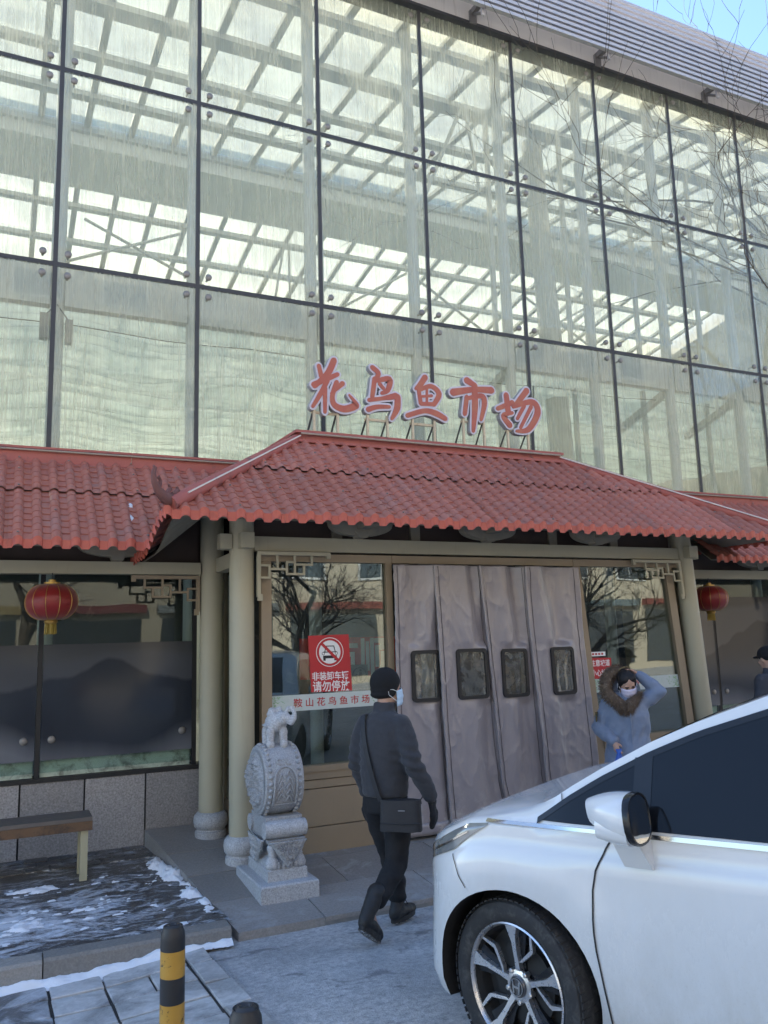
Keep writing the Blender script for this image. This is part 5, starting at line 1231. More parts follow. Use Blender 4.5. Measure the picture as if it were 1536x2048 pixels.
def car(label, loc, rotz, steer=0.0, detail=True):
    t = thing('parked_car', label, 'car', loc, rotz)
    us = [-3.78, -3.765, -3.74, -3.70]+[-3.62+0.06*i for i in range(60)]+[0.0+0.03*i for i in range(0, 22)]+[0.66, 0.69, 0.715, 0.735, 0.752, 0.765, 0.773]
    us = sorted(set(round(x, 4) for x in us if x <= 0.7365)|{0.7365}); us = [u for i, u in enumerate(us) if i == 0 or u-us[i-1] > 0.006]
    mb = MB(); rings = []
    for u in us:
        p = smooth_line(section(u), 2); ring = [(u, a, b) for a, b in p]; mir = [(u, 2*CARC-a, b) for a, b in p[-2:0:-1]]
        rings.append(ring+mir)
    mb.loft(rings); me = finish(mb.mesh('body'), True, 30)
    bo = bpy.data.objects.new('body_tmp', me); COL.objects.link(bo); me.materials.append(M['paint']); me.materials.append(M['well'])
    cuts = []
    for u in (0.0, -2.76):
        for s_ in (0, 1):
            c = MB(); y0, y1 = ((-0.27, 0.4) if s_ == 0 else (2*CARC-0.4, 2*CARC+0.27))
            c.lathe([(0.362, y0), (0.362, y1)], (u, 0, 0.335), 48, axis='y'); cm = finish(c.mesh('cut')); cm.materials.append(M['paint']); cm.materials.append(M['well'])
            cm.polygons.foreach_set('material_index', [1]*len(cm.polygons)); co = bpy.data.objects.new('cut', cm); COL.objects.link(co); cuts.append(co)
            m = bo.modifiers.new('b', 'BOOLEAN'); m.operation = 'DIFFERENCE'; m.object = co; m.solver = 'EXACT'
    bpy.context.view_layer.update(); ev = bpy.data.meshes.new_from_object(bo.evaluated_get(bpy.context.evaluated_depsgraph_get()))
    for c in cuts+[bo]: bpy.data.objects.remove(c)
    ev.polygons.foreach_set('use_smooth', [True]*len(ev.polygons)); ev.set_sharp_from_angle(angle=radians(28)); ev.name = 'body'
    body = obj('body', ev, None, t, local=True)
    def patch(name, poly, mat, lift, nu=36, nw=10, parent=t, side=0):
        """region of the flank between a lower and an upper line, poly = (lower [(u,w)], upper [(u,w)])"""
        lo, up = poly; mb = MB(); u0, u1 = lo[0][0], lo[-1][0]
        def f(a, b):
            u = lerp(u0, u1, a); w = lerp(interp(u, lo), interp(u, up), b); v = side_v(u, w)+lift
            return (u, v if side == 0 else 2*CARC-v, w)
        mb.grid(f, nu, nw); return obj(name, mb, mat, parent, smooth=True, angle=None, local=True)
    top = lambda d: [(u, interp(u, WTOP)-d) for u in [-3.2+0.05*i for i in range(70)]]
    for sd in (0, 1):
        lo = [(-3.1, 1.005), (-2.5, 1.0), (-1.0, 0.985), (-0.13, 0.972)]
        up = [(-3.1, 1.10), (-2.98, 1.30), (-2.7, 1.385), (-2.2, 1.42), (-1.6, 1.435), (-1.3, 1.44), (-1.12, 1.430), (-0.987, 1.405), (-0.749, 1.322), (-0.565, 1.240), (-0.375, 1.138), (-0.25, 1.06), (-0.18, 1.010), (-0.13, 0.976)]
        win = patch('side_window', (lo, up), M['tint'], 0.004, 90, 12, side=sd)
        for uu, wd in ((-0.548, 0.034), (-1.62, 0.06), (-2.6, 0.05)):
            patch('pillar_trim', ([(uu-wd, 0.984), (uu+wd, 0.984)], [(uu-wd-0.02, interp(uu-wd-0.02, up)-0.0), (uu+wd-0.02, interp(uu+wd-0.02, up))]), M['trim'], 0.007, 4, 10, parent=win, side=sd)
        patch('window_edge', ([(u, w-0.018) for u, w in up[2:]], [(u, w+0.006) for u, w in up[2:]]), M['trim'], 0.006, 60, 3, parent=win, side=sd)
        patch('chrome_strip', ([(-3.1, 0.978), (-1.0, 0.960), (0.10, 0.944)], [(-3.1, 0.994), (-1.0, 0.978), (0.10, 0.955)]), M['chrome'], 0.009, 60, 3, side=sd)
        hl = patch('headlight', ([(0.085, 0.934), (0.18, 0.875), (0.263, 0.815), (0.36, 0.775), (0.50, 0.71)], [(0.085, 0.941), (0.18, 0.928), (0.263, 0.890), (0.36, 0.840), (0.50, 0.765)]), M['lamp'], 0.006, 40, 6, side=sd)
        patch('lamp_strip', ([(0.18, 0.895), (0.30, 0.83), (0.44, 0.765)], [(0.18, 0.900), (0.30, 0.838), (0.44, 0.773)]), M['chrome'], 0.010, 20, 2, parent=hl, side=sd)
        def gap(pts, wd=0.0035, nm='panel_gap'):
            mb = MB(); n = 0; Q = []
            for (a, b) in zip(pts, pts[1:]):
                for q in range(8): Q.append((lerp(a[0], b[0], q/8), lerp(a[1], b[1], q/8)))
            Q.append(pts[-1]); P = []
            for i, (u, w) in enumerate(Q):
                a, b = Vector(Q[max(0, i-1)]), Vector(Q[min(len(Q)-1, i+1)]); d = (b-a).normalized(); nn = Vector((-d.y, d.x))*wd
                for s_ in (-1, 1):
                    uu, ww = u+nn.x*s_, w+nn.y*s_; vv = side_v(uu, ww)+0.0035; P.append((uu, vv if sd == 0 else 2*CARC-vv, ww))
            mb.v = P
            for i in range(len(Q)-1): mb.face((2*i, 2*i+1, 2*i+3, 2*i+2))
            obj(nm, mb, M['black'], body, local=True)
        gap([(-0.45, 0.955), (-0.415, 0.90), (-0.375, 0.82), (-0.360, 0.75), (-0.358, 0.65), (-0.364, 0.54), (-0.385, 0.40), (-0.405, 0.27)])
        gap([(-1.60, 0.965), (-1.60, 0.7), (-1.62, 0.30)]); gap([(-2.62, 0.97), (-2.60, 0.85), (-2.42, 0.62), (-2.36, 0.30)])
        gap([(0.262, 0.80), (0.225, 0.73), (0.19, 0.68)], 0.002); gap([(-0.405, 0.27), (-1.62, 0.28), (-2.36, 0.29)], 0.004)
        gap([(-0.225, 1.075), (-0.236, 1.02), (-0.20, 0.99)], 0.002)
        for uu in (-1.42, -2.42):
            mb = MB(); vv = side_v(uu, 0.84); s_ = (lambda v: v) if sd == 0 else (lambda v: 2*CARC-v)
            mb.tube([(uu+0.11, s_(vv+0.006), 0.845), (uu+0.08, s_(vv+0.032), 0.85), (uu-0.08, s_(vv+0.032), 0.855), (uu-0.11, s_(vv+0.006), 0.855)], 0.014, 8); obj('door_handle', mb, M['paint'], t, smooth=True, local=True)
    # windscreen, rear screen, grille, lamps, plates
    mb = MB()
    def scr(a, b, u0=-0.18, u1=-1.02):
        u = lerp(u0, u1, b); p = section(u); lim = p[12][0]-0.20; v = lerp(lim, 2*CARC-lim, a); x = abs(v-CARC)/(p[12][0]-CARC); q = 1-x
        h = interp(q, [(0, 0), (0.06, 0.35), (0.14, 0.58), (0.35, 0.82), (0.65, 0.95), (1, 1)]); return (u, v, lerp(p[12][1], p[17][1], h)+0.005)
    mb.grid(scr, 24, 16); obj('windscreen', mb, M['tint'], t, smooth=True, angle=None, local=True)
    mb = MB(); mb.grid(lambda a, b: scr(a, b, -3.12, -3.56), 20, 10); obj('rear_screen', mb, M['tint'], t, smooth=True, angle=None, local=True)
    def nose(name, half, w0, w1, mat, lift=0.006):
        mb = MB()
        def f(a, b):
            w = lerp(w0, w1, b); y = CARC+half*(2*a-1); lo, hi = 0.2, 0.7365
            for _ in range(30):
                m = (lo+hi)/2
                if side_v(m, w)-CARC > abs(y-CARC): lo = m
                else: hi = m
            return (lo+lift, y, w)
        mb.grid(f, 30, 4); obj(name, mb, mat, t, smooth=True, angle=None, local=True)
    nose('grille', 0.45, 0.54, 0.585, M['trim']); nose('air_intake', 0.40, 0.30, 0.40, M['trim'])
    mb = MB(); mb.box(0.725, 0.745, CARC-0.22, CARC+0.22, 0.42, 0.52); obj('number_plate', mb, plain('blue_plate', (0.03, 0.08, 0.35), 0.4, bump=0), t, local=True)
    for s_ in (-1, 1):
        mb = MB(); mb.box(-3.79, -3.60, CARC+s_*0.72-0.12, CARC+s_*0.72+0.12, 0.80, 0.98); obj('tail_light', mb, plain('red_tail_lamp', (0.35, 0.01, 0.01), 0.15, bump=0), t, local=True)
    # mirrors
    for sd in (0, 1):
        s_ = (lambda v: v) if sd == 0 else (lambda v: 2*CARC-v)
        cu, cv, cw = -0.505, 0.135, 1.046
        mb = MB(); rings = []; n = 28
        for q in range(9):                                   # housing: blunt towards the nose, open to the rear
            k = q/8; uu = cu+0.085-0.165*k; sc = (1-(1-k)**2.2*0.48)*(1.0 if k < 0.9 else 0.985)
            rings.append([(uu+0.012*sin(a), s_(cv+sc*0.108*(abs(cos(a))**0.75)*(1 if cos(a) > 0 else -1)), cw+0.012*(1-k)+sc*0.086*(abs(sin(a))**0.8)*(1 if sin(a) > 0 else -1)) for a in [2*pi*i/n for i in range(n)]])
        mb.loft(rings); mi = obj('wing_mirror', mb, M['paint'], t, smooth=True, angle=35, local=True)
        def ring(k, a): return (cu-0.082+0.012*sin(a), s_(cv+k*0.108*(abs(cos(a))**0.75)*(1 if cos(a) > 0 else -1)), cw+k*0.086*(abs(sin(a))**0.8)*(1 if sin(a) > 0 else -1))
        bz = MB(); bz.loft([[(ring(k, a)[0]+d, ring(k, a)[1], ring(k, a)[2]) for a in [2*pi*i/n for i in range(n)]] for k, d in ((1.005, 0.016), (1.018, 0.0), (0.99, -0.008), (0.91, -0.008), (0.89, -0.003))], cap=False); obj('mirror_bezel', bz, M['trim'], mi, smooth=True, local=True)
        gm = MB(); gm.v = [(ring(0.90, 2*pi*i/n)[0]-0.006, ring(0.90, 2*pi*i/n)[1], ring(0.90, 2*pi*i/n)[2]) for i in range(n)]; gm.face(list(range(n))); obj('mirror_glass', gm, M['mirror'], mi, local=True)
        lo = MB(); rings = []
        for q in range(5):
            k = q/4; uu = cu+0.05-0.12*k; sc = 0.80+0.22*sin(k*pi/2)
            rings.append([(uu, s_(cv+sc*0.099*(abs(cos(a))**0.75)*(1 if cos(a) > 0 else -1)), cw-0.030+sc*0.062*(abs(sin(a))**0.7)*(1 if sin(a) > 0 else -0.95)) for a in [2*pi*i/n for i in range(n)]])
        lo.loft(rings); lob = obj('mirror_lower_shell', lo, M['paint'], mi, smooth=True, angle=40, local=True)
        ft = MB(); v0 = side_v(-0.54, 0.90)
        ft.hexa([(-0.60, s_(v0-0.01), 0.850), (-0.485, s_(v0-0.01), 0.850), (-0.60, s_(v0+0.035), 0.856), (-0.495, s_(v0+0.035), 0.856), (-0.585, s_(v0+0.0), 0.965), (-0.47, s_(v0+0.0), 0.965), (-0.565, s_(v0+0.105), 0.975), (-0.47, s_(v0+0.105), 0.975)]); obj('mirror_foot', ft, M['paint'], mi, local=True)
    # wheels
    ty = MB(); ty.lathe([(0.232, 0.0), (0.246, 0.012), (0.262, 0.018), (0.292, 0.020), (0.312, 0.012), (0.322, -0.004), (0.326, -0.03), (0.326, -0.18), (0.318, -0.20), (0.26, -0.215), (0.23, -0.20)], n=72, axis='y', cap=False)
    tyre = finish(ty.mesh('tyre'), True, 35); tyre.materials.append(M['rubber'])
    tb = MB()
    for k in range(72):
        a = 2*pi*k/72
        for y in (-0.012, -0.075, -0.135):
            tb.hexa([((0.3255+dr)*cos(a+da+0.25*(y0_)), y0_, (0.3255+dr)*sin(a+da+0.25*y0_)) for dr in (-0.004, 0.0022) for y0_ in (y-0.022, y+0.022) for da in (-0.031, 0.031)])
    tread = finish(tb.mesh('tread')); tread.materials.append(M['rubber'])
    rm = MB(); rm.lathe([(0.236, 0.004), (0.240, 0.012), (0.234, 0.016), (0.227, 0.006), (0.225, -0.004)], n=64, axis='y', cap=False); rim = finish(rm.mesh('rim'), True, 35); rim.materials.append(M['alloy'])
    dk = MB(); dk.lathe([(0.2255, -0.003), (0.216, -0.03), (0.205, -0.10)], n=48, axis='y', cap=False); dk.lathe([(0.212, -0.075), (0.02, -0.07)], n=40, axis='y', cap=True); dk.lathe([(0.15, -0.068), (0.15, -0.05), (0.05, -0.045)], n=32, axis='y')
    dark = finish(dk.mesh('brake_disc')); dark.materials.append(M['well'])
    sp = MB(); bsp = MB()
    for k in range(5):
        a0 = 2*pi*k/5+0.30
        def pol(r, a): return (r*cos(a0+a), r*sin(a0+a))
        def pr(m, poly, d0, d1, f=lambda x, z, d: 0):
            m.prism(poly, lambda x, z, d: (x, d-0.035*(1-((x*x+z*z)**0.5)/0.235)**2*0-0.03*((0.235-(x*x+z*z)**0.5)/0.235)*0+f(x, z, d), z), d0, d1)
        cup = lambda x, z, d: -0.028*(1-min(1, (x*x+z*z)**0.5/0.235))
        pr(sp, [pol(0.045, -0.30), pol(0.10, -0.12), pol(0.165, -0.10), pol(0.230, -0.17), pol(0.232, 0.09), pol(0.185, 0.035), pol(0.12, 0.04), pol(0.045, 0.28)], -0.018, 0.006, cup)
        pr(sp, [pol(0.085, 0.0), pol(0.105, 0.20), pol(0.165, 0.46), pol(0.228, 0.36), pol(0.228, 0.405), pol(0.172, 0.545), pol(0.155, 0.53), pol(0.095, 0.26)], -0.020, 0.000, cup)
        pr(bsp, [pol(0.05, -0.55), pol(0.11, -0.28), pol(0.225, -0.30), pol(0.23, 0.24), pol(0.12, 0.20), pol(0.05, 0.5)], -0.045, -0.019, cup)
    sp.lathe([(0.06, -0.03), (0.06, -0.016), (0.045, -0.012)], n=24, axis='y')
    spm = finish(sp.mesh('spokes'), False); spm.materials.append(M['alloy']); bspm = finish(bsp.mesh('dark_spokes')); bspm.materials.append(M['trim'])
    cap = MB(); cap.lathe([(0.040, -0.02), (0.040, -0.006), (0.036, -0.002), (0.034, -0.004), (0.002, -0.003)], n=28, axis='y'); capm = finish(cap.mesh('hub_cap'), True, 30); capm.materials.append(plain('dark_grey_hub', (0.12, 0.12, 0.125), 0.3, 0.6, bump=0))
    em = MB()
    for s_ in (-1, 1):
        em.prism([(s_*0.021, 0.023), (s_*0.014, 0.023), (s_*0.0085, -0.023), (s_*0.0165, -0.023)], lambda x, z, d: (x, d, z), -0.004, 0.0035)
    em.prism([(-0.012, 0.005), (0.012, 0.005), (0.012, -0.004), (-0.012, -0.004)], lambda x, z, d: (x, d, z), -0.004, 0.0032)
    o_, i_ = circle(0, 0, 0.033, 28), circle(0, 0, 0.0295, 28); em.loft([[(x, d, z) for x, z in q] for q, d in ((o_, -0.004), (o_, 0.0025), (i_, 0.0025), (i_, -0.004))], cap=False)
    emm = finish(em.mesh('hub_emblem')); emm.materials.append(M['chrome'])
    nu = MB(); nu.lathe([(0.010, -0.03), (0.010, -0.004), (0.006, -0.001)], n=8, axis='y'); nutm = finish(nu.mesh('wheel_nut')); nutm.materials.append(M['steel'])
    for u, st in ((0.0, steer), (-2.76, 0.0)):
        for sd in (0, 1):
            w = inst('wheel', tyre, (0, 0, 0), None); w.parent = t; w.location = (u, 0.0 if sd == 0 else 2*CARC, 0.326); w.rotation_euler = (0, 0, st+(0 if sd == 0 else pi))
            for nm, m in (('tread', tread), ('rim', rim), ('brake_disc', dark), ('dark_spokes', bspm), ('spokes', spm), ('hub_cap', capm), ('hub_emblem', emm)):
                c = bpy.data.objects.new(nm, m); COL.objects.link(c); c.parent = w
            for k in range(5):
                c = bpy.data.objects.new('wheel_nut', nutm); COL.objects.link(c); c.parent = w; a = 2*pi*k/5+0.93; c.location = (0.060*cos(a), -0.006, 0.060*sin(a))
    return t
CAR = car('white car close at the right, nose towards the porch', (1.8997, 2.9237, base_z(2.9)-0.002), radians(119), radians(-14))
# ------------------------------------------------------------------ people
M['skin'] = plain('skin', (0.48, 0.29, 0.21), 0.5, var=0.08, scale=12, bump=0.05, Subsurface_Weight=0.08)
M['fleece'] = plain('dark_grey_fleece', (0.038, 0.039, 0.045), 0.9, var=0.25, scale=40, bump=0.4, bscale=200, Sheen_Weight=0.12)
M['trousers'] = plain('black_trousers', (0.013, 0.013, 0.015), 0.85, var=0.25, scale=10)
M['boot'] = plain('black_boot_leather', (0.022, 0.021, 0.021), 0.55, var=0.3, scale=14, bump=0.3, bscale=80)
M['knit'] = plain('black_knit', (0.010, 0.010, 0.011), 0.95, var=0.2, scale=60, bump=0.5, bscale=260)
M['glove'] = plain('black_glove', (0.016, 0.016, 0.018), 0.8, var=0.2, scale=20)
M['maskblue'] = plain('pale_blue_mask', (0.46, 0.60, 0.74), 0.7, var=0.05, bump=0.1)
M['masklilac'] = plain('pale_lilac_mask', (0.62, 0.58, 0.72), 0.7, var=0.05, bump=0.1)
M['parka'] = plain('blue_grey_parka', (0.175, 0.215, 0.30), 0.6, var=0.14, scale=6, col2=(0.23, 0.27, 0.35), fac2=(0.5, 0.8), bump=0.2, bscale=60, Sheen_Weight=0.2)
M['hair'] = plain('black_hair', (0.012, 0.010, 0.010), 0.65, var=0.3, scale=40)
M['fur'] = plain('brown_fur', (0.125, 0.085, 0.058), 0.8, var=0.45, scale=18, col2=(0.30, 0.24, 0.18), fac2=(0.52, 0.7), bump=0)
M['bagcloth'] = plain('black_bag_cloth', (0.020, 0.020, 0.023), 0.6, var=0.2, scale=10, bump=0.2)
M['darkcoat'] = plain('charcoal_coat', (0.045, 0.046, 0.055), 0.85, var=0.2, scale=14, bump=0.2)

def torso(mb, rows, n=28):
    mb.loft([[(cx+rx*cos(a)*(1 if True else 1), cy_+ry*sin(a), z) for a in [2*pi*i/n for i in range(n)]] for z, cx, cy_, rx, ry in rows])
def hand(mb, wrist, d, out, size=1.0, curl=0.6, thumb=1, r=0.0088):
    """palm, four curled fingers of unequal length and a thumb leaving the side of the palm"""
    w, d, out = Vector(wrist), Vector(d).normalized(), Vector(out).normalized(); s_ = out.cross(d).normalized()*thumb
    palm = w+d*0.05*size
    for k in (-1.2, -0.4, 0.4, 1.2): limb(mb, [(*(w+d*0.015), 0.020*size), (*(palm+s_*0.017*k*size+d*0.03*size), 0.0135*size)], 8)
    for k, L in ((-1.5, 0.056), (-0.5, 0.072), (0.5, 0.078), (1.5, 0.070)):
        b = palm+d*0.034*size+s_*0.0145*k*size; a1, a2 = curl*0.6, curl*1.5
        p1 = b+(d*cos(a1)-out*sin(a1))*L*0.5*size; p2 = p1+(d*cos(a2)-out*sin(a2))*L*0.5*size
        limb(mb, [(*b, r*1.15*size), (*p1, r*size), (*p2, r*0.85*size)], 8)
    b = w+d*0.028*size+s_*0.026*size; p1 = b+(d*0.6+s_*0.7-out*0.3)*0.032*size; p2 = p1+(d*0.9+s_*0.1-out*0.5)*0.028*size
    limb(mb, [(*b, r*1.35*size), (*p1, r*1.15*size), (*p2, r*0.9*size)], 8)
def head_lumps(mb, c, R3, k=1.0, ears=True):
    """skull, jaw, nose, brow, ears, neck root - face towards local +y after R3"""
    def P(x, y, z): return Vector(c)+R3 @ Vector((x*k, y*k, z*k))
    mb.ball(P(0, -0.008, 0.022), (0.074*k, 0.092*k, 0.088*k), 18, 12, rot=R3); mb.ball(P(0, 0.030, -0.045), (0.056*k, 0.058*k, 0.066*k), 16, 10, rot=R3)
    mb.ball(P(0, 0.055, -0.085), (0.028*k, 0.025*k, 0.022*k), 10, 8, rot=R3)
    limb(mb, [(*P(0, 0.083, 0.005), 0.011*k), (*P(0, 0.100, -0.028), 0.015*k)], 8)
    for s_ in (-1, 1):
        mb.ball(P(s_*0.040, 0.062, -0.020), (0.026*k, 0.022*k, 0.020*k), 10, 8, rot=R3); mb.ball(P(s_*0.032, 0.078, 0.020), (0.026*k, 0.012*k, 0.008*k), 10, 6, rot=R3)
        if ears: mb.ball(P(s_*0.076, -0.008, -0.012), (0.010*k, 0.020*k, 0.032*k), 10, 8, rot=R3)
    mb.ball(P(0, 0.080, -0.060), (0.024*k, 0.010*k, 0.008*k), 10, 6, rot=R3)
def mask(c, R3, k, mat, parent):
    mb = MB()
    def P(x, y, z): return Vector(c)+R3 @ Vector((x*k, y*k, z*k))
    def f(u, v):
        a = (u-0.5)*2.3; z = lerp(-0.102, 0.006, v)-0.012*abs(a); pl = 0.004*abs(sin(v*pi*3))
        r = 0.082+0.026*cos(a*1.2)*(1-abs(v-0.55)*0.8)+pl; return P(r*sin(a)*0.93, 0.004+r*cos(a)*1.04, z)
    mb.grid(f, 20, 14); o = obj('face_mask', mb, mat, parent, smooth=True, angle=None, local=True); o.modifiers.new('t', 'SOLIDIFY').thickness = 0.003
    for s_ in (-1, 1):
        mb = MB(); mb.tube([P(s_*0.083, 0.045, -0.012), P(s_*0.088, 0.010, 0.004), P(s_*0.084, -0.026, 0.006), P(s_*0.086, -0.022, -0.03), P(s_*0.080, 0.035, -0.075)], 0.0022, 5); obj('ear_loop', mb, M['white'], o, local=True)

def walking_man():
    t = thing('person', 'person in dark grey jacket and black beanie walking past the stone drum', 'person', (2.36, 5.10, 0.0), -radians(58))
    t.scale = (0.967, 0.967, 0.967)
    Rh = Matrix.Rotation(radians(-34), 3, 'Z') @ Matrix.Rotation(radians(2), 3, 'X'); hc = (0.005, 0.045, 1.615)
    # body: one skin from head to feet
    b = MB(); head_lumps(b, hc, Rh); limb(b, [(0, 0.0, 1.40, 0.060), (0, 0.02, 1.50, 0.056), (0, 0.03, 1.56, 0.056)])
    torso(b, [(0.86, 0, 0, 0.13, 0.095), (1.0, 0, 0, 0.125, 0.09), (1.2, 0, 0, 0.14, 0.10), (1.36, 0, 0, 0.15, 0.09), (1.43, 0, 0, 0.08, 0.06)])
    RA_, LA_ = [(0.150, 0.0, 1.385), (0.240, -0.030, 1.135), (0.315, 0.065, 0.905)], [(-0.150, 0.0, 1.385), (-0.215, -0.03, 1.13), (-0.215, 0.075, 0.895)]
    for A in (RA_, LA_): limb(b, [(*A[0], 0.050), (*A[1], 0.036), (*A[2], 0.026)])
    LL, RL = [(-0.085, 0, 0.88), (-0.078, 0.165, 0.480), (-0.065, 0.225, 0.10)], [(0.085, -0.01, 0.88), (0.075, 0.0, 0.47), (0.06, -0.31, 0.25)]
    for A in (LL, RL): limb(b, [(*A[0], 0.078), (*A[1], 0.052), (*A[2], 0.036)])
    limb(b, [(-0.065, 0.20, 0.07, 0.030), (-0.06, 0.31, 0.06, 0.020)]); limb(b, [(0.06, -0.30, 0.22, 0.030), (0.058, -0.24, 0.13, 0.020)])
    hand(b, RA_[2], (0.10, 0.22, -1), (0.9, 0.2, 0.1), 1.0, 0.5, 1); hand(b, LA_[2], (0.0, 0.2, -1), (-0.9, 0.1, 0), 1.0, 0.5, -1)
    obj('body', fuse(b, 0.011, 3, 'body'), M['skin'], t, local=True)
    wr = lambda c: 0.006*fbm((c.x*9, c.y*9, c.z*5), 3)+0.003*fbm(c*28, 3)
    j = MB()
    torso(j, [(0.905, 0.0, -0.005, 0.162, 0.132), (0.925, 0, -0.005, 0.168, 0.140), (1.0, 0, -0.005, 0.172, 0.144), (1.12, 0, -0.008, 0.176, 0.142), (1.25, 0, -0.012, 0.180, 0.137), (1.35, 0, -0.012, 0.170, 0.122), (1.42, 0, -0.008, 0.148, 0.105), (1.465, 0, 0.004, 0.096, 0.088)])
    torso(j, [(1.43, 0, 0.004, 0.086, 0.084), (1.48, 0, 0.014, 0.078, 0.080), (1.535, 0, 0.022, 0.077, 0.080)])
    for A, s_ in ((RA_, 1), (LA_, -1)): limb(j, [(A[0][0]-0.01*s_, A[0][1], A[0][2]-0.005, 0.078), (A[0][0]+0.035*s_, A[0][1]-0.012, A[0][2]-0.10, 0.074), (*A[1], 0.064), (A[2][0]-0.01*s_, A[2][1]-0.012, A[2][2]+0.05, 0.056), (A[2][0], A[2][1], A[2][2]+0.015, 0.050)], 16)
    def jw(c):
        fold = 0.0
        for A in (RA_, LA_):
            d = (c-Vector(A[1])).length; fold += 0.010*exp(-(d/0.12)**2)*sin(c.z*95+c.x*30)
        return wr(c)+fold
    jk = obj('jacket', fuse(j, 0.012, 4, 'jacket', jw), M['fleece'], t, local=True)
    for A in (RA_, LA_):
        m = MB(); limb(m, [(A[2][0]+0.0, A[2][1]+0.01, A[2][2]+0.01, 0.034), (A[2][0], A[2][1]+0.012, A[2][2]-0.012, 0.032)])
        s_ = 1 if A is RA_ else -1
        hand(m, (A[2][0], A[2][1]+0.005, A[2][2]+0.0), (0.10*s_, 0.20, -1), (0.9*s_, 0.2, 0.1), 1.30, 0.35, s_, 0.0155); obj('glove', fuse(m, 0.0075, 2, 'glove'), M['glove'], t, local=True)
        m = MB(); m.tube([(A[2][0]-0.03*s_, A[2][1]-0.03, A[2][2]+0.02), (A[2][0]-0.045*s_, A[2][1]-0.05, A[2][2]-0.01), (A[2][0]-0.04*s_, A[2][1]-0.05, A[2][2]-0.035)], 0.004, 5); obj('cuff_cord', m, M['black'], t, local=True)
    p = MB(); torso(p, [(0.80, 0, 0, 0.150, 0.118), (0.90, 0, 0, 0.165, 0.125), (0.95, 0, 0, 0.15, 0.11)])
    limb(p, [(-0.08, 0.0, 0.84, 0.100), (-0.08, 0.075, 0.66, 0.094), (*LL[1], 0.078), (-0.072, 0.185, 0.33, 0.074), (-0.067, 0.215, 0.20, 0.066)], 16); limb(p, [(0.08, -0.005, 0.84, 0.102), (0.08, 0.015, 0.66, 0.094), (0.075, 0.002, 0.475, 0.078), (0.068, -0.12, 0.375, 0.074), (0.062, -0.22, 0.31, 0.068)], 16)
    obj('trousers', fuse(p, 0.012, 4, 'trousers', lambda c: 0.007*fbm((c.x*7, c.y*7, c.z*11), 3)+0.004*sin(c.z*55+c.y*20)*sst(0.55, 0.3, c.z)), M['trousers'], t, local=True)
    def boot(ank, heel, toe, up, shin):
        m = MB(); a, h, e, u_ = Vector(ank), Vector(heel), Vector(toe), Vector(up).normalized()
        d = (e-h).normalized()
        sh = Vector(shin).normalized()
        limb(m, [(*(a+sh*0.14), 0.064), (*(a+sh*0.06), 0.054), (*a, 0.049), (*(h+u_*0.055+d*0.03), 0.046)], 14); limb(m, [(*(h+u_*0.045+d*0.03), 0.044), (*(h+u_*0.052+d*0.11), 0.045), (*(h+u_*0.040+d*0.19), 0.041), (*(e+u_*0.034-d*0.03), 0.036)], 14)
        o = obj('boot', fuse(m, 0.009, 3, 'boot', lambda c: 0.003*fbm(c*30, 3)), M['boot'], t, local=True)
        s_ = MB(); side = d.cross(u_).normalized(); n = 16; outl = []
        L = (e-h).length
        for k in range(n):
            q = 2*pi*k/n; x = 0.5-0.52*cos(q); w = 0.046*sin(q)*(1+0.1*cos(q)); outl.append(h+d*L*x+side*w)
        s_.loft([[p_+u_*z for p_ in outl] for z in (-0.004, 0.026)]); so_ = obj('sole', s_, M['boot'], o, local=True)
        tr = MB()
        for k in range(9):
            x = 0.06+0.105*k; c0 = h+d*L*x; wv = 0.036*sqrt(max(0.05, 1-(2*x-1)**2))
            tr.hexa([c0+d*dx+side*sx*wv+u_*z for z in (-0.011, -0.003) for sx in (-1, 1) for dx in (-0.008, 0.008)])
        lug = obj('sole_lugs', tr, plain('snowy_lugs', (0.10, 0.10, 0.105), 0.8, var=0.5, scale=40, col2=(0.5, 0.5, 0.52), fac2=(0.5, 0.6)), o, local=True); lug['kind'] = 'stuff'
        lc = MB()
        for k in range(4): lc.tube([a+u_*(0.08-0.035*k)+d*0.055+side*sx for sx in (-0.025, 0, 0.025)], 0.0035, 5)
        lc.tube([a+d*0.062+u_*0.02, a+d*0.09-u_*0.03+side*0.02, a+d*0.07-u_*0.06+side*0.03], 0.003, 5); l_ = obj('laces', lc, M['black'], o, local=True); l_['kind'] = 'stuff'
    gl = gz(2.5, 5.16)
    boot((-0.065, 0.220, 0.125+gl), (-0.065, 0.145, 0.008+gl), (-0.055, 0.415, 0.008+gl), (0, 0, 1), (0, 0, 1)); boot((0.060, -0.335, 0.225+gl), (0.062, -0.425, 0.155+gl), (0.055, -0.210, 0.010+gl), (0, 0.56, 0.83), (0, 0.75, 0.66))
    h = MB(); h.ball(Vector(hc)+Rh @ Vector((0, -0.012, 0.052)), (0.093, 0.112, 0.108), 22, 14, rot=Rh); m_ = Vector(hc)+Rh @ Vector((0, -0.018, 0.0))
    for k in range(3): h.ball(m_+Vector((0, 0, 0.035-0.03*k)), (0.0905, 0.106, 0.040), 22, 8, rot=Rh)
    me = fuse(h, 0.009, 3, 'beanie'); bm = bmesh.new(); bm.from_mesh(me)
    pc = Vector(hc)+Rh @ Vector((0, 0.075, 0.030)); bmesh.ops.bisect_plane(bm, geom=bm.verts[:]+bm.edges[:]+bm.faces[:], plane_co=pc, plane_no=Rh @ Vector((0, 0.80, -0.60)), clear_outer=True); bm.to_mesh(me); bm.free()
    hat = obj('beanie', me, M['knit'], t, local=True); hat.modifiers.new('t', 'SOLIDIFY').thickness = 0.006
    mask(hc, Rh, 1.0, M['maskblue'], t)
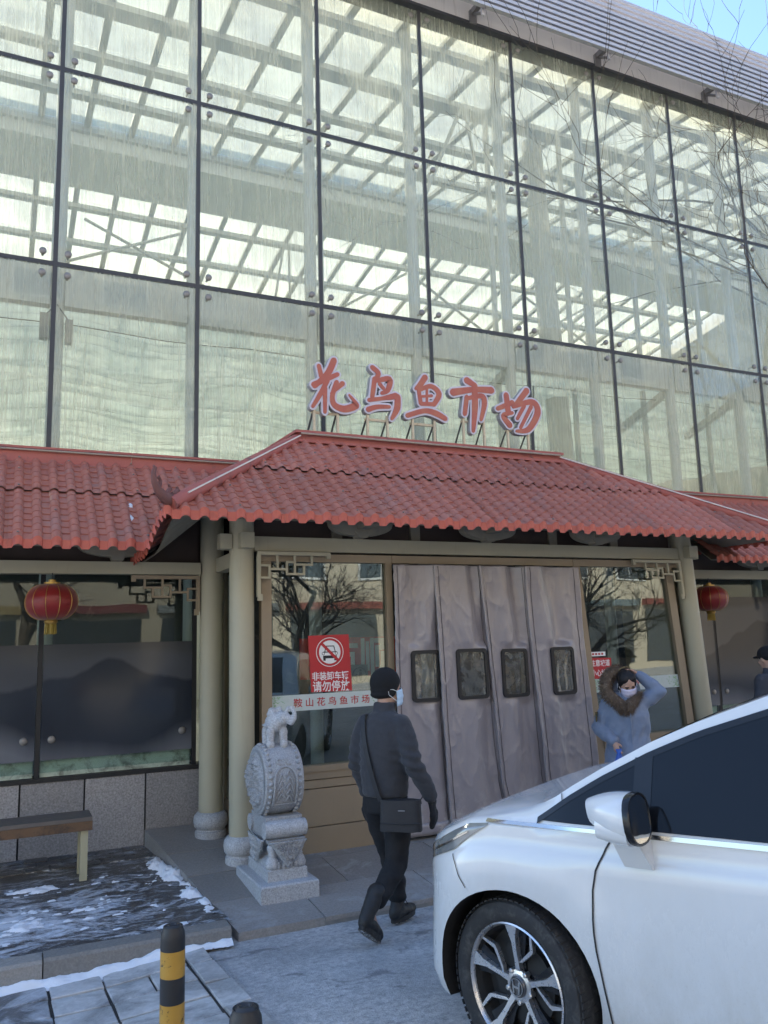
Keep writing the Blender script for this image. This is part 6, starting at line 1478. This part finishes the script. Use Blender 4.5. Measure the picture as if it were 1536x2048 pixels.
    # satchel with strap, hung on the right hip
    W = t.matrix_basis if False else Matrix.Translation(t.location) @ Matrix.Rotation(t.rotation_euler.z, 4, 'Z')
    sb = thing('shoulder_bag', 'black shoulder bag hanging at the hip of the walking person', 'bag', W @ (Vector((0.185, -0.105, 0.695))*0.967), t.rotation_euler.z+radians(22)); sb.scale = (0.967, 0.967, 0.967)
    m = MB(); rows = []
    for k in range(7):
        q = k/6; z = 0.02+0.195*q; wx, wy = 0.140-0.006*q, 0.052-0.014*q
        rows.append([((abs(cos(a))**0.35)*(1 if cos(a) > 0 else -1)*wx, (abs(sin(a))**0.5)*(1 if sin(a) > 0 else -1)*wy, z+0.006*fbm((cos(a)*2, sin(a)*2, q*3), 2)) for a in [2*pi*i/32 for i in range(32)]])
    m.loft(rows); bag = obj('bag_body', m, M['bagcloth'], sb, smooth=True, angle=60, local=True)
    Rb = Matrix.Rotation(radians(12), 4, 'Z')
    fl = MB(); fl.tube([(-0.132, -0.048, 0.075), (0, -0.056, 0.07), (0.132, -0.048, 0.075)], 0.0035, 5); obj('seam', fl, M['bagcloth'], sb, local=True)
    lb = MB(); lb.box(-0.01, 0.035, -0.049, -0.046, 0.150, 0.156); obj('small_label', lb, plain('grey_label', (0.25, 0.25, 0.26), 0.5, bump=0), sb, local=True)
    st = MB(); L0 = Vector((0.185, -0.105, 0.695)); ty_ = lambda z: -interp(z, [(0.9, 0.160), (1.0, 0.163), (1.12, 0.165), (1.25, 0.162), (1.35, 0.147), (1.42, 0.122), (1.47, 0.098)])
    path = []
    for k in range(17):
        q = k/16; x = lerp(0.06, -0.105, q**0.9); z = lerp(0.90, 1.445, q); path.append(Vector((x, ty_(z)*(sqrt(max(0.1, 1-(x/0.205)**2)))-0.006, z))-L0)
    for z, dy in ((1.455, 0.05), (1.40, 0.14)): path.append(Vector((-0.105, dy, z))-L0)
    for p_, q_ in zip(path, path[1:]):
        d = (q_-p_).normalized(); s_ = Vector((1, 0, 0))-d*d.x; s_.normalize(); nn = d.cross(s_); n0 = len(st.v)
        st.hexa([b_+s_*sx*0.017+nn*sn*0.002 for b_ in (p_, q_+d*0.004) for sn in (-1, 1) for sx in (-1, 1)])
    so_ = obj('strap', st, M['bagcloth'], sb, local=True); so_.rotation_euler = (0, 0, -radians(22))
walking_man()

def parka_woman():
    z0 = rampz(6.0); t = thing('person', 'person in blue parka with brown fur hood, one arm raised to the head', 'person', (5.24, 6.0, z0), -radians(214))
    Rh = Matrix.Rotation(radians(16), 3, 'Z') @ Matrix.Rotation(radians(-30), 3, 'X') @ Matrix.Rotation(radians(9), 3, 'Y'); hc = (-0.015, 0.06, 1.365)
    b = MB(); head_lumps(b, hc, Rh, 0.95); limb(b, [(0, 0, 1.16, 0.055), (0, 0.02, 1.25, 0.05), (0, 0.04, 1.31, 0.05)])
    torso(b, [(0.74, 0, 0, 0.13, 0.10), (0.90, 0, 0, 0.115, 0.085), (1.05, 0, 0, 0.13, 0.10), (1.18, 0, 0, 0.135, 0.085), (1.24, 0, 0, 0.07, 0.06)])
    RA_, LA_ = [(0.15, 0, 1.18), (0.255, -0.02, 0.965), (0.150, 0.17, 0.865)], [(-0.15, 0, 1.19), (-0.305, 0.0, 1.285), (-0.135, -0.02, 1.445)]
    for A in (RA_, LA_): limb(b, [(*A[0], 0.046), (*A[1], 0.034), (*A[2], 0.024)])
    for s_ in (-1, 1): limb(b, [(s_*0.08, 0, 0.78, 0.075), (s_*0.08, 0.02+0.04*s_, 0.42, 0.05), (s_*0.08, 0.02*s_, 0.06, 0.034), (s_*0.08, 0.14, 0.03, 0.026)])
    hand(b, RA_[2], (-0.25, 0.35, -0.85), (0.6, 0.8, 0.2), 0.92, 1.05, 1); hand(b, LA_[2], (0.75, 0.10, 0.45), (-0.4, -0.1, 0.9), 0.92, 0.5, -1)
    obj('body', fuse(b, 0.0095, 2, 'body'), M['skin'], t, local=True)
    j = MB(); torso(j, [(0.60, 0, 0, 0.225, 0.17), (0.66, 0, 0, 0.225, 0.172), (0.80, 0, 0, 0.205, 0.155), (0.90, 0, 0, 0.190, 0.145), (0.98, 0, 0, 0.203, 0.158), (1.08, 0, 0.004, 0.206, 0.158), (1.18, 0, 0, 0.185, 0.13), (1.25, 0, 0, 0.12, 0.10), (1.29, 0, 0.005, 0.09, 0.085)])
    for A, s_ in ((RA_, 1), (LA_, -1)): limb(j, [(A[0][0], A[0][1], A[0][2], 0.074), (*[lerp(a, c, 0.5) for a, c in zip(A[0], A[1])], 0.072), (*A[1], 0.064), (*[lerp(a, c, 0.5) for a, c in zip(A[1], A[2])], 0.058), (*[lerp(a, c, 0.90) for a, c in zip(A[1], A[2])], 0.050)], 16)
    def pw(c):
        return 0.008*fbm((c.x*8, c.y*8, c.z*7), 3)+0.005*sin(c.x*70+3*sin(c.z*14))*exp(-((c.z-0.93)/0.09)**2)+0.004*fbm((c.x*26, c.y*26, c.z*12), 3)+0.004*sin(c.z*60)*sst(0.19, 0.26, abs(c.x))
    pk = obj('parka', fuse(j, 0.011, 3, 'parka', pw), M['parka'], t, local=True)
    m = MB(); m.tube([(-0.012, 0.152, 0.62), (-0.012, 0.150, 0.85), (-0.012, 0.150, 0.92), (-0.012, 0.170, 1.02), (-0.012, 0.165, 1.12), (-0.012, 0.14, 1.19)], 0.008, 6); obj('front_placket', m, M['parka'], pk, local=True)
    m = MB(); m.grid(lambda u, v: (0.205+0.083*cos(lerp(-0.9, 0.5, u)), 0.085*sin(lerp(0.2, 1.5, u)), lerp(1.03, 1.115, v)), 6, 6); bd = obj('sleeve_badge', m, plain('embroidered_badge', (0.05, 0.045, 0.03), 0.7, var=0.5, scale=60, col2=(0.30, 0.22, 0.06), fac2=(0.5, 0.58)), pk, local=True)
    tr = MB()
    for s_ in (-1, 1): limb(tr, [(s_*0.085, 0, 0.78, 0.095), (s_*0.085, 0.02+0.04*s_, 0.42, 0.07), (s_*0.082, 0.02*s_, 0.10, 0.055)], 14)
    torso(tr, [(0.70, 0, 0, 0.16, 0.12), (0.82, 0, 0, 0.16, 0.12)]); obj('trousers', fuse(tr, 0.014, 3, 'trousers'), M['trousers'], t, local=True)
    for s_ in (-1, 1):
        m = MB(); limb(m, [(s_*0.082, 0.02*s_-0.01, 0.10, 0.05), (s_*0.082, -0.01, 0.048, 0.045), (s_*0.085, 0.15, 0.042, 0.04)], 12); obj('shoe', fuse(m, 0.012, 2, 'shoe'), M['boot'], t, local=True)
    # hair: smooth cap with a parting and a bun at the back
    h = MB(); P = lambda x, y, z: Vector(hc)+Rh @ Vector((x, y, z))
    h.ball(P(0, -0.022, 0.034), (0.081, 0.090, 0.086), 20, 14, rot=Rh); h.ball(P(0.034, 0.006, 0.068), (0.046, 0.060, 0.042), 14, 10, rot=Rh); h.ball(P(-0.034, 0.006, 0.068), (0.046, 0.060, 0.042), 14, 10, rot=Rh)
    for s_ in (-1, 1): limb(h, [(*P(s_*0.066, 0.022, 0.045), 0.018), (*P(s_*0.074, 0.010, 0.0), 0.014), (*P(s_*0.076, 0.0, -0.04), 0.012)])
    h.ball(P(0, -0.09, 0.06), (0.04, 0.035, 0.04), 12, 8); obj('hair', fuse(h, 0.008, 2, 'hair', lambda c: 0.002*fbm((c.x*60, c.y*20, c.z*20), 2)), M['hair'], t, local=True)
    cl = MB(); cl.tube([P(0.05*cos(a), -0.055, 0.115+0.028*sin(a)) for a in [pi*k/10 for k in range(11)]], 0.006, 6); obj('hair_clip', cl, plain('dark_gold_clip', (0.16, 0.12, 0.06), 0.3, 0.6, bump=0), t, local=True)
    for s_ in (-1, 1):
        e = MB(); e.ball(P(s_*0.031, 0.082, 0.004), (0.014, 0.006, 0.0042), 10, 6, rot=Rh); obj('eye', e, M['hair'], t, smooth=True, local=True)
        e = MB(); e.tube([P(s_*0.014, 0.090, 0.022), P(s_*0.032, 0.089, 0.027), P(s_*0.050, 0.078, 0.021)], 0.0032, 6); obj('eyebrow', e, M['hair'], t, local=True)
    mask(hc, Rh, 0.95, M['masklilac'], t)
    # fur trim: thick ruff around the hood opening, made of many hairs
    hd = MB(); hd.ball((0.0, -0.09, 1.30), (0.155, 0.115, 0.14), 20, 12); obj('hood', fuse(hd, 0.014, 3, 'hood', lambda c: 0.006*fbm(c*12, 3)), M['parka'], pk, local=True)
    ring = []
    for k in range(40):
        a = lerp(-0.55, 4.45, k/39); x, z = 0.150*sin(a)+0.02, 1.335+0.150*cos(a)*(1.0 if cos(a) > 0 else 1.2)
        y = lerp(0.140, -0.03, (cos(a)+1)/2)+0.02*abs(sin(a))
        if cos(a) < -0.2: x = 0.02+(x-0.02)*lerp(1.0, 0.42, sst(0.2, 1.0, -cos(a)))
        ring.append(Vector((x, y, z)))
    core = MB(); core.tube(ring, [0.020+0.030*sst(0, 9, k)*sst(39, 33, k) for k in range(40)], 10)
    fr = obj('fur_ruff', core, M['fur'], pk, smooth=True, local=True)
    rnd = random.Random(6); hm = MB()
    for k in range(5200):
        q = rnd.random()*38.9; i = int(q); c = ring[i].lerp(ring[i+1], q-i); rr_ = 0.018+0.030*sst(0, 9, q)*sst(39, 33, q)
        d = Vector((rnd.gauss(0, 1), rnd.gauss(0, 1), rnd.gauss(0, 1))).normalized(); base = c+d*rr_; out = (d+(c-Vector((0, 0.02, 1.33))).normalized()*0.7+Vector((0, 0.25, -0.25))+Vector((rnd.gauss(0, .25), rnd.gauss(0, .25), rnd.gauss(0, .25)))).normalized()
        L = rnd.uniform(0.022, 0.05); s_ = out.cross(Vector((rnd.random(), rnd.random(), 1))).normalized()*0.0022; n0 = len(hm.v)
        hm.v += [tuple(base-s_), tuple(base+s_), tuple(base+out*L*0.6+s_*0.7+Vector((0, 0, -0.004))), tuple(base+out*L+Vector((0, 0, -0.010)))]; hm.face((n0, n0+1, n0+2)); hm.face((n0, n0+2, n0+3))
    o = obj('fur_hairs', hm, M['fur'], fr, local=True, fixn=False); o['kind'] = 'stuff'
    # blue carrier bag in the right hand
    W = Matrix.Translation(t.location) @ Matrix.Rotation(t.rotation_euler.z, 4, 'Z'); hp = Vector((0.115, 0.205, 0.785))
    bg_ = thing('carrier_bag', 'bright blue carrier bag in the hand of the person in the blue parka', 'bag', W @ (hp-Vector((0, 0, 0.40))), t.rotation_euler.z)
    m = MB(); m.loft([[(rx*cos(a)*(1+0.1*fbm((cos(a)*2, sin(a)*2, z*9), 2)), ry*sin(a), z) for a in [2*pi*i/20 for i in range(20)]] for z, rx, ry in ((0.0, 0.09, 0.045), (0.05, 0.12, 0.06), (0.15, 0.13, 0.065), (0.25, 0.10, 0.05), (0.33, 0.035, 0.025), (0.385, 0.018, 0.016), (0.42, 0.03, 0.02))]); obj('bag_body', m, plain('blue_plastic_bag', (0.03, 0.10, 0.42), 0.35, var=0.2, scale=9, bump=0.4, bscale=25, bdist=0.01), bg_, smooth=True, angle=None, local=True)
parka_woman()

def man_at_edge():
    X, Y = 6.89, 5.70; t = thing('person', 'person in dark coat and dark cap at the right edge behind the car', 'person', (X, Y, rampz(5.7)), -radians(8))
    Rh = Matrix.Rotation(radians(0), 3, 'Z') @ Matrix.Rotation(radians(-14), 3, 'X'); hc = (0, 0.10, 1.555)
    b = MB(); head_lumps(b, hc, Rh); limb(b, [(0, 0.02, 1.36, 0.06), (0, 0.05, 1.44, 0.056), (0, 0.08, 1.50, 0.056)]); torso(b, [(0.84, 0, 0, 0.13, 0.1), (1.1, 0, 0, 0.13, 0.1), (1.32, 0, 0.01, 0.15, 0.09), (1.38, 0, 0.02, 0.08, 0.06)])
    arms = [[(s_*0.16, 0.01, 1.34), (s_*0.235, -0.01, 1.08), (s_*0.21, 0.14, 0.86)] for s_ in (-1, 1)]
    for A in arms: limb(b, [(*A[0], 0.05), (*A[1], 0.036), (*A[2], 0.026)])
    for s_ in (-1, 1): limb(b, [(s_*0.085, 0, 0.86, 0.078), (s_*0.085, 0.03, 0.46, 0.052), (s_*0.08, 0.0, 0.08, 0.036), (s_*0.08, 0.14, 0.04, 0.03)])
    for A, s_ in zip(arms, (-1, 1)): hand(b, A[2], (0, 0.4, -0.9), (0.9*s_, 0.1, 0), 1, 0.7, s_)
    obj('body', fuse(b, 0.012, 2, 'body'), M['skin'], t, local=True)
    j = MB(); torso(j, [(0.72, 0, 0, 0.20, 0.155), (0.9, 0, 0, 0.20, 0.155), (1.1, 0, 0, 0.205, 0.155), (1.25, 0, 0.0, 0.21, 0.15), (1.34, 0, 0.01, 0.19, 0.13), (1.41, 0, 0.03, 0.12, 0.10), (1.47, 0, 0.05, 0.09, 0.09)])
    for A in arms: limb(j, [(*A[0], 0.085), (*A[1], 0.070), (*[lerp(a, c, 0.9) for a, c in zip(A[1], A[2])], 0.055)], 14)
    j.ball((0, -0.08, 1.40), (0.13, 0.075, 0.08), 16, 10)
    obj('coat', fuse(j, 0.013, 3, 'coat', lambda c: 0.007*fbm(c*9, 3)+0.004*fbm(c*24, 3)), M['darkcoat'], t, local=True)
    tr = MB()
    for s_ in (-1, 1): limb(tr, [(s_*0.085, 0, 0.84, 0.10), (s_*0.085, 0.03, 0.46, 0.075), (s_*0.08, 0, 0.1, 0.06)], 14)
    torso(tr, [(0.75, 0, 0, 0.16, 0.12), (0.9, 0, 0, 0.16, 0.12)]); obj('trousers', fuse(tr, 0.014, 3, 'trousers'), M['trousers'], t, local=True)
    for s_ in (-1, 1):
        m = MB(); limb(m, [(s_*0.08, -0.01, 0.10, 0.05), (s_*0.08, -0.01, 0.05, 0.046), (s_*0.085, 0.16, 0.042, 0.04)], 12); obj('shoe', fuse(m, 0.012, 2, 'shoe'), M['boot'], t, local=True)
    c = MB(); P = lambda x, y, z: Vector(hc)+Rh @ Vector((x, y, z)); c.ball(P(0, -0.010, 0.050), (0.088, 0.106, 0.080), 20, 12, rot=Rh); c.ball(P(0, -0.03, 0.02), (0.086, 0.088, 0.06), 16, 10, rot=Rh); c.ball(P(0, 0.11, 0.045), (0.07, 0.06, 0.012), 16, 8, rot=Rh); obj('cap', fuse(c, 0.009, 2, 'cap'), M['knit'], t, local=True)
man_at_edge()
# ------------------------------------------------------------------ bare trees and the far side of the street (seen in the glass)
M['bark'] = plain('grey_brown_bark', (0.11, 0.085, 0.065), 0.85, var=0.35, scale=9, bump=0.6, bscale=30, bdist=0.02)
def bare_tree(label, loc, h, seed, depth=6, lean=(0, 0), r0=0.11, spread=0.6, first=0.35, limbs=None, pull=None):
    rnd = random.Random(seed); t = thing('bare_tree', label, 'tree', loc, group='bare street trees')
    trunk = MB(); crown = MB(); L0 = Vector(loc)
    def grow(p, d, L, r, lev):
        n = 5; pts = [p]; q = p.copy(); dd = d.copy()
        for i in range(n):
            dd = (dd+Vector((rnd.gauss(0, .11), rnd.gauss(0, .11), rnd.gauss(0.03, .08)))+(pull*0.05 if pull and lev > 0 else Vector((0, 0, 0)))).normalized(); q = q+dd*L/n; pts.append(q.copy())
        rs = [lerp(r, r*0.62, i/n) for i in range(n+1)]
        (trunk if lev == 0 else crown).tube(pts, rs, 7 if lev < 2 else (5 if lev < 4 else 3), cap=lev == 0)
        if lev >= depth: return
        k = rnd.choice((2, 3, 3)) if lev else 5
        for i in range(k):
            a = rnd.uniform(0, 2*pi); side = dd.orthogonal().normalized(); side = Matrix.Rotation(a, 3, dd) @ side
            nd = (dd*rnd.uniform(0.6, 1.0)+side*rnd.uniform(0.4, 1.0)*spread*1.2+Vector((0, 0, 0.12))).normalized()
            f = pts[-1] if i == 0 else pts[rnd.randint(2, n)]
            grow(f, nd, L*rnd.uniform(0.58, 0.82), max(0.004, r*rnd.uniform(0.45, 0.64)), lev+1)
    grow(Vector((0, 0, -0.1)), Vector((lean[0], lean[1], 1)).normalized(), h*first, r0, 0)
    obj('trunk', trunk, M['bark'], t, smooth=True, local=True); obj('crown', crown, M['bark'], t, smooth=True, angle=None, local=True); return t
bare_tree('bare tree whose twigs reach in from the right edge before the glass', (12.2, 5.6, 0.0), 9.5, 21, 6, (-0.03, -0.02), 0.07, 0.75, 0.60, pull=Vector((-0.4, -0.1, 0.1)))
bare_tree('bare tree mirrored in the left entrance window', (5.6, -1.2, 0.2), 6.5, 5, 7, (0.02, 0), 0.12, 0.8, 0.26)
bare_tree('bare tree mirrored in the right entrance window', (13.6, -3.4, 0.2), 6.5, 9, 7, (-0.02, 0), 0.13, 0.8, 0.26)
bare_tree('bare tree across the street mirrored in the far left pane', (0.4, -4.4, 0.2), 9.0, 14, 5, (0, 0), 0.15, 0.7, 0.30)

bare_tree('second bare tree mirrored in the left entrance window', (8.6, -2.4, 0.2), 7.0, 31, 6, (0.02, 0), 0.11, 0.8, 0.26)
def far_building():
    Y = -17.5; t = thing('apartment_block', 'sunlit beige apartment block across the street, seen mirrored in the glass', 'building', (5, Y, 0.2))
    wall = plain('cream_render', (0.46, 0.40, 0.31), 0.8, var=0.25, scale=0.6, col2=(0.36, 0.31, 0.24), fac2=(0.5, 0.75), streak=True, bump=0.2, bscale=12)
    fr = plain('white_window_frame', (0.62, 0.62, 0.60), 0.5, var=0.08); gls = plain('far_window_glass', (0.05, 0.06, 0.07), 0.08, var=0.4, scale=0.8, bump=0, spec=0.8)
    mb = MB(); mb.box(-26, 36, Y-8, Y, 0.1, 17.5); w = obj('wall', mb, wall, t)
    mb = MB(); mb.box(-26.3, 36.3, Y-8.3, Y+0.4, 17.51, 18.0); obj('roof', mb, plain('grey_roof_slab', (0.3, 0.29, 0.28), 0.8), t)
    f1 = MB(); f1.box(-0.95, 0.95, 0, 0.08, -0.85, 0.85); fme = finish(f1.mesh('window')); fme.materials.append(fr)
    g1 = MB(); g1.box(-0.86, -0.02, 0.081, 0.1, -0.76, 0.76); gm = finish(g1.mesh('pane')); gm.materials.append(gls); g2 = MB(); g2.box(0.02, 0.86, 0.081, 0.1, -0.76, 0.76); gm2 = finish(g2.mesh('pane')); gm2.materials.append(gls)
    bm_ = MB(); bm_.box(-1.5, 1.5, 0, 1.1, -1.2, -1.1); bm_.box(-1.5, 1.5, 1.02, 1.1, -1.1, -0.2); bm_.box(-1.5, -1.42, 0, 1.02, -1.1, -0.2); bm_.box(1.42, 1.5, 0, 1.02, -1.1, -0.2); bme = finish(bm_.mesh('balcony')); bme.materials.append(plain('pale_balcony', (0.55, 0.52, 0.46), 0.7))
    for fl in range(5):
        for k in range(17):
            x = -23+3.4*k; z = 5.3+2.85*fl; o = inst('window', fme, (x, Y+0.001, z), t)
            for m in (gm, gm2):
                c = bpy.data.objects.new('pane', m); COL.objects.link(c); c.parent = o
            if k % 4 == 1: inst('balcony', bme, (x, Y+0.002, z), t)
    # shops at street level
    cols = [(0.20, 0.05, 0.04), (0.28, 0.17, 0.08), (0.14, 0.17, 0.18), (0.22, 0.06, 0.05), (0.30, 0.22, 0.10), (0.20, 0.06, 0.06), (0.20, 0.21, 0.21), (0.24, 0.08, 0.06)]
    for k in range(12):
        a = -22+4.6*k; mb = MB(); mb.box(a, a+4.2, Y+0.003, Y+0.35, 3.2, 3.5); obj('shop_fascia', mb, plain('shop_fascia_paint', cols[k % 8], 0.5, var=0.15, scale=1), t)
        mb = MB(); mb.box(a+0.2, a+4.0, Y+0.004, Y+0.06, 0.5, 2.95); obj('shop_window', mb, gls, t)
    # further wing that closes the view to the right
    mb = MB(); mb.box(36.5, 48, -22, 2, 0.1, 15); obj('side_wing', mb, wall, t)
far_building()
def far_cars():
    for lab, x, y, rz_ in (('white car parked across the street, mirrored in the left window', -2.2, -3.2, 180), ('white car parked by the far trees, mirrored in the right window', 8.5, -3.4, 180)):
        c = copy_tree(CAR); c.location = (x, y, 0.205); c.rotation_euler = (0, 0, radians(rz_)); c['label'] = lab; c['group'] = 'cars parked across the street'
far_cars()
